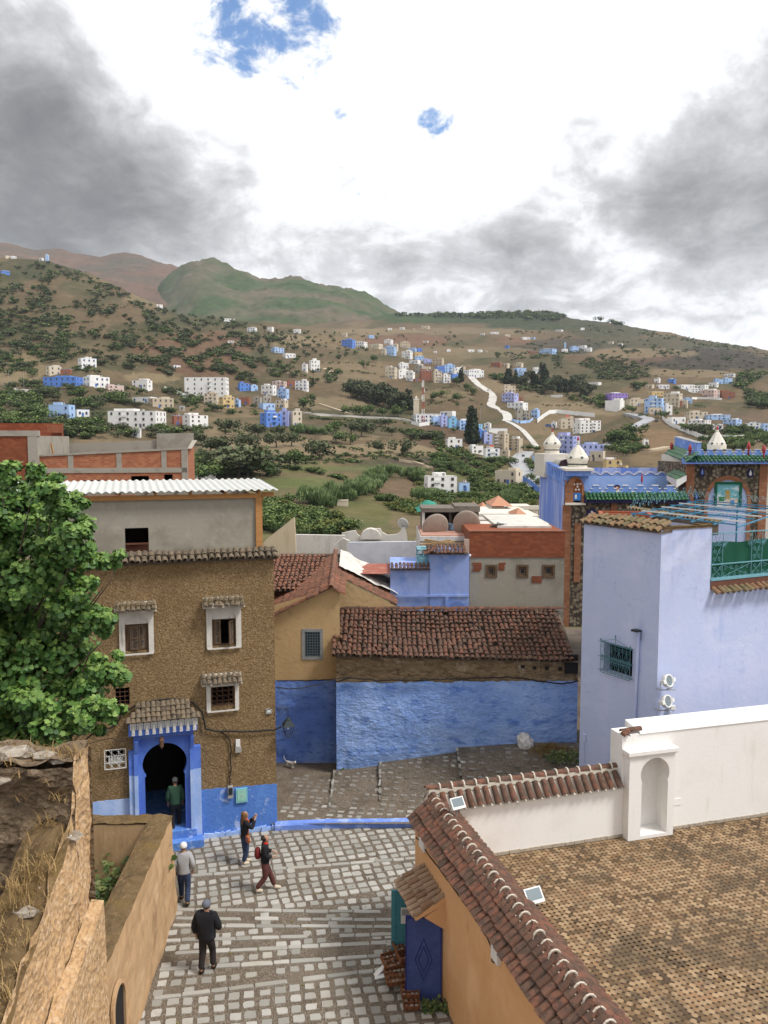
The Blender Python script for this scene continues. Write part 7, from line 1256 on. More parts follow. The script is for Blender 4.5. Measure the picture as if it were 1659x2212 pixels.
 if opt=='lantern':f = MB(); q_ = W*.13; f.box(-q_,q_,-q_,q_,hb-.5,Hh*.97); f.build('roof_lantern',HM[col],root); f = MB(); z = Hh*.97; f.add([(-q_*1.2,-q_*1.2,z),(q_*1.2,-q_*1.2,z),(q_*1.2,q_*1.2,z),(-q_*1.2,q_*1.2,z),(0,0,z+q_*1.3)],[(0,1,4),(1,2,4),(2,3,4),(3,0,4)]); f.build('lantern_roof',mat('lantern_red',(.38,.09,.06)) if 'lantern_red' not in MATS else MATS['lantern_red'],root)
 if not label:ROWS.append((root,where,CN[col],st,(u0+u1)/2,v1))
 return root
W_ = 'on the left slope above the brick building'
for a in ((490,650,240,350,2,'C','cream two storey house behind the long blue building on the left slope'),(440,885,355,470,2,'B','long bright blue building with red edged roofs on the left slope'),(890,1165,350,480,2,'W','white stepped house just right of the long bright blue building'),(840,1030,150,270,2,'W','isolated white house among trees above the long bright blue building'),(1135,1330,452,535,2,'K','pink and cream house with red roof terrace right of the white stepped house'),(1425,1640,390,490,2,'W','white villa with a small blue door level with the pink and cream house'),(515,785,650,820,2,'L','pale blue house behind a dark bushy tree at the far left'),(788,955,720,805,1,'W','low white cabin attached to the right of the pale blue house at far left'),(1140,1760,712,925,3,'W','large white apartment house with cream wing above the concrete parapet'),(1425,1530,925,1025,2,'W','small white house just above the grey parapet of the unfinished brick building'),(1425,1690,585,650,1,'W','long low white house above the large white apartment house'),(650,770,282,345,1,'R','unfinished red brick block beside the cream house on the left slope')):house('H1',*a)
hot = house('H2',325,830,640,850,4,'W','large white hotel with rows of arched windows and roof chimneys',yaw=-14,opt='flat')
for a in ((555,715,808,945,3,'C','cream three storey house with two dark window rows below the hotel'),(715,885,845,985,3,'Y','ochre yellow house with balcony below the right end of the hotel'),(925,1050,700,800,2,'B','bright blue stepped house behind a dark round tree right of the hotel'),(1050,1145,730,800,2,'L','small pale blue house attached to the bright blue stepped house'),(1180,1345,722,840,2,'W','white blocky house with a plain side wall right of the bright blue stepped house'),(1300,1460,685,770,2,'K','pale pink house behind the white blocky house'),(1355,1485,757,885,3,'L','pale blue three storey house beside a big dark tree'),(1460,1550,682,745,2,'R','unfinished red brick house beside the pale pink house'),(1550,1700,672,790,3,'W','white three storey house right of the unfinished brick house'),(940,1065,868,950,1,'R','single storey red brick house below the bright blue stepped house'),(885,960,882,975,2,'L','narrow pale blue house between the ochre house and the brick house'),(1090,1190,855,945,2,'G','plain grey concrete house right of the single storey brick house'),(1190,1290,850,925,1,'G','lower grey concrete house next to the plain grey one'),(1150,1330,930,1000,1,'L','low pale blue house above the strong blue apartment block'),(1335,1475,887,985,2,'C','cream and white two storey house above the cream three storey block'),(1165,1400,1012,1188,3,'B','strong blue three storey apartment block with rows of dark windows'),(1380,1495,990,1180,3,'P','lilac blue upper wing joined to the strong blue apartment block'),(1495,1625,992,1190,3,'C','cream three storey block joined to the right of the strong blue block'),(315,590,1040,1195,3,'W','white cubic house with roof rooms right of a half built brick house'),(205,320,1052,1170,2,'R','half built brick house left of the white cubic house'),(-60,210,862,985,2,'T','beige two storey row house below the red soil bank'),(270,350,962,1010,1,'G','tiny grey hut right of the beige row house'),(1030,1135,102,155,2,'W','isolated white house with four dark windows high on the slope'),(1250,1320,100,155,1,'W','white house with long roof right of the isolated four window house'),(1535,1615,122,175,1,'W','low white house beside tall trees on the high slope'),(1290,1430,322,385,2,'L','pale blue house on the bare slope above the white villa'),(1415,1555,388,440,1,'W','low white villa half hidden by trees below the pale blue house'),(815,885,252,278,1,'W','tiny white hut in the olive grove high above the hotel'),(200,300,517,545,1,'W','small white shed at the foot of the olive grove left of the hotel')):house('H2',*a)
W_ = 'village beside the top of the curving pale road'
for a in ((320,440,182,262,3,'B'),(420,545,205,262,2,'W'),(560,680,228,272,1,'C'),(325,370,132,168,1,'C'),(545,605,152,180,1,'L'),(690,770,187,235,2,'W'),(680,800,245,328,3,'L'),(668,712,268,328,2,'C'),(760,815,227,292,2,'C'),(815,920,207,262,2,'T'),(845,940,282,360,3,'W'),(900,975,262,302,2,'L'),(940,1025,302,335,1,'Y'),(910,1010,367,405,1,'W'),(955,1035,332,372,2,'L'),(1035,1105,357,402,2,'P'),(975,1025,267,297,1,'B'),(1110,1215,352,418,2,'T'),(1130,1215,422,478,2,'B'),(1200,1310,402,482,3,'L'),(1290,1375,432,492,2,'W'),(1355,1400,418,462,2,'C'),(1385,1565,445,525,2,'W'),(700,805,420,528,3,'C'),(790,905,442,528,2,'W'),(815,905,388,442,2,'W'),(880,960,462,552,2,'W'),(960,1045,408,482,2,'G'),(1000,1110,448,557,4,'R'),(1030,1100,428,452,1,'C'),(1120,1195,452,568,4,'C'),(1195,1270,487,568,3,'W'),(1265,1350,488,542,1,'B'),(945,1015,532,558,1,'R')):house('H3',*a,where='in the '+W_)
for a in ((35,130,357,470,3,'W','white three storey house standing alone left of the dirt track'),(-25,25,395,470,2,'W','white two storey house beside the taller white house left of the dirt track')):house('H3',*a)
for a in ((720,760,92,110,1,'W'),(825,870,84,105,1,'W'),(1015,1090,70,100,1,'C'),(1030,1080,202,220,1,'W'),(1415,1480,277,302,1,'W'),(1505,1550,282,302,1,'W'),(935,955,97,110,1,'C'),(1120,1150,290,310,1,'W'),(1560,1590,288,302,1,'C'),(1235,1270,275,300,1,'W')):house('H3',*a,where='on the bare far slope below the dark wooded ridge')
mosq = house('H4',200,520,362,452,2,'W','long white mosque building with a crenellated roof beside the minaret',yaw=16,opt='flat')
W_ = 'blue terrace of houses stepping down beside the cypresses'
for a in ((510,680,322,385,1,'W'),(410,500,372,482,2,'L'),(500,590,362,497,3,'P'),(585,690,382,512,3,'Q'),(695,830,412,537,3,'L'),(790,910,387,440,2,'C'),(800,970,457,542,2,'Q'),(985,1065,452,512,2,'W'),(900,1010,522,642,3,'B'),(960,1080,557,687,3,'P')):house('H4',*a,where='in the '+W_)
for a in ((1000,1245,512,572,1,'W','long plain white wall like building behind the beige apartment block',None ,'house','blind'),(1080,1260,547,750,5,'T','beige five storey apartment block right of the cypresses'),(1250,1410,605,755,4,'T','beige four storey house with a red roof edge beside the beige apartment block'),(820,980,692,785,2,'W','white two storey house below the tall cypresses'),(980,1160,712,870,3,'W','white three storey house with a red pyramid roof lantern',None ,'house','lantern'),(1160,1270,742,850,2,'T','brown two storey house between the white lantern house and the road'),(570,750,612,740,2,'W','white house with three roof openings at the edge of the tan field'),(335,695,1005,1235,3,'W','white three storey house standing alone among green shrubs in the valley'),(700,830,1097,1215,1,'L','low pale blue house tucked behind the lone white three storey house'),(1115,1415,950,1130,2,'C','cream two storey house above the lower road'),(1515,1600,797,895,2,'L','pale blue house behind the tower at the lower road'),(1185,1365,117,248,3,'P','lilac blue house with a blank wall beside the curving road'),(1195,1330,37,128,2,'C','cream house with many openings above the lilac blue house'),(1250,1410,172,228,1,'R','unfinished red brick storey in front of the lilac blue house'),(1245,1470,222,322,2,'W','white house with balconies above the unfinished concrete house'),(1330,1490,302,432,3,'G','unfinished grey concrete house with empty window openings by the curving road'),(1500,1595,297,405,2,'L','pale blue house right of the unfinished concrete house')):house('H4',*a[:7],yaw= None if len(a)<8 else a[7],opt=a[9] if len(a)>9 else '')
for a in ((975,1170,1078,1205,3,'C','cream school building with a red pyramid roof lantern','lantern'),(1140,1440,1098,1255,4,'W','large white four storey house right of the cream school',''),(890,950,1132,1205,1,'W','small white gate house left of the cream school',''),(235,350,482,540,1,'R','unfinished red brick house above the eucalyptus grove',''),(355,435,497,540,1,'C','low cream house between the brick house and the tall dark tree',''),(490,585,487,547,2,'C','cream house with tall openings right of the tall dark tree',''),(480,620,547,590,1,'L','pale blue flat roofed house below the cream house with tall openings',''),(505,590,592,650,1,'L','pale blue hut at the top edge of the eucalyptus grove',''),(690,820,537,610,1,'W','white house behind the cypress group',''),(640,720,687,732,1,'W','white house half hidden inside the eucalyptus grove',''),(890,1030,842,872,1,'W','long low white shed on the tan hill beside the grove','blind'),(1295,1440,703,735,1,'W','long white wall like building right of the grove','blind')):house('H5',*a[:7],opt=a[7])
for a in ((770,955,333,390,2,'L'),(1000,1070,338,380,1,'W'),(1090,1190,308,372,2,'L'),(1190,1280,302,342,1,'W'),(1250,1335,327,370,1,'W'),(640,740,365,392,1,'R')):house('H5',*a,where='in the hamlet around the small blue minaret')
for a in ((385,430,302,337,1,'B'),(220,320,157,180,1,'W'),(560,660,212,240,1,'W'),(375,440,182,207,1,'C'),(930,1020,132,152,1,'W'),(1205,1250,110,138,1,'W'),(1505,1570,262,290,1,'C'),(85,135,347,375,1,'W'),(115,165,172,190,1,'W'),(1620,1670,282,302,1,'W'),(665,715,215,235,1,'L')):house('H5',*a,where='scattered on the far hillside under the skyline')
W_ = 'right hand village above the white stepped wall'
for a in ((100,310,478,548,2,'V','violet two storey house at the left end of the right hand village'),(95,275,540,665,2,'W','tall blank white house in front of the violet house')):house('H6',*a,opt='blind' if a[5]=='W' else '')
for a in ((300,490,532,612,2,'C'),(480,660,513,682,4,'L'),(510,655,467,515,1,'Y'),(660,840,473,612,3,'C'),(835,930,528,582,2,'L'),(830,885,548,625,2,'C'),(768,830,552,618,2,'R'),(510,640,622,692,1,'C'),(660,735,588,697,2,'W')):house('H6',*a,where='in the '+W_)
for a in ((560,620,337,387,2,'W'),(695,770,342,392,2,'B'),(1140,1230,345,395,2,'L'),(1230,1320,335,395,2,'L'),(1250,1350,297,330,1,'W'),(1095,1185,382,425,1,'W'),(590,710,402,447,1,'W'),(790,960,402,447,1,'W'),(865,1050,437,482,2,'W'),(1015,1200,447,527,2,'K'),(1200,1350,462,542,2,'R'),(480,560,402,442,1,'C'),(960,1090,405,445,1,'W'),(1080,1200,480,530,1,'W')):house('H6',*a,where='in the upper right village below the dark burnt hillside')
for a in ((875,1085,657,740,2,'C'),(1060,1310,688,748,2,'L'),(1245,1415,732,802,2,'L'),(905,1120,738,808,2,'W'),(700,870,712,785,1,'W'),(1115,1230,782,842,1,'W'),(1460,1600,767,832,2,'W'),(1600,1720,782,862,2,'L')):house('H6',*a,where='among dark trees behind the white stepped wall')
house('H6',745,955,970,1075,3,'L','pale blue three storey house just behind the merlons of the pavilion'); house('H6',445,505,937,1000,1,'W','small white hut alone on the tan bank above the ornate building')
for a in ((300,465,168,305,4,'P','lilac blue four storey apartment house between the two tower domes'),(465,620,230,312,2,'P','low lilac blue house right of the lilac apartment house'),(530,625,282,350,1,'C','plain cream house behind the tower cornice'),(615,730,327,415,2,'Y','ochre two storey house above the bright blue wall'),(705,770,372,420,1,'Y','low ochre annex right of the ochre two storey house')):house('K5',*a)
for a in ((0,55,273,292,1,'B','small blue house on the hill shoulder at the left border'),(30,65,176,195,1,'C','tiny cream house near the hilltop at left'),(66,102,179,196,1,'W','tiny white house near the hilltop left of the blue minaret'),(255,282,172,190,1,'W','tiny white house at the foot of the hilltop minaret'),(1015,1060,421,436,1,'W','small white house on the hill shoulder below the green mountain'),(1440,1530,541,560,1,'W','long white house at the foot of the green mountain')):house('HL',*a)
from collections import defaultdict
ORD =['first','second','third','fourth','fifth','sixth','seventh','eighth','ninth','tenth','eleventh','twelfth']
cl = defaultdict(list)
for r_ in ROWS:cl[(r_[1],r_[2],r_[3])].append(r_)
for (wh,cn,st), rs in cl.items():
 rs.sort(key= lambda q:q[4])
 for i, q in enumerate(rs):
  o = q[0]; s = '%s %s house'%(cn,STN[st]); o['label'] =(s+' '+wh) if len(rs)==1 else ((ORD[i]+' from the left of the '+s+'s '+wh).replace('first from the left of','leftmost of'))
  o['label'] = ' '.join(o['label'].split()[:16]); o['group'] = 'houses '+wh
for i in range(9):x = -14+i*3.4; f = MB(); f.box(x,x+.8,-2,-1.2,hot.children[0].bound_box[1][2]-.5,hot.children[0].bound_box[1][2]+2.4); f.build('chimney',HM['W'],hot)
f = MB(); zt_ = mosq.children[0].bound_box[1][2]; xm0, xm1 = mosq.children[0].bound_box[0][0], mosq.children[0].bound_box[4][0]
for i in range(20):x = lerp(xm0,xm1,i/20); f.box(x,x+(xm1-xm0)/38,mosq.children[0].bound_box[0][1],mosq.children[0].bound_box[0][1]+.3,zt_,zt_+.8)
f.build('crenellation',HM['W'],mosq)
def minaret(c,x0,x1,y0,y1,m,label):
 (u0,v0),(u1,v1) = k(c,x0,y0), k(c,x1,y1); g = ground((u0+u1)/2,v1); s =(g.y*CT+(H-g.z)*ST)/F; w, h =(u1-u0)*s/2,(v1-v0)*s; RECTS.append((u0-2,u1+2,v0,v1)); o = thing('minaret',label,'minaret',g)
 f = MB(); f.box(-w,w,-w,w,-2,h*.84); f.build('shaft',m,o); f = MB(); f.box(-w*1.1,w*1.1,-w*1.1,w*1.1,h*.82,h*.86); f.build('gallery',HM['W'],o); f = MB(); f.box(-w*.42,w*.42,-w*.42,w*.42,h*.86,h*.97); f.lathe([(w*.42,h*.97),(w*.3,h*1.0),(.02,h*1.04)],8); f.build('lantern',m,o)
minaret('H4',215,276,170,365,HM['C'],'cream square minaret beside the red and white mast'); minaret('H5',1028,1046,268,335,HM['L'],'small pale blue minaret in the far hamlet'); minaret('HL',300,318,140,188,HM['L'],'pale blue minaret on the hilltop at left')
g = ground(*k('H4',320,458)); s =(g.y*CT+(H-g.z)*ST)/F; hh =(k('H4',320,458)[1]-k('H3',1040,550)[1])*s; MT = thing('radio_mast','red and white lattice radio mast beside the cream minaret','mast',g)
for nm, col, segs in (('red_section',mat('mast_red',(.42,.07,.05)),(0,2,4)),('white_section',HM['W'],(1,3,5))):
 for i in segs:
  f = MB(); z0, z1 = hh*i/6, hh*(i+1)/6; w = 1.0-.1*i
  for sx, sy in ((-1,-1),(1,-1),(1,1),(-1,1)):f.tube([(sx*w,sy*w,z0),(sx*(w-.1),sy*(w-.1),z1)],.16,4)
  for j in range(3):
   a, b = lerp(z0,z1,j/3), lerp(z0,z1,(j+1)/3)
   for sx, sy, tx, ty in ((-1,-1,1,-1),(1,-1,1,1),(1,1,-1,1),(-1,1,-1,-1)):f.tube([(sx*w,sy*w,a),(tx*w,ty*w,b)],.1,4)
  f.build(nm,col,MT)
f = MB(); f.box(-1.3,-.6,-1.3,-.9,hh*.55,hh*.62); f.box(.6,1.2,-1.3,-.9,hh*.72,hh*.8); f.box(-1.1,-.5,-1.3,-.9,hh*.85,hh*.95); f.build('antennas',m_plastic,MT)
def longwall(pts,h,label,m= None ,th=.5):
 P =[];
 for a, b in zip(pts,pts[1:]):
  for i in range(6):P.append((lerp(a[0],b[0],i/6),lerp(a[1],b[1],i/6)))
 G =[ground(*q) for q in P+[pts[-1]]]; f = MB(); vs =[]
 for i, g in enumerate(G):zz = g.z+h; vs+=[g+Vector((0,0,-2)),Vector((g.x,g.y,zz)),Vector((g.x,g.y+th,zz)),Vector((g.x,g.y+th,g.z-2))]
 f.add(vs,[(4*i+j,4*i+j+1,4*i+5+j,4*i+4+j) for i in range(len(G)-1) for j in range(3)]); tag(f.build('boundary_wall',m or HM['W']),label,'wall')
longwall(kk('H6',(635,745),(700,800),(800,845),(900,885),(1000,925),(1060,945),(1200,935),(1330,945),(1440,935)),3,'white stepped boundary wall below the dark trees at right'); longwall(kk('H5',(735,1150),(790,1100),(870,1050),(960,1045),(1100,1060),(1250,1075),(1360,1085)),3.5,'white boundary wall curving round behind the cream school'); longwall(kk('H4',(1285,440),(1380,462),(1480,455),(1520,420)),2.2,'pale blue boundary wall below the unfinished concrete house',HM['L']); longwall(kk('H4',(190,470),(280,495),(390,480)),2.6,'low white wall below the mosque'); longwall(kk('H4',(1390,1090),(1450,1130),(1530,1190),(1600,1260)),3,'blue retaining wall beside the lower road',HM['B']); longwall(kk('H2',(130,800),(230,830),(330,870),(520,890)),3.5,'white garden wall in front of the hotel'); longwall(kk('H6',(920,545),(1080,545),(1210,555)),2,'white wall below the upper right village')
def car(c,x,y,yaw,col,label,van= False ):
 g = ground(*k(c,x,y)); C_ = thing('van' if van else 'parked_car',label,'van' if van else 'car',Matrix.Translation(g+Vector((0,0,.4)))@Matrix.Rotation(R(yaw),4,'Z')); hgt = 2.1 if van else 1.45
 pr =[(-2.1,.3),(2.1,.3),(2.15,.75),(1.2,.9),(.6,hgt),(-1.5,hgt),(-2.1,.95)] if not van else [(-2.4,.35),(2.3,.35),(2.4,1.0),(1.9,1.2),(1.5,hgt),(-2.4,hgt)]
 f = MB(); f.prism([(x_,-.85,z) for x_,z in pr],(0,1.7,0)); f.build('body',col,C_); f = MB(); f.prism([(x_,-.86,z) for x_,z in ((1.05,.92),(.55,hgt-.1),(-1.4,hgt-.1),(-1.8,.95))],(0,1.72,0)); f.build('windows',m_glass,C_)
 for sx in (-1.35,1.35):
  for sy in (-.9,.7):f = MB(); f.tube([(sx,sy,.32),(sx,sy+.2,.32)],.34,12); f.build('wheel',m_cable,C_)
mc =[mat('car_white',(.7,.7,.7),rough=.3,spec=.5),mat('car_grey',(.2,.21,.22),rough=.3,spec=.5),mat('car_dark',(.05,.06,.07),rough=.3,spec=.5)]
car('H1',182,525,75,mc[0],'white car coming down the road at the far left'); car('H5',205,808,100,mc[0],'white van on the bend of the curving pale road',True ); car('H4',1508,1020,70,mc[1],'grey car parked on the lower road behind the tower'); car('H4',1560,1060,65,mc[0],'white car parked on the lower road behind the tower'); car('H4',520,490,10,mc[0],'white car parked in front of the blue terrace of houses'); car('H6',580,765,60,mc[2],'dark car at the junction above the white stepped wall'); car('H2',430,912,5,mc[0],'white van parked below the hotel trees',True ); car('H4',1410,835,80,mc[2],'dark car at the far end of the lower road'); car('H6',205,915,60,mc[1],'grey car on the wet curving road at right'); car('H5',855,1195,0,mat('blue_truck',(.06,.15,.4)),'blue van in the yard beside the small white gate house',True )
def slamp(c,x,y,h,label):
 g = ground(*k(c,x,y)); f = MB(); f.tube([(0,0,-1),(0,0,h),(.5,0,h+.5),(1.4,0,h+.6)],.13,5); o = f.build('street_lamp',m_grey,None ,Matrix.Translation(g)); tag(o,label,'street lamp','street lamps beside the far roads')
for c, x, y, h, lb_ in (('H1',50,520,11,'leftmost of the street lamps on the slope at the left border'),('H1',100,520,13,'second street lamp on the slope at the left border'),('H1',262,505,11,'third street lamp on the slope, right of the white car'),('H3',495,868,9,'lone street lamp beside the pale road across the fields'),('H6',605,745,9,'street lamp at the junction above the white stepped wall'),('H6',417,690,9,'street lamp at the top of the wet curving road'),('H4',1345,825,9,'street lamp beside the lower road'),('H4',945,430,9,'street lamp above the blue terrace of houses')):slamp(c,x,y,h,lb_)
g = ground(*k('V7',75,410)); s =(g.y*CT+(H-g.z)*ST)/F; o = thing('shed','low white shed with a shallow metal roof beside the unfinished brick building','shed',g); wv = 50*s/1; f = MB(); f.box(-wv*.5,wv*.5,0,wv*.6,-1,12*s); f.build('wall',HM['W'],o); f = MB(); z = 12*s; f.add([(-wv*.55,-.3,z),(wv*.55,-.3,z),(wv*.55,wv*.65,z),(-wv*.55,wv*.65,z),(-wv*.2,wv*.3,z+9*s),(wv*.2,wv*.3,z+9*s)],[(0,1,5,4),(1,2,5),(2,3,4,5),(3,0,4)]); f.build('roof',mat('pale_sheet',(.6,.6,.58)),o)
g = ground(*k('V7',1045,598)); f = MB(); f.box(-1.6,1.6,0,2,-1,1.6); f.box(-1.7,1.7,-.1,2.1,1.6,1.75); tag(f.build('field_hut',HM['C'],None ,Matrix.Translation(g)),'tiny pale field hut beside the cane hedge','hut')
# trees
def np_mesh(name,V,Fc,rnd,mats,mi= None ):
 me = bpy.data.meshes.new(name); me.vertices.add(len(V)); me.vertices.foreach_set('co',np.ascontiguousarray(V,np.float32).reshape(-1)); nf, kf = Fc.shape
 me.loops.add(nf*kf); me.polygons.add(nf); me.loops.foreach_set('vertex_index',np.ascontiguousarray(Fc,np.int32).ravel()); me.polygons.foreach_set('loop_start',np.arange(nf,dtype=np.int32)*kf)
 if mi is not None :me.polygons.foreach_set('material_index',mi)
 me.update(calc_edges= True ); at = me.attributes.new('rnd','FLOAT','FACE'); at.data.foreach_set('value',rnd)
 for m in mats:me.materials.append(m)
 return me
NR = np.random.default_rng(5)
def crown(lobes,n,s,flat=1.0):
 """leaf clumps spread over the shells of several lobes: returns verts, quads, rnd"""
 w = np.array([l[3]**2 for l in lobes]); w = w/w.sum(); idx = NR.choice(len(lobes),n,p=w); L = np.array(lobes)[idx]
 d = NR.normal(size=(n,3)); d/=np.linalg.norm(d,axis=1)[:,None ]; r = L[:,3]*(.45+.6*NR.random(n)**.5); c = L[:,:3]+d*r[:,None ]*np.array([1,1,.85])
 nn = d+NR.normal(size=(n,3))*.55; nn/=np.linalg.norm(nn,axis=1)[:,None ]; a = np.cross(nn,NR.normal(size=(n,3))); a/=np.linalg.norm(a,axis=1)[:,None ]; b = np.cross(nn,a)
 sz = s*(.6+.8*NR.random(n))[:,None ]; V = np.stack([c-a*sz,c-b*sz*.7+nn*sz*.25,c+a*sz,c+b*sz*.8-nn*sz*.15],1).reshape(-1,3); Fq = np.arange(n*4).reshape(n,4)
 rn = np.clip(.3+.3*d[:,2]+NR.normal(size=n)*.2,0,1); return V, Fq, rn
def stem_v(h,r,n=5):
 a = np.arange(n)*2*np.pi/n; V = np.concatenate([np.stack([np.cos(a)*rr,np.sin(a)*rr,np.full(n,z)],1) for rr,z in ((r,-1.2),(r*.6,h))]); Fq = np.array([[i,(i+1)%n,n+(i+1)%n,n+i] for i in range(n)]); return V, Fq
def tree_data(kind,seed,n,s):
 global NR; NR = np.random.default_rng(seed); r = random.Random(seed)
 if kind=='olive':lob =[(r.gauss(0,.34),r.gauss(0,.34),.55+r.random()*.3,.26+r.random()*.18) for _ in range(6)]; st =(.5,.055)
 elif kind=='cypress':lob =[(0,0,z,.16*(1.05-z)+.045) for z in (.12,.25,.38,.5,.62,.74,.86)]; st =(.3,.03)
 elif kind=='gum':lob =[(r.gauss(0,.2),r.gauss(0,.2),.35+.55*i/7,.15+r.random()*.12) for i in range(8)]; st =(.6,.03)
 elif kind=='bush':lob =[(r.gauss(0,.42),r.gauss(0,.35),.22+r.random()*.35,.28+r.random()*.2) for _ in range(6)]; st =(.2,.04)
 elif kind=='cane':lob =[(r.gauss(0,.35),r.gauss(0,.3),.3+r.random()*.4,.26+r.random()*.14) for _ in range(7)]; st =(.2,.04)
 V, Q, rn = crown(lob,n,s)
 if kind=='cane':
  V = V.copy(); c = V.reshape(-1,4,3).mean(1); g = V.reshape(-1,4,3); g[:,0] = c+[0,0,-.16]; g[:,2] = c+np.stack([NR.normal(size=n)*.09,NR.normal(size=n)*.09,.17+NR.random(n)*.08],1); g[:,1] = c+np.stack([np.full(n,.035),NR.normal(size=n)*.03,np.zeros(n)],1); g[:,3] = c-np.stack([np.full(n,.035),NR.normal(size=n)*.03,np.zeros(n)],1); V = g.reshape(-1,3)
 SV, SQ = stem_v(*st); mi = np.concatenate([np.zeros(len(Q),np.int32),np.ones(len(SQ),np.int32)])
 return np.concatenate([V,SV]), np.concatenate([Q,SQ+len(V)]), np.concatenate([rn,np.full(len(SQ),.3)]), mi
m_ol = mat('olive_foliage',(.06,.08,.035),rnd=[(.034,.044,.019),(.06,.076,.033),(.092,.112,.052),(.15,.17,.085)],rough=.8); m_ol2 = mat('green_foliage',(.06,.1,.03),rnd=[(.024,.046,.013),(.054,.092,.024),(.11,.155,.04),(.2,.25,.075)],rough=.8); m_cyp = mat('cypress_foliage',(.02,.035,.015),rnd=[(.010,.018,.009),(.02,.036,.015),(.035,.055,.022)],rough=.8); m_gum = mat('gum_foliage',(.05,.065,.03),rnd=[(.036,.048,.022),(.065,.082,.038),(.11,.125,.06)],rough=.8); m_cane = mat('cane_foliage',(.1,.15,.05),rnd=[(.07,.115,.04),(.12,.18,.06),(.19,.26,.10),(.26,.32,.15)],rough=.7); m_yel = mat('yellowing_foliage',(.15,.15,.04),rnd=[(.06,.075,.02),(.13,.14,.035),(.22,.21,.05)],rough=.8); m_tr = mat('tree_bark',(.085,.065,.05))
VAR ={}
for kind, cnt, n, s, ms in (('olive',5,420,.075,m_ol),('round',4,420,.075,m_ol2),('cypress',2,320,.05,m_cyp),('gum',4,520,.06,m_gum),('bush',5,420,.085,m_ol2),('cane',3,700,.1,m_cane),('yellow',2,380,.075,m_yel)):
 VAR[kind] =[]
 for i in range(cnt):
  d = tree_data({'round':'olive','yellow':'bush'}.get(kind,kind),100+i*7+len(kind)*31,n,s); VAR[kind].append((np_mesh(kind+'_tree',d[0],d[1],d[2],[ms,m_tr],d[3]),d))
LOWD ={kd:[tree_data({'round':'olive'}.get(kd,kd),900+i,46,.19) for i in range(4)] for kd in ('olive','round','bush')}
INFO = dict(olive=('olive_tree','olive tree','tree','dusty dark green olive tree on the brown slopes','olive trees on the slopes'),round=('round_tree','tree','tree','green round crowned tree on the slopes beyond the town','round trees on the slopes'),cypress=('cypress_tree','cypress','tree','slim dark cypress on the far slopes','cypresses on the slopes'),gum=('eucalyptus_tree','tree','tree','tall loose crowned eucalyptus in a far grove','eucalyptus groves'),bush=('shrub','shrub','shrub','green shrub in the valley below the houses','shrubs in the valley'),cane=('cane_clump','cane','cane','pale green clump of tall cane in the valley','cane clumps in the valley'),yellow=('yellowing_shrub','shrub','shrub','yellowing shrub in the valley','yellowing shrubs'))
PL_ =[]
TR_R = random.Random(21)
def plant(u,v,kind,h,wide=1.0,force= False ):
 if not force:
  h*=.74
 g = ground(u,v)
 if g is None or g.y>2500: return
 px = h/(g.y*CT)*F
 if not force:
  for a, b, c, d in RECTS:
   if a-px*.4<u<b+px*.4 and v>c and v-px*.95<d-.22*(d-c): return
 else :
  if kind!='cypress':
   for a, b, c, d in RECTS:
    if a-px*.4<u<b+px*.4 and v>c+.5*(d-c) and v-px<d-.3*(d-c):f_ = max(.3,(v-d+.3*(d-c))/px); h*=min(1,f_); px*=min(1,f_)
 r = TR_R.random(); s = h; PL_.append((px,kind,Matrix.Translation(g)@Matrix.Rotation(r*6.283,4,'Z')@Matrix.Diagonal((s*wide,s*wide,s,1)),g))
def inp(u,v,poly):
 c = False ; n = len(poly)
 for i in range(n):
  (x1,y1),(x2,y2) = poly[i], poly[(i+1)%n]
  if (y1>v)!=(y2>v) and u<(x2-x1)*(v-y1)/(y2-y1)+x1:c = not c
 return c
def scatter(poly,n,kinds,h0,h1,wide=1.0,clump=0.0,seed=0):
 us, vs =[p[0] for p in poly],[p[1] for p in poly]; cnt = 0; tries = 0
 while cnt<n and tries<n*12:
  tries+=1; u, v = TR_R.uniform(min(us),max(us)), TR_R.uniform(min(vs),max(vs))
  if not inp(u,v,poly): continue
  if clump and mnoise.noise(Vector((u/38,v/18,seed)))<clump-1+TR_R.random()*.5: continue
  plant(u,v,TR_R.choice(kinds),TR_R.uniform(h0,h1),TR_R.uniform(.85,1.25)*wide); cnt+=1
LH =[(-60,570),(90,562),(200,600),(300,650),(400,694),(520,706),(640,730),(600,770),(560,800),(560,830),(400,815),(200,790),(-60,800)]
scatter(LH,900,['olive','olive','olive','round'],3.5,6.5,1.15,.98,1); scatter([(80,560),(200,597),(300,645),(400,690),(420,705),(300,668),(180,615),(60,580)],80,['olive','round'],4,7,1.1)
scatter([(-60,600),(110,640),(160,760),(140,830),(-60,800)],190,['olive','olive','round','bush'],4,7,1.2); scatter([(-40,640),(500,760),(520,810),(-40,820)],260,['bush','olive','round'],2.5,5,1.2,.95,3)
scatter([(280,660),(420,700),(560,770),(540,830),(420,800),(330,720)],220,['olive','bush','round'],3,6,1.2,.95,4)
scatter([(360,670),(560,705),(700,735),(680,760),(560,755),(420,715)],130,['olive','round','gum'],4,8,1,0)
scatter([(40,830),(240,845),(330,880),(330,930),(160,940),(-20,930),(-20,870)],170,['round','olive','bush'],4,8.5,1.2,0); scatter([(100,880),(450,930),(420,955),(100,945)],90,['bush','round','olive'],3,7,1.3); scatter([(60,800),(420,840),(560,880),(400,900),(60,850)],130,['round','olive','bush'],3,7,1.1,.95,6)
scatter([(330,840),(680,870),(680,900),(330,890)],60,['round','bush','olive'],3,6.5,1.1); scatter([(570,780),(700,790),(740,830),(600,850)],90,['round','bush','olive'],3,6.5,1.1)
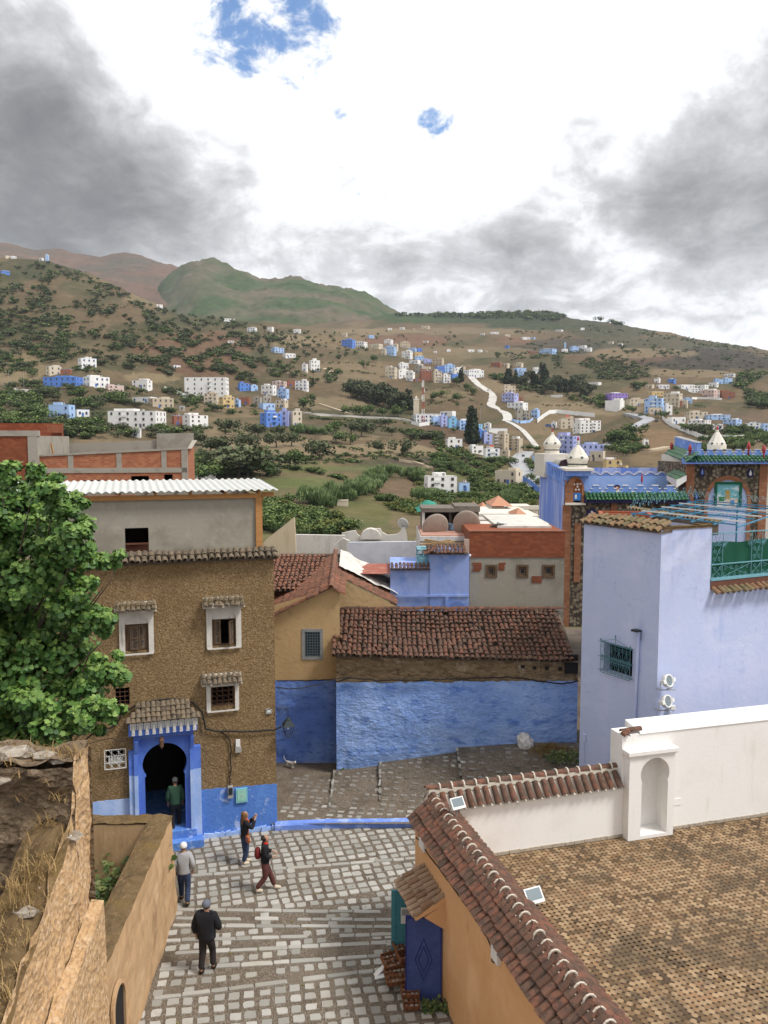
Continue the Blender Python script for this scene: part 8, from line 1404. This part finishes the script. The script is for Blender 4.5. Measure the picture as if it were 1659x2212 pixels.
scatter([(560,715),(760,720),(800,770),(640,790)],70,['olive','round','gum'],3.5,7,1.1); scatter([(700,715),(1000,715),(1000,760),(740,760)],50,['olive','round'],3,6,1)
def spots(c,kind,pts,h0,h1= None ,wide=1.0):
 if c=='H4' and kind!='cypress':h0*=.6; h1 =(h1 or h0)*.6
 for x, y in pts:plant(*k(c,x,y),kind,TR_R.uniform(h0,h1 or h0*1.15),wide,True )
spots('H3','gum',[(400,690),(440,700),(470,720),(500,705),(540,730),(580,745),(610,735),(640,760),(560,700),(690,770),(730,790),(760,800),(800,790),(830,810),(700,740),(860,810),(420,650),(520,660)],11,16,1.15); spots('H3','cypress',[(890,800),(915,805),(865,810),(600,760),(620,755),(1350,565),(1365,560)],13,18,1.1); spots('H3','round',[(335,850),(440,855),(565,850),(675,868),(512,866),(80,740),(10,810),(285,520),(600,390),(515,440),(780,870),(810,875),(1415,640),(1320,590),(1470,680),(1325,740),(1190,700),(1115,725)],6.5,9,.95)
spots('H4','cypress',[(842,680),(868,690),(885,685),(835,660)],21,26,.85); spots('H5','cypress',[(388,720),(405,725),(432,715),(440,718),(690,760),(712,768),(735,765),(780,770),(810,640),(830,660),(845,690),(790,640),(775,620),(500,720),(975,820),(1050,820),(600,720)],11,19,1.2); spots('H5','gum',[(450,560),(620,660),(660,680),(740,720),(780,730),(880,760),(920,780),(960,790),(1000,780),(1060,790),(1100,800),(1150,800),(1200,850),(1240,880),(1270,860),(1290,820),(1180,760),(1120,740),(860,800),(900,820),(640,620),(560,720),(540,760)],9,15,1.25)
spots('V7','olive',[(405,215),(590,195),(695,185),(880,225),(1310,235),(1460,245),(1175,120),(1385,115),(620,120),(465,130),(240,105),(875,280),(255,255),(140,235),(75,185),(1105,105),(1215,90),(1340,60)],5,8,1.25); spots('V7','olive',[(250,400),(330,400),(200,380),(390,400)],8,10,1.4); spots('V7','round',[(430,400),(490,310),(440,320),(520,390),(120,360),(720,335),(60,440),(150,420),(1100,175),(990,80),(1000,165),(980,105)],5,7,1.2)
spots('V7','cane',[(1000,520),(1080,540),(1110,520),(1140,500),(1170,480),(1200,465),(1230,445),(1260,425),(1290,410),(1320,395),(1350,385),(1380,380),(1120,550),(1160,510),(1215,480),(1270,450),(1330,410),(860,590),(900,580),(940,560),(985,540),(830,575),(960,600),(920,610),(1550,440),(1520,420),(1580,560),(1600,540),(880,560),(1360,400),(1190,500),(1240,465),(1300,430),(1095,560),(1140,530),(1180,520),(1225,500),(720,100),(780,95),(830,100),(930,110),(750,90),(800,98),(860,105)],3.6,5.4,1.0)
scatter([k('V7',*p) for p in ((440,600),(640,580),(760,640),(1000,690),(1100,760),(1100,800),(720,800),(700,790),(480,790))],110,['bush','bush','round','yellow'],2.2,5,1.2); scatter([k('V7',*p) for p in ((40,330),(520,340),(600,380),(560,400),(40,420))],55,['bush','round','olive'],2,4.5,1.2); scatter([k('V7',*p) for p in ((1300,560),(1659,560),(1600,680),(1420,640))],40,['bush','yellow'],2,4,1.2); scatter([k('V7',*p) for p in ((40,250),(1600,250),(1600,285),(40,290))],50,['bush','olive'],1.5,3,1.3)
scatter([k('H4',*p) for p in ((420,640),(560,680),(760,760),(1000,850),(1250,880),(1100,1000),(1200,1130),(1420,1150),(1600,1300),(1500,1382),(600,1382),(300,1250),(200,1250),(330,1000),(420,900),(400,800))],400,['bush','round','bush','yellow','round'],2.2,4.8,1.25,0); scatter([k('H4',*p) for p in ((120,560),(420,600),(700,620),(560,690),(440,640),(120,640))],60,['bush','round','olive'],3,6,1.2)
spots('H4','cane',[(480,940),(540,945),(600,950),(660,955),(720,970),(760,985),(200,1060),(240,1080),(160,1040),(300,1260),(350,1270),(400,1250),(1100,900),(1150,890),(1190,880),(1260,1330),(1300,1340),(1340,1320),(450,1230),(420,1290),(1280,1370)],5,7.5,1.3); spots('H4','round',[(1080,690),(1040,680),(650,560),(95,800),(700,530),(512,480),(462,470),(420,480),(1450,920),(1490,950),(1510,975),(1555,1010),(1290,920),(1440,1050),(1490,1100),(1570,1170),(1380,770),(1470,760),(1550,770),(800,100),(870,160),(690,280),(430,210)],5,8,1.0)
scatter([k('H5',*p) for p in ((200,620),(560,650),(900,830),(1320,900),(1480,990),(1300,940),(800,830),(520,800),(200,660))],110,['bush','round','yellow','olive'],2.5,6,1.2); scatter([k('H5',*p) for p in ((280,400),(560,380),(1000,420),(1659,480),(1659,700),(1100,640),(860,560),(640,500),(300,470))],260,['bush','olive','bush'],2,4.5,1.4,.95,9); scatter([k('HR',*p) for p in ((0,250),(600,210),(900,290),(1659,400),(1659,480),(1000,400),(500,390),(0,430))],200,['bush','olive','round'],2.5,6,1.3,.95,11)
scatter([k('H6',*p) for p in ((350,400),(800,430),(900,500),(600,470),(350,460))],60,['round','olive','bush'],4,8,1.2); scatter([k('H6',*p) for p in ((660,720),(900,780),(1250,800),(1420,860),(1430,920),(1200,920),(1000,910),(760,820))],150,['round','gum','olive','cypress'],4,9,1.2); scatter([k('H6',*p) for p in ((1450,480),(1659,540),(1659,650),(1480,620))],80,['round','gum','olive'],5,9,1.2); scatter([k('H6',*p) for p in ((1240,300),(1659,290),(1420,460),(1260,420))],70,['round','bush'],4,8,1.2); scatter([k('H6',*p) for p in ((0,540),(100,540),(100,640),(0,640))],25,['round'],4,7); scatter([k('H6',*p) for p in ((950,960),(1659,880),(1659,1000),(1250,1040),(960,1060))],90,['bush','yellow','round','cane'],3,6,1.3); scatter([k('H6',*p) for p in ((100,900),(350,860),(450,1000),(560,1010),(300,1100),(100,1080))],60,['bush','round'],3,6,1.2); scatter([k('H6',*p) for p in ((0,100),(340,170),(500,330),(300,360),(0,330))],160,['bush','olive'],2.5,5,1.4); scatter([k('H6',*p) for p in ((0,120),(1659,90),(1659,300),(0,380))],120,['bush','olive'],2,4.5,1.3)
spots('H6','round',[(285,975),(360,920),(300,960),(130,990),(180,985),(210,970),(295,600),(300,640),(480,650),(560,690),(600,720),(640,740),(500,640),(760,660),(340,690),(600,640),(770,700),(1580,910),(1460,880),(1500,850)],6,10,1.1); spots('HR','round',[(590,185),(605,188),(688,222),(722,225),(660,215),(210,105)],14,17,1.0)
scatter([(850,674),(900,677),(1000,675),(1100,671),(1180,668),(1228,686),(1200,694),(1000,688),(850,684)],420,['cypress','round'],9,14,1.2); scatter([(1380,712),(1659,757),(1659,770),(1380,724)],90,['round','bush'],4,8,1.2)
def hedge(c,pts,h,gap=7,kinds=('bush','bush','round')):
 P =[k(c,*p) for p in pts]
 for a, b in zip(P,P[1:]):
  n = max(1,int(math.hypot(b[0]-a[0],b[1]-a[1])/gap))
  for i in range(n):
   if TR_R.random()<.8:plant(lerp(a[0],b[0],i/n)+TR_R.uniform(-2,2),lerp(a[1],b[1],i/n)+TR_R.uniform(-1,1),TR_R.choice(kinds),h*TR_R.uniform(.6,1.3),TR_R.uniform(1.1,1.7))
for c, pts, h in (('V7',((780,182),(1000,192),(1250,240),(1659,235)),2),('V7',((30,262),(500,282),(860,285),(1180,300)),2.2),('V7',((470,180),(380,250)),2),('V7',((560,335),(760,350),(1080,425)),2.4),('V7',((1240,505),(1400,565)),2),('V7',((900,255),(1300,262),(1600,300)),1.8),('V7',((120,65),(380,115)),2.6),('V7',((760,150),(1000,172)),2),('V7',((1450,250),(1659,330)),2),('V7',((620,300),(700,310),(1060,300)),1.6),('H3',((50,880),(400,905),(900,925)),3),('H3',((130,395),(420,400),(700,440)),2.2),('H3',((1060,640),(1300,605),(1380,610)),2),('H3',((1080,760),(1400,700),(1560,770)),2.2),('H3',((400,470),(640,500)),2.5),('H5',((690,880),(780,850),(880,860)),2.5),('H5',((760,950),(900,965),(1240,960)),2),('HL',((100,470),(350,470)),3),('HL',((320,525),(760,500)),2.6),('HL',((590,580),(850,500)),2.6),('HL',((700,440),(830,445)),3),('HL',((860,660),(1280,690)),3),('HL',((980,720),(1200,735)),3),('HL',((280,640),(620,610)),3),('HL',((620,770),(900,780)),2.5),('H6',((380,720),(520,700)),3),('H6',((940,600),(1080,640)),2.5),('H4',((60,960),(420,980)),2),('H4',((120,640),(330,650)),2.2)):hedge(c,pts,h)
PL_.sort(key= lambda q:-q[0]); cnt = defaultdict(int); rest =[]
for px, kind, M, g in PL_:
 key = INFO[kind][0]; lim = 290
 if cnt[key]>=lim or px<7:rest.append((kind,M)); continue
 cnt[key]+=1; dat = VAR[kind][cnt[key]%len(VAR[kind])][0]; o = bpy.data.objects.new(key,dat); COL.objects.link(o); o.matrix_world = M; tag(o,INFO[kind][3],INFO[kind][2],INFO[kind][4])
VV, FF, RR, MM =[],[],[],[]; base = 0
for i,(kind,M) in enumerate(rest):
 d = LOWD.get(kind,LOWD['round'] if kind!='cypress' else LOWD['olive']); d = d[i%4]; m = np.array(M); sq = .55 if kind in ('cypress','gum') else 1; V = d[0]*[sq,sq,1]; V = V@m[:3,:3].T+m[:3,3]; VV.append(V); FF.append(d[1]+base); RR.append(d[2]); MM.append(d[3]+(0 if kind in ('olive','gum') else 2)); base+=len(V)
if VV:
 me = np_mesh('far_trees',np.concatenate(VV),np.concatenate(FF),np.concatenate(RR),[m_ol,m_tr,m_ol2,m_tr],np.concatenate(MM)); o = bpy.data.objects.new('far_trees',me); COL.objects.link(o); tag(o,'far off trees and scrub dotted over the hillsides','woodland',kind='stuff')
 # people
def skin(name,J,E,m,par,root= None ,sub=2,smooth= True ):
 """J: name -> (x, y, z, radius); E: pairs of names; grows ONE continuous surface along the edges"""
 ks = list(J); me = bpy.data.meshes.new(name); me.from_pydata([J[q][:3] for q in ks],[(ks.index(a),ks.index(b)) for a,b in E],[]); o = bpy.data.objects.new(name,me); COL.objects.link(o)
 sk = o.modifiers.new('s','SKIN'); o.modifiers.new('u','SUBSURF').levels = sub; lay = me.skin_vertices[0].data
 for i, q in enumerate(ks):r = J[q][3]; lay[i].radius = r if isinstance(r,tuple) else (r,r); lay[i].use_root =(q==(root or ks[0]))
 dg = bpy.context.evaluated_depsgraph_get(); me2 = bpy.data.meshes.new_from_object(o.evaluated_get(dg)); o.modifiers.clear(); o.data = me2; me2.materials.clear(); me2.materials.append(m); bpy.data.meshes.remove(me)
 me2.name = name
 if smooth:me2.polygons.foreach_set('use_smooth',[ True ]*len(me2.polygons))
 if par is not None :o.parent = par
 return o
m_skin = mat('skin',(.38,.22,.15),rough=.6); m_denim = mat('denim',(.03,.045,.09),L=[('noise',9,(.05,.07,.13),.5,.7)]); m_blackc = mat('black_cloth',(.014,.014,.017),L=[('noise',6,(.025,.025,.03),.5,.7)]); m_darkhair = mat('dark_hair',(.02,.014,.011),rough=.5)
def hand(J,E,w,p,d,side,curl):
 """palm and five fingers growing from wrist w: p wrist point, d direction of the forearm"""
 p, d = Vector(p), Vector(d).normalized(); s = d.cross(Vector((0,.3,1))).normalized(); n = s.cross(d).normalized(); pm = p+d*.075; J[w+'p'] =(*pm,(.036,.017)); E.append((w,w+'p'))
 for i, L in enumerate((.062,.074,.08,.068)):
  o =(i-1.5)*.02; a = pm+s*o+d*.03; b = a+d*L*.5-n*curl*.012; c = b+d*L*.35-n*curl*.035
  for t, q, r in ((str(i)+'a',a,.0095),(str(i)+'b',b,.0088),(str(i)+'c',c,.0075)):J[w+t] =(*q,r)
  E+=[(w+'p',w+str(i)+'a'),(w+str(i)+'a',w+str(i)+'b'),(w+str(i)+'b',w+str(i)+'c')]
 a = pm+s*.035*side-d*.03; b = a+s*.025*side+d*.035; J[w+'ta'] =(*a,.012); J[w+'tb'] =(*b,.009); E+=[(w+'p',w+'ta'),(w+'ta',w+'tb')]
def person(label,loc,yaw,h,P,top,legs,shoe,hair,topr=1.0,long=0.0,coat=.0,hcol= None ,sk= None ):
 """faces local +Y; P overrides joints"""
 root = thing('person',label,'person',Matrix.Translation(loc)@Matrix.Rotation(R(yaw),4,'Z')@Matrix.Diagonal((h/1.75,h/1.75,h/1.75,1)))
 B = dict(pel=(0,0,.95),sp=(0,.0,1.13),ch=(0,.0,1.32),nk=(0,.01,1.49),hd=(0,.03,1.6),shL=(-.18,0,1.43),shR=(.18,0,1.43),elL=(-.25,-.03,1.16),elR=(.25,-.03,1.16),wrL=(-.24,.08,.93),wrR=(.24,.08,.93),hpL=(-.09,0,.9),hpR=(.09,0,.9),knL=(-.1,.02,.5),knR=(.1,.02,.5),anL=(-.11,-.03,.09),anR=(.11,-.03,.09)); B.update(P)
 toe = lambda s:(B['an'+s][0],B['an'+s][1]+.15,B['an'+s][2]-.05)
 rad = dict(pel=(.13,.1),sp=(.12,.09),ch=(.15,.1),nk=.055,shL=.062,shR=.062,elL=.045,elR=.045,wrL=.03,wrR=.03,hpL=.085,hpR=.085,knL=.058,knR=.058,anL=.04,anR=.04)
 J ={q:(*B[q],rad[q]) for q in rad}; hd = Vector(B['hd'])
 J.update(jaw=(hd.x,hd.y+.025,hd.z-.04,(.062,.068)),face=(hd.x,hd.y+.01,hd.z+.03,(.076,.092)),crn=(hd.x,hd.y-.01,hd.z+.11,(.068,.08)),top=(hd.x,hd.y-.01,hd.z+.15,.03),nose=(hd.x,hd.y+.112,hd.z+.0,.011),eaL=(hd.x-.085,hd.y,hd.z+.02,.014),eaR=(hd.x+.085,hd.y,hd.z+.02,.014),tL=(*toe('L'),.018),tR=(*toe('R'),.018))
 E =[('pel','sp'),('sp','ch'),('ch','nk'),('nk','jaw'),('jaw','face'),('face','crn'),('crn','top'),('face','nose'),('face','eaL'),('face','eaR'),('ch','shL'),('ch','shR'),('pel','hpL'),('pel','hpR')]
 for s in 'LR':E+=[('sh'+s,'el'+s),('el'+s,'wr'+s),('hp'+s,'kn'+s),('kn'+s,'an'+s),('an'+s,'t'+s)]; hand(J,E,'wr'+s,B['wr'+s],Vector(B['wr'+s])-Vector(B['el'+s]),1 if s=='L' else -1,1.0)
 skin('body',J,E,sk or m_skin,root,'pel')
 f = MB()
 for s in (-1,1):f.lathe([(.001,-.008),(.009,0),(.001,.008)],6,(hd.x+s*.032,hd.y+.098,hd.z+.035))
 f.box(hd.x-.024,hd.x+.024,hd.y+.088,hd.y+.094,hd.z-.045,hd.z-.038); f.build('face_features',m_darkhair,root)
 k_ = topr*1.22; coat = max(coat,.07); J = dict(pel=(*B['pel'],(.16*k_,.125*k_)),sp=(*B['sp'],(.155*k_,.12*k_)),ch=(*B['ch'],(.19*k_,.13*k_)),nk=(B['nk'][0],B['nk'][1]-.01,B['nk'][2]+.01,.095)); E =[('pel','sp'),('sp','ch'),('ch','nk')]
 if coat:J['hem'] =(B['pel'][0],B['pel'][1],B['pel'][2]-coat,(.17*k_,.135*k_)); E.append(('pel','hem'))
 for s in 'LR':
  w = Vector(B['wr'+s]).lerp(Vector(B['el'+s]),.12); J.update({'sh'+s:(*B['sh'+s],.075*k_),'el'+s:(*B['el'+s],.063*k_),'wr'+s:(*w,.05*k_)}); E+=[('ch','sh'+s),('sh'+s,'el'+s),('el'+s,'wr'+s)]
 skin('jacket',J,E,top,root,'ch')
 J = dict(pel=(B['pel'][0],B['pel'][1],B['pel'][2]+.14,(.15,.12)),crotch=(*B['pel'][:2],B['pel'][2]-.05,(.165,.13))); E =[('pel','crotch')]
 for s in 'LR':
  a = Vector(B['an'+s])+Vector((0,0,.03)); J.update({'hp'+s:(B['hp'+s][0],B['hp'+s][1],B['hp'+s][2]-.1,.115),'kn'+s:(*B['kn'+s],.088),'an'+s:(*a,.075)}); E+=[('crotch','hp'+s),('hp'+s,'kn'+s),('kn'+s,'an'+s)]
 skin('trousers',J,E,legs,root,'pel')
 for s in 'LR':
  a, t = B['an'+s], toe(s); skin('shoe',dict(a=(a[0],a[1]-.02,a[2]-.01,(.07,.07)),m=(a[0],a[1]+.06,a[2]-.03,(.066,.062)),t=(t[0],t[1]+.05,t[2]+.005,(.055,.042))),[('a','m'),('m','t')],shoe,root)
 if hair=='cap':
  f = MB(); f.smooth = True ; f.lathe([(.098,.045),(.102,.08),(.095,.13),(.07,.165),(.03,.182),(.002,.186)],16,hd,squash=1.12); f.add([hd+Vector((math.cos(t)*.09,.07+math.sin(t)*.14,.06+.01*math.sin(t))) for t in [math.pi*i/10 for i in range(11)]],[tuple(range(11))]); f.build('cap',hcol,root); J = dict(a=(hd.x,hd.y-.03,hd.z+.05,(.08,.08)),b=(hd.x,hd.y-.035,hd.z-.01,(.07,.06))); skin('hair',J,[('a','b')],m_darkhair,root)
 else :
  J = dict(a=(hd.x,hd.y+.005,hd.z+.125,(.115,.12)),b=(hd.x,hd.y-.035,hd.z+.05,(.135,.12))); E =[('a','b')]
  if long:J.update(c=(hd.x,hd.y-.06,hd.z-.1,(.135,.08)),d=(hd.x,hd.y-.08,hd.z-long,(.11,.06))); E+=[('b','c'),('c','d')]
  else :J.update(c=(hd.x,hd.y-.06,hd.z-.04,(.11,.085))); E.append(('b','c'))
  if hair=='bun':J.update(e=(hd.x,hd.y-.13,hd.z+.12,.075)); E.append(('b','e'))
  skin('hair',J,E,hcol or m_darkhair,root)
 return root
wk = lambda f, b:{'kn'+f:(-.1 if f=='L' else .1,.14,.52),'an'+f:(-.1 if f=='L' else .1,.2,.09),'kn'+b:(-.1 if b=='L' else .1,.0,.5),'an'+b:(-.1 if b=='L' else .1,-.22,.11)}
m_cream = mat('cream_shoe',(.55,.47,.36)); m_greysh = mat('grey_marl_cloth',(.34,.34,.35),L=[('noise',12,(.28,.28,.29),.5,.7)])
person('man in a white cap, grey sweater and blue jeans walking beside the tan garden wall',atZ(*k('K6',1005,1185),.01),8,1.78,{**wk('L','R'),'elL':(-.27,-.06,1.17),'elR':(.26,-.08,1.17)},m_greysh,m_denim,m_darkhair,'cap',1.04,hcol=mat('white_cap',(.7,.69,.67)))
person('man in a grey cap and thick black jacket walking away down the plaza',atZ(*k('K6',1128,1560),.01),-4,1.84,{**wk('R','L'),'anL':(-.12,-.1,.09),'anR':(.12,.1,.09),'elR':(.28,.02,1.16),'wrR':(.25,.22,1.0),'shL':(-.2,0,1.43),'shR':(.2,0,1.43),'elL':(-.28,-.02,1.15),'wrL':(-.27,.07,.92)},m_blackc,mat('charcoal_cloth',(.028,.022,.022)),m_darkhair,'cap',1.25,coat=.14,hcol=mat('grey_cap',(.13,.14,.17)))
w1 = person('long haired woman in a black coat holding up a phone by the blue wall',atZ(*k('K6',1335,968),.01),-62,1.7,{'elL':(-.2,.2,1.22),'wrL':(-.06,.33,1.46),'elR':(.2,.18,1.22),'wrR':(.06,.33,1.46),'anL':(-.07,.05,.09),'anR':(.08,-.08,.09),'hd':(0,.02,1.6)},m_blackc,m_denim,m_cream,'long',.95,.34,.14,mat('brown_hair',(.16,.08,.035),L=[('z',(1,1,1),(.32,.19,.09),1.75,1.45)]))
M = w1.matrix_world; J = dict(a=(-.07,.0,1.5,.06),b=(.07,.03,1.5,.06),c=(.02,.11,1.42,.05),d=(.02,.13,1.25,.035)); skin('scarf',J,[('a','b'),('b','c'),('c','d')],mat('orange_scarf',(.45,.10,.04)),w1)
f = MB(); f.box(-.04,.04,.37,.38,1.44,1.6); tag(f.build('phone',m_plastic,None ,M),'pale phone held up by the woman in the black coat','phone')
f = MB(); f.lathe([(.02,-.13),(.13,-.1),(.15,0),(.12,.09),(.04,.11)],12,(.24,.02,.93),squash=.45); f.tube([(.26,.02,1.02),(.2,.06,1.2),(-.1,.1,1.45),(-.15,-.02,1.5)],.012,5); tag(f.build('shoulder_bag',mat('orange_bag',(.40,.12,.03),L=[('noise',14,(.1,.12,.3),.55,.62)]),None ,M),'small orange shoulder bag carried by the woman in the black coat','bag')
w2 = person('dark haired woman with a red scarf, black top and maroon trousers striding right',atZ(*k('K6',1445,1118),.01),-82,1.72,{'knL':(-.09,.14,.52),'anL':(-.09,.27,.09),'knR':(.09,.02,.5),'anR':(.09,-.27,.12),'elL':(-.24,.02,1.18),'wrL':(-.12,.24,1.16),'elR':(.24,.02,1.18),'wrR':(.14,.24,1.14)},m_blackc,mat('maroon_print',(.10,.035,.03),L=[('voro',30,(.3,.2,.17),.25,.0)]),m_cream,'bun',.95)
M = w2.matrix_world; J = dict(a=(-.06,-.03,1.5,.07),b=(.06,.03,1.5,.075),c=(0,.09,1.46,.07)); skin('scarf',J,[('a','b'),('b','c')],mat('red_scarf',(.60,.03,.02)),w2)
o = skin('backpack',dict(a=(0,-.2,1.02,(.15,.1)),b=(0,-.23,1.2,(.17,.11)),c=(0,-.2,1.4,(.13,.08))),[('a','b'),('b','c')],mat('dark_red_cloth',(.15,.02,.02)),None ); o.matrix_world = M; tag(o,'dark red backpack worn by the woman with the red scarf','backpack')
s, z = T.k('K6',958,752,.15); person('man in a dark green jacket and grey hat stepping into the arched doorway',T.w(s,.15,DZ*.75),15,1.74,{'knL':(-.1,.06,.5),'anL':(-.12,-.28,-.08),'knR':(.1,.1,.52),'anR':(.1,.05,.1)},mat('green_jacket',(.03,.075,.045)),m_blackc,m_cream,'cap',1.1,coat=.1,hcol=mat('felt_hat',(.10,.105,.10)))
c = atZ(*k('A5',278,1705),zal(-3,30.5)); ct = thing('cat','small white cat standing in the dark alley','cat',Matrix.Translation(c)@Matrix.Rotation(R(-35),4,'Z')); J = dict(ch=(.0,0,.2,(.06,.075)),be=(-.13,0,.2,(.058,.06)),rp=(-.25,0,.21,(.055,.065)),nk=(.09,0,.25,.045),hd=(.15,0,.28,(.048,.045)),mz=(.2,0,.265,.022),e1=(.145,.035,.335,.012),e2=(.145,-.035,.335,.012),t1=(-.34,0,.24,.016),t2=(-.44,0,.33,.013),t3=(-.45,.02,.43,.01)); E =[('ch','be'),('be','rp'),('ch','nk'),('nk','hd'),('hd','mz'),('hd','e1'),('hd','e2'),('rp','t1'),('t1','t2'),('t2','t3')]
for s in (-1,1):
 J.update({f'fe{s}':(.03,s*.04,.12,.024),f'fw{s}':(.02,s*.04,.06,.017),f'ff{s}':(.045,s*.04,.012,.018),f'hk{s}':(-.21,s*.045,.13,.036),f'hh{s}':(-.29,s*.045,.08,.018),f'hf{s}':(-.24,s*.045,.012,.018)}); E+=[('ch',f'fe{s}'),(f'fe{s}',f'fw{s}'),(f'fw{s}',f'ff{s}'),('rp',f'hk{s}'),(f'hk{s}',f'hh{s}'),(f'hh{s}',f'hf{s}')]
skin('body',J,E,mat('white_fur',(.6,.58,.54)),ct,'be')
# shop display by the indigo door
m_cr = mat('crate_wood',(.22,.09,.04),L=[('noise',(20,3,3),(.13,.05,.025),.45,.65)]); m_st = mat('mineral',(.3,.26,.22),rnd=[(.12,.1,.09),(.34,.28,.22),(.5,.44,.38),(.28,.14,.09)],rough=.5)
disc = None
for i,(x,y,z,ya,wd,dp,lb_) in enumerate(((1395,1050,.62,24,.58,.36,'topmost wooden crate of round stones beside the indigo door'),(1408,1100,.5,24,.5,.34,'wooden crate of stones just below the topmost one at the shop door'),(1335,1132,.36,24,.5,.4,'wooden crate of pale stones nearest the white boards'),(1372,1206,.24,14,.72,.42,'widest wooden crate of red stones in the shop display'),(1422,1290,.2,4,.4,.26,'small wooden crate beside the foot of the indigo door'),(1428,1345,.06,4,.36,.3,'lowest wooden crate half hidden by the indigo door'))):
 M = Matrix.Translation(atZ(*k('K7',x,y),z))@Matrix.Rotation(R(ya),4,'Z')@Matrix.Rotation(R(16),4,'X'); c = thing('crate',lb_,'crate',M,'crates of stones at the shop door'); a, b = wd/2, dp/2
 f = MB(); f.box(-a,a,-b,b,0,.015); f.build('base',m_cr,c)
 for (p,q,r,s) in ((-a,a,-b-.015,-b),(-a,a,b,b+.015),(-a-.015,-a,-b,b),(a,a+.015,-b,b)):f = MB(); f.box(p,q,r,s,0,.12); f.build('side',m_cr,c)
 f = MB(); f.box(-a,a,-b*.05,b*.05,.015,.08); f.build('divider',m_cr,c)
 nx, ny = int(wd/.1), max(2,int(dp/.12))
 for u in range(nx):
  for v_ in range(ny):
   q = M@Matrix.Translation((-a+(u+.5)*wd/nx+jit(.01),-b+(v_+.5)*dp/ny+jit(.01),.05))@Matrix.Rotation(jit(.5),4,'X')@Matrix.Diagonal((1,.8+rng.random()*.3,.7,1))@Matrix.Rotation(rng.random()*6,4,'Z')
   if disc is None :f = MB(); f.lathe([(.012,-.02),(.04,-.015),(.048,.0),(.04,.018),(.012,.024)],8); disc = f.build('souvenir_stone',m_st); o = disc
   else :o = bpy.data.objects.new('souvenir_stone',disc.data if rng.random()<.5 else alt); COL.objects.link(o)
   if u==0 and v_==0 and i==0:f = MB(); f.lathe([(.02,-.02),(.036,-.01),(.03,.015),(.01,.03)],7,rn=.9); t_ = f.build('souvenir_stone',m_st); alt = t_.data; bpy.data.objects.remove(t_)
   o.matrix_world = q; tag(o,'small round polished stone lying in a shop crate by the indigo door','stone','stones in the shop crates')
f = MB(); g = atZ(*k('K7',1390,1200),.02)
for dx, dy, z in ((-.32,.1,.2),(.1,.1,.2),(-.1,.55,.34),(.25,.55,.34),(.05,.95,.5),(.35,.95,.5)):f.box(g.x+dx-.03,g.x+dx+.03,g.y+dy-.03,g.y+dy+.03,0,z)
f.box(g.x-.38,g.x+.42,g.y+.5,g.y+.58,.3,.34); f.box(g.x-.2,g.x+.42,g.y+.9,g.y+.98,.46,.5); tag(f.build('display_stand',m_darkwood),'low stepped timber stand under the crates of stones','stand')
for i,(x0,y0,x1,y1,lb_) in enumerate(((1245,1205,1320,1130,'white board leaning outward beside the shop crates'),(1245,1215,1335,1195,'white board lying in front of the shop crates'))):
 a, b = atZ(*k('K7',x0,y0),.03), atZ(*k('K7',x1,y1),.3 if i==0 else .12); f = MB(); d =(b-a); s = Vector((-d.y,d.x,0)).normalized()*.07; f.prism([a-s,a+s,b+s,b-s],(0,0,.03)); tag(f.build('board',m_plastic),lb_,'board')
p = atZ(*k('K4',1315,1295),1.28); f = MB(); f.smooth = True ; b = bmesh.new(); bmesh.ops.create_icosphere(b,subdivisions=4,radius=1); vv =[q.co.copy() for q in b.verts]; ff =[[q.index for q in t.verts] for t in b.faces]; b.free()
f.add([Vector((q.x*.3+.1*max(0,q.z)*-1,q.y*.25,.26+q.z*.36*(1 if q.z<0 else 1.15)))*(1+.22*mnoise.fractal(q*2.3,.8,2,4)) for q in vv],ff); tag(f.build('rubbish_sack',mat('white_sack',(.62,.6,.58),L=[('noise',5,(.42,.4,.38),.5,.68),('noise',(9,9,1),(.4,.12,.1),.68,.72,.7)],B=[('noise',7,.6,.04)]),None ,Matrix.Translation(p)),'bulging white woven sack lying against the blue alley wall','sack')
f = MB()
for i in range(500):a = rng.random()*6.28; r = rng.random()**.6*.95; tuft(f,(r*math.cos(a),r*.5*math.sin(a),max(0,.42*(1-r))*rng.random()),.2,2,1.2)
tag(f.build('straw_heap',mat('rusty_straw',(.2,.11,.03),rnd=[(.10,.06,.02),(.24,.14,.03),(.32,.2,.06)]),None ,Matrix.Translation(atZ(*k('K4',1435,1310),1.27))),'heap of rusty brown straw and cuttings beside the white sack','straw heap')
def weeds(p,s,n,lb_):
 f = MB()
 for i in range(n):q = Vector((jit(s),jit(s*.5),rng.random()*s*.6)); leafpoly(f,q,Vector((jit(.8),-.5+jit(.5),.8)),Vector((jit(1),jit(1),.5)),.05+rng.random()*.07,rng.random(),False )
 tag(f.build('weeds',m_leaf2,None ,Matrix.Translation(p)),lb_,'weeds')
weeds(atZ(*k('K4',1490,1345),1.3),.6,260,'dark green weeds between the straw heap and the periwinkle house'); weeds(atZ(*k('K4',435,1395),.25),.2,50,'left tuft of green weeds at the left corner of the long blue wall'); weeds(atZ(*k('K4',480,1390),.27),.25,60,'right tuft of green weeds at the foot of the long blue wall'); weeds(atZ(*k('K7',1560,1370),.02),.35,130,'dark weeds growing at the foot of the indigo door')
f = MB()
for i in range(90):
 x, y = rng.uniform(-5.2,1.5), rng.uniform(16,26.5)
 if in_plaza(x,y):leafpoly(f,Vector((x,y,.03)),Vector((jit(.3),jit(.3),1)),Vector((jit(1),jit(1),0)),.03+rng.random()*.05,rng.random(),False )
tag(f.build('fallen_leaves',mat('fallen_leaf',(.2,.14,.05),rnd=[(.09,.06,.03),(.22,.17,.05),(.12,.2,.05)])),'scattered fallen leaves on the paved plaza','leaves',kind='stuff')
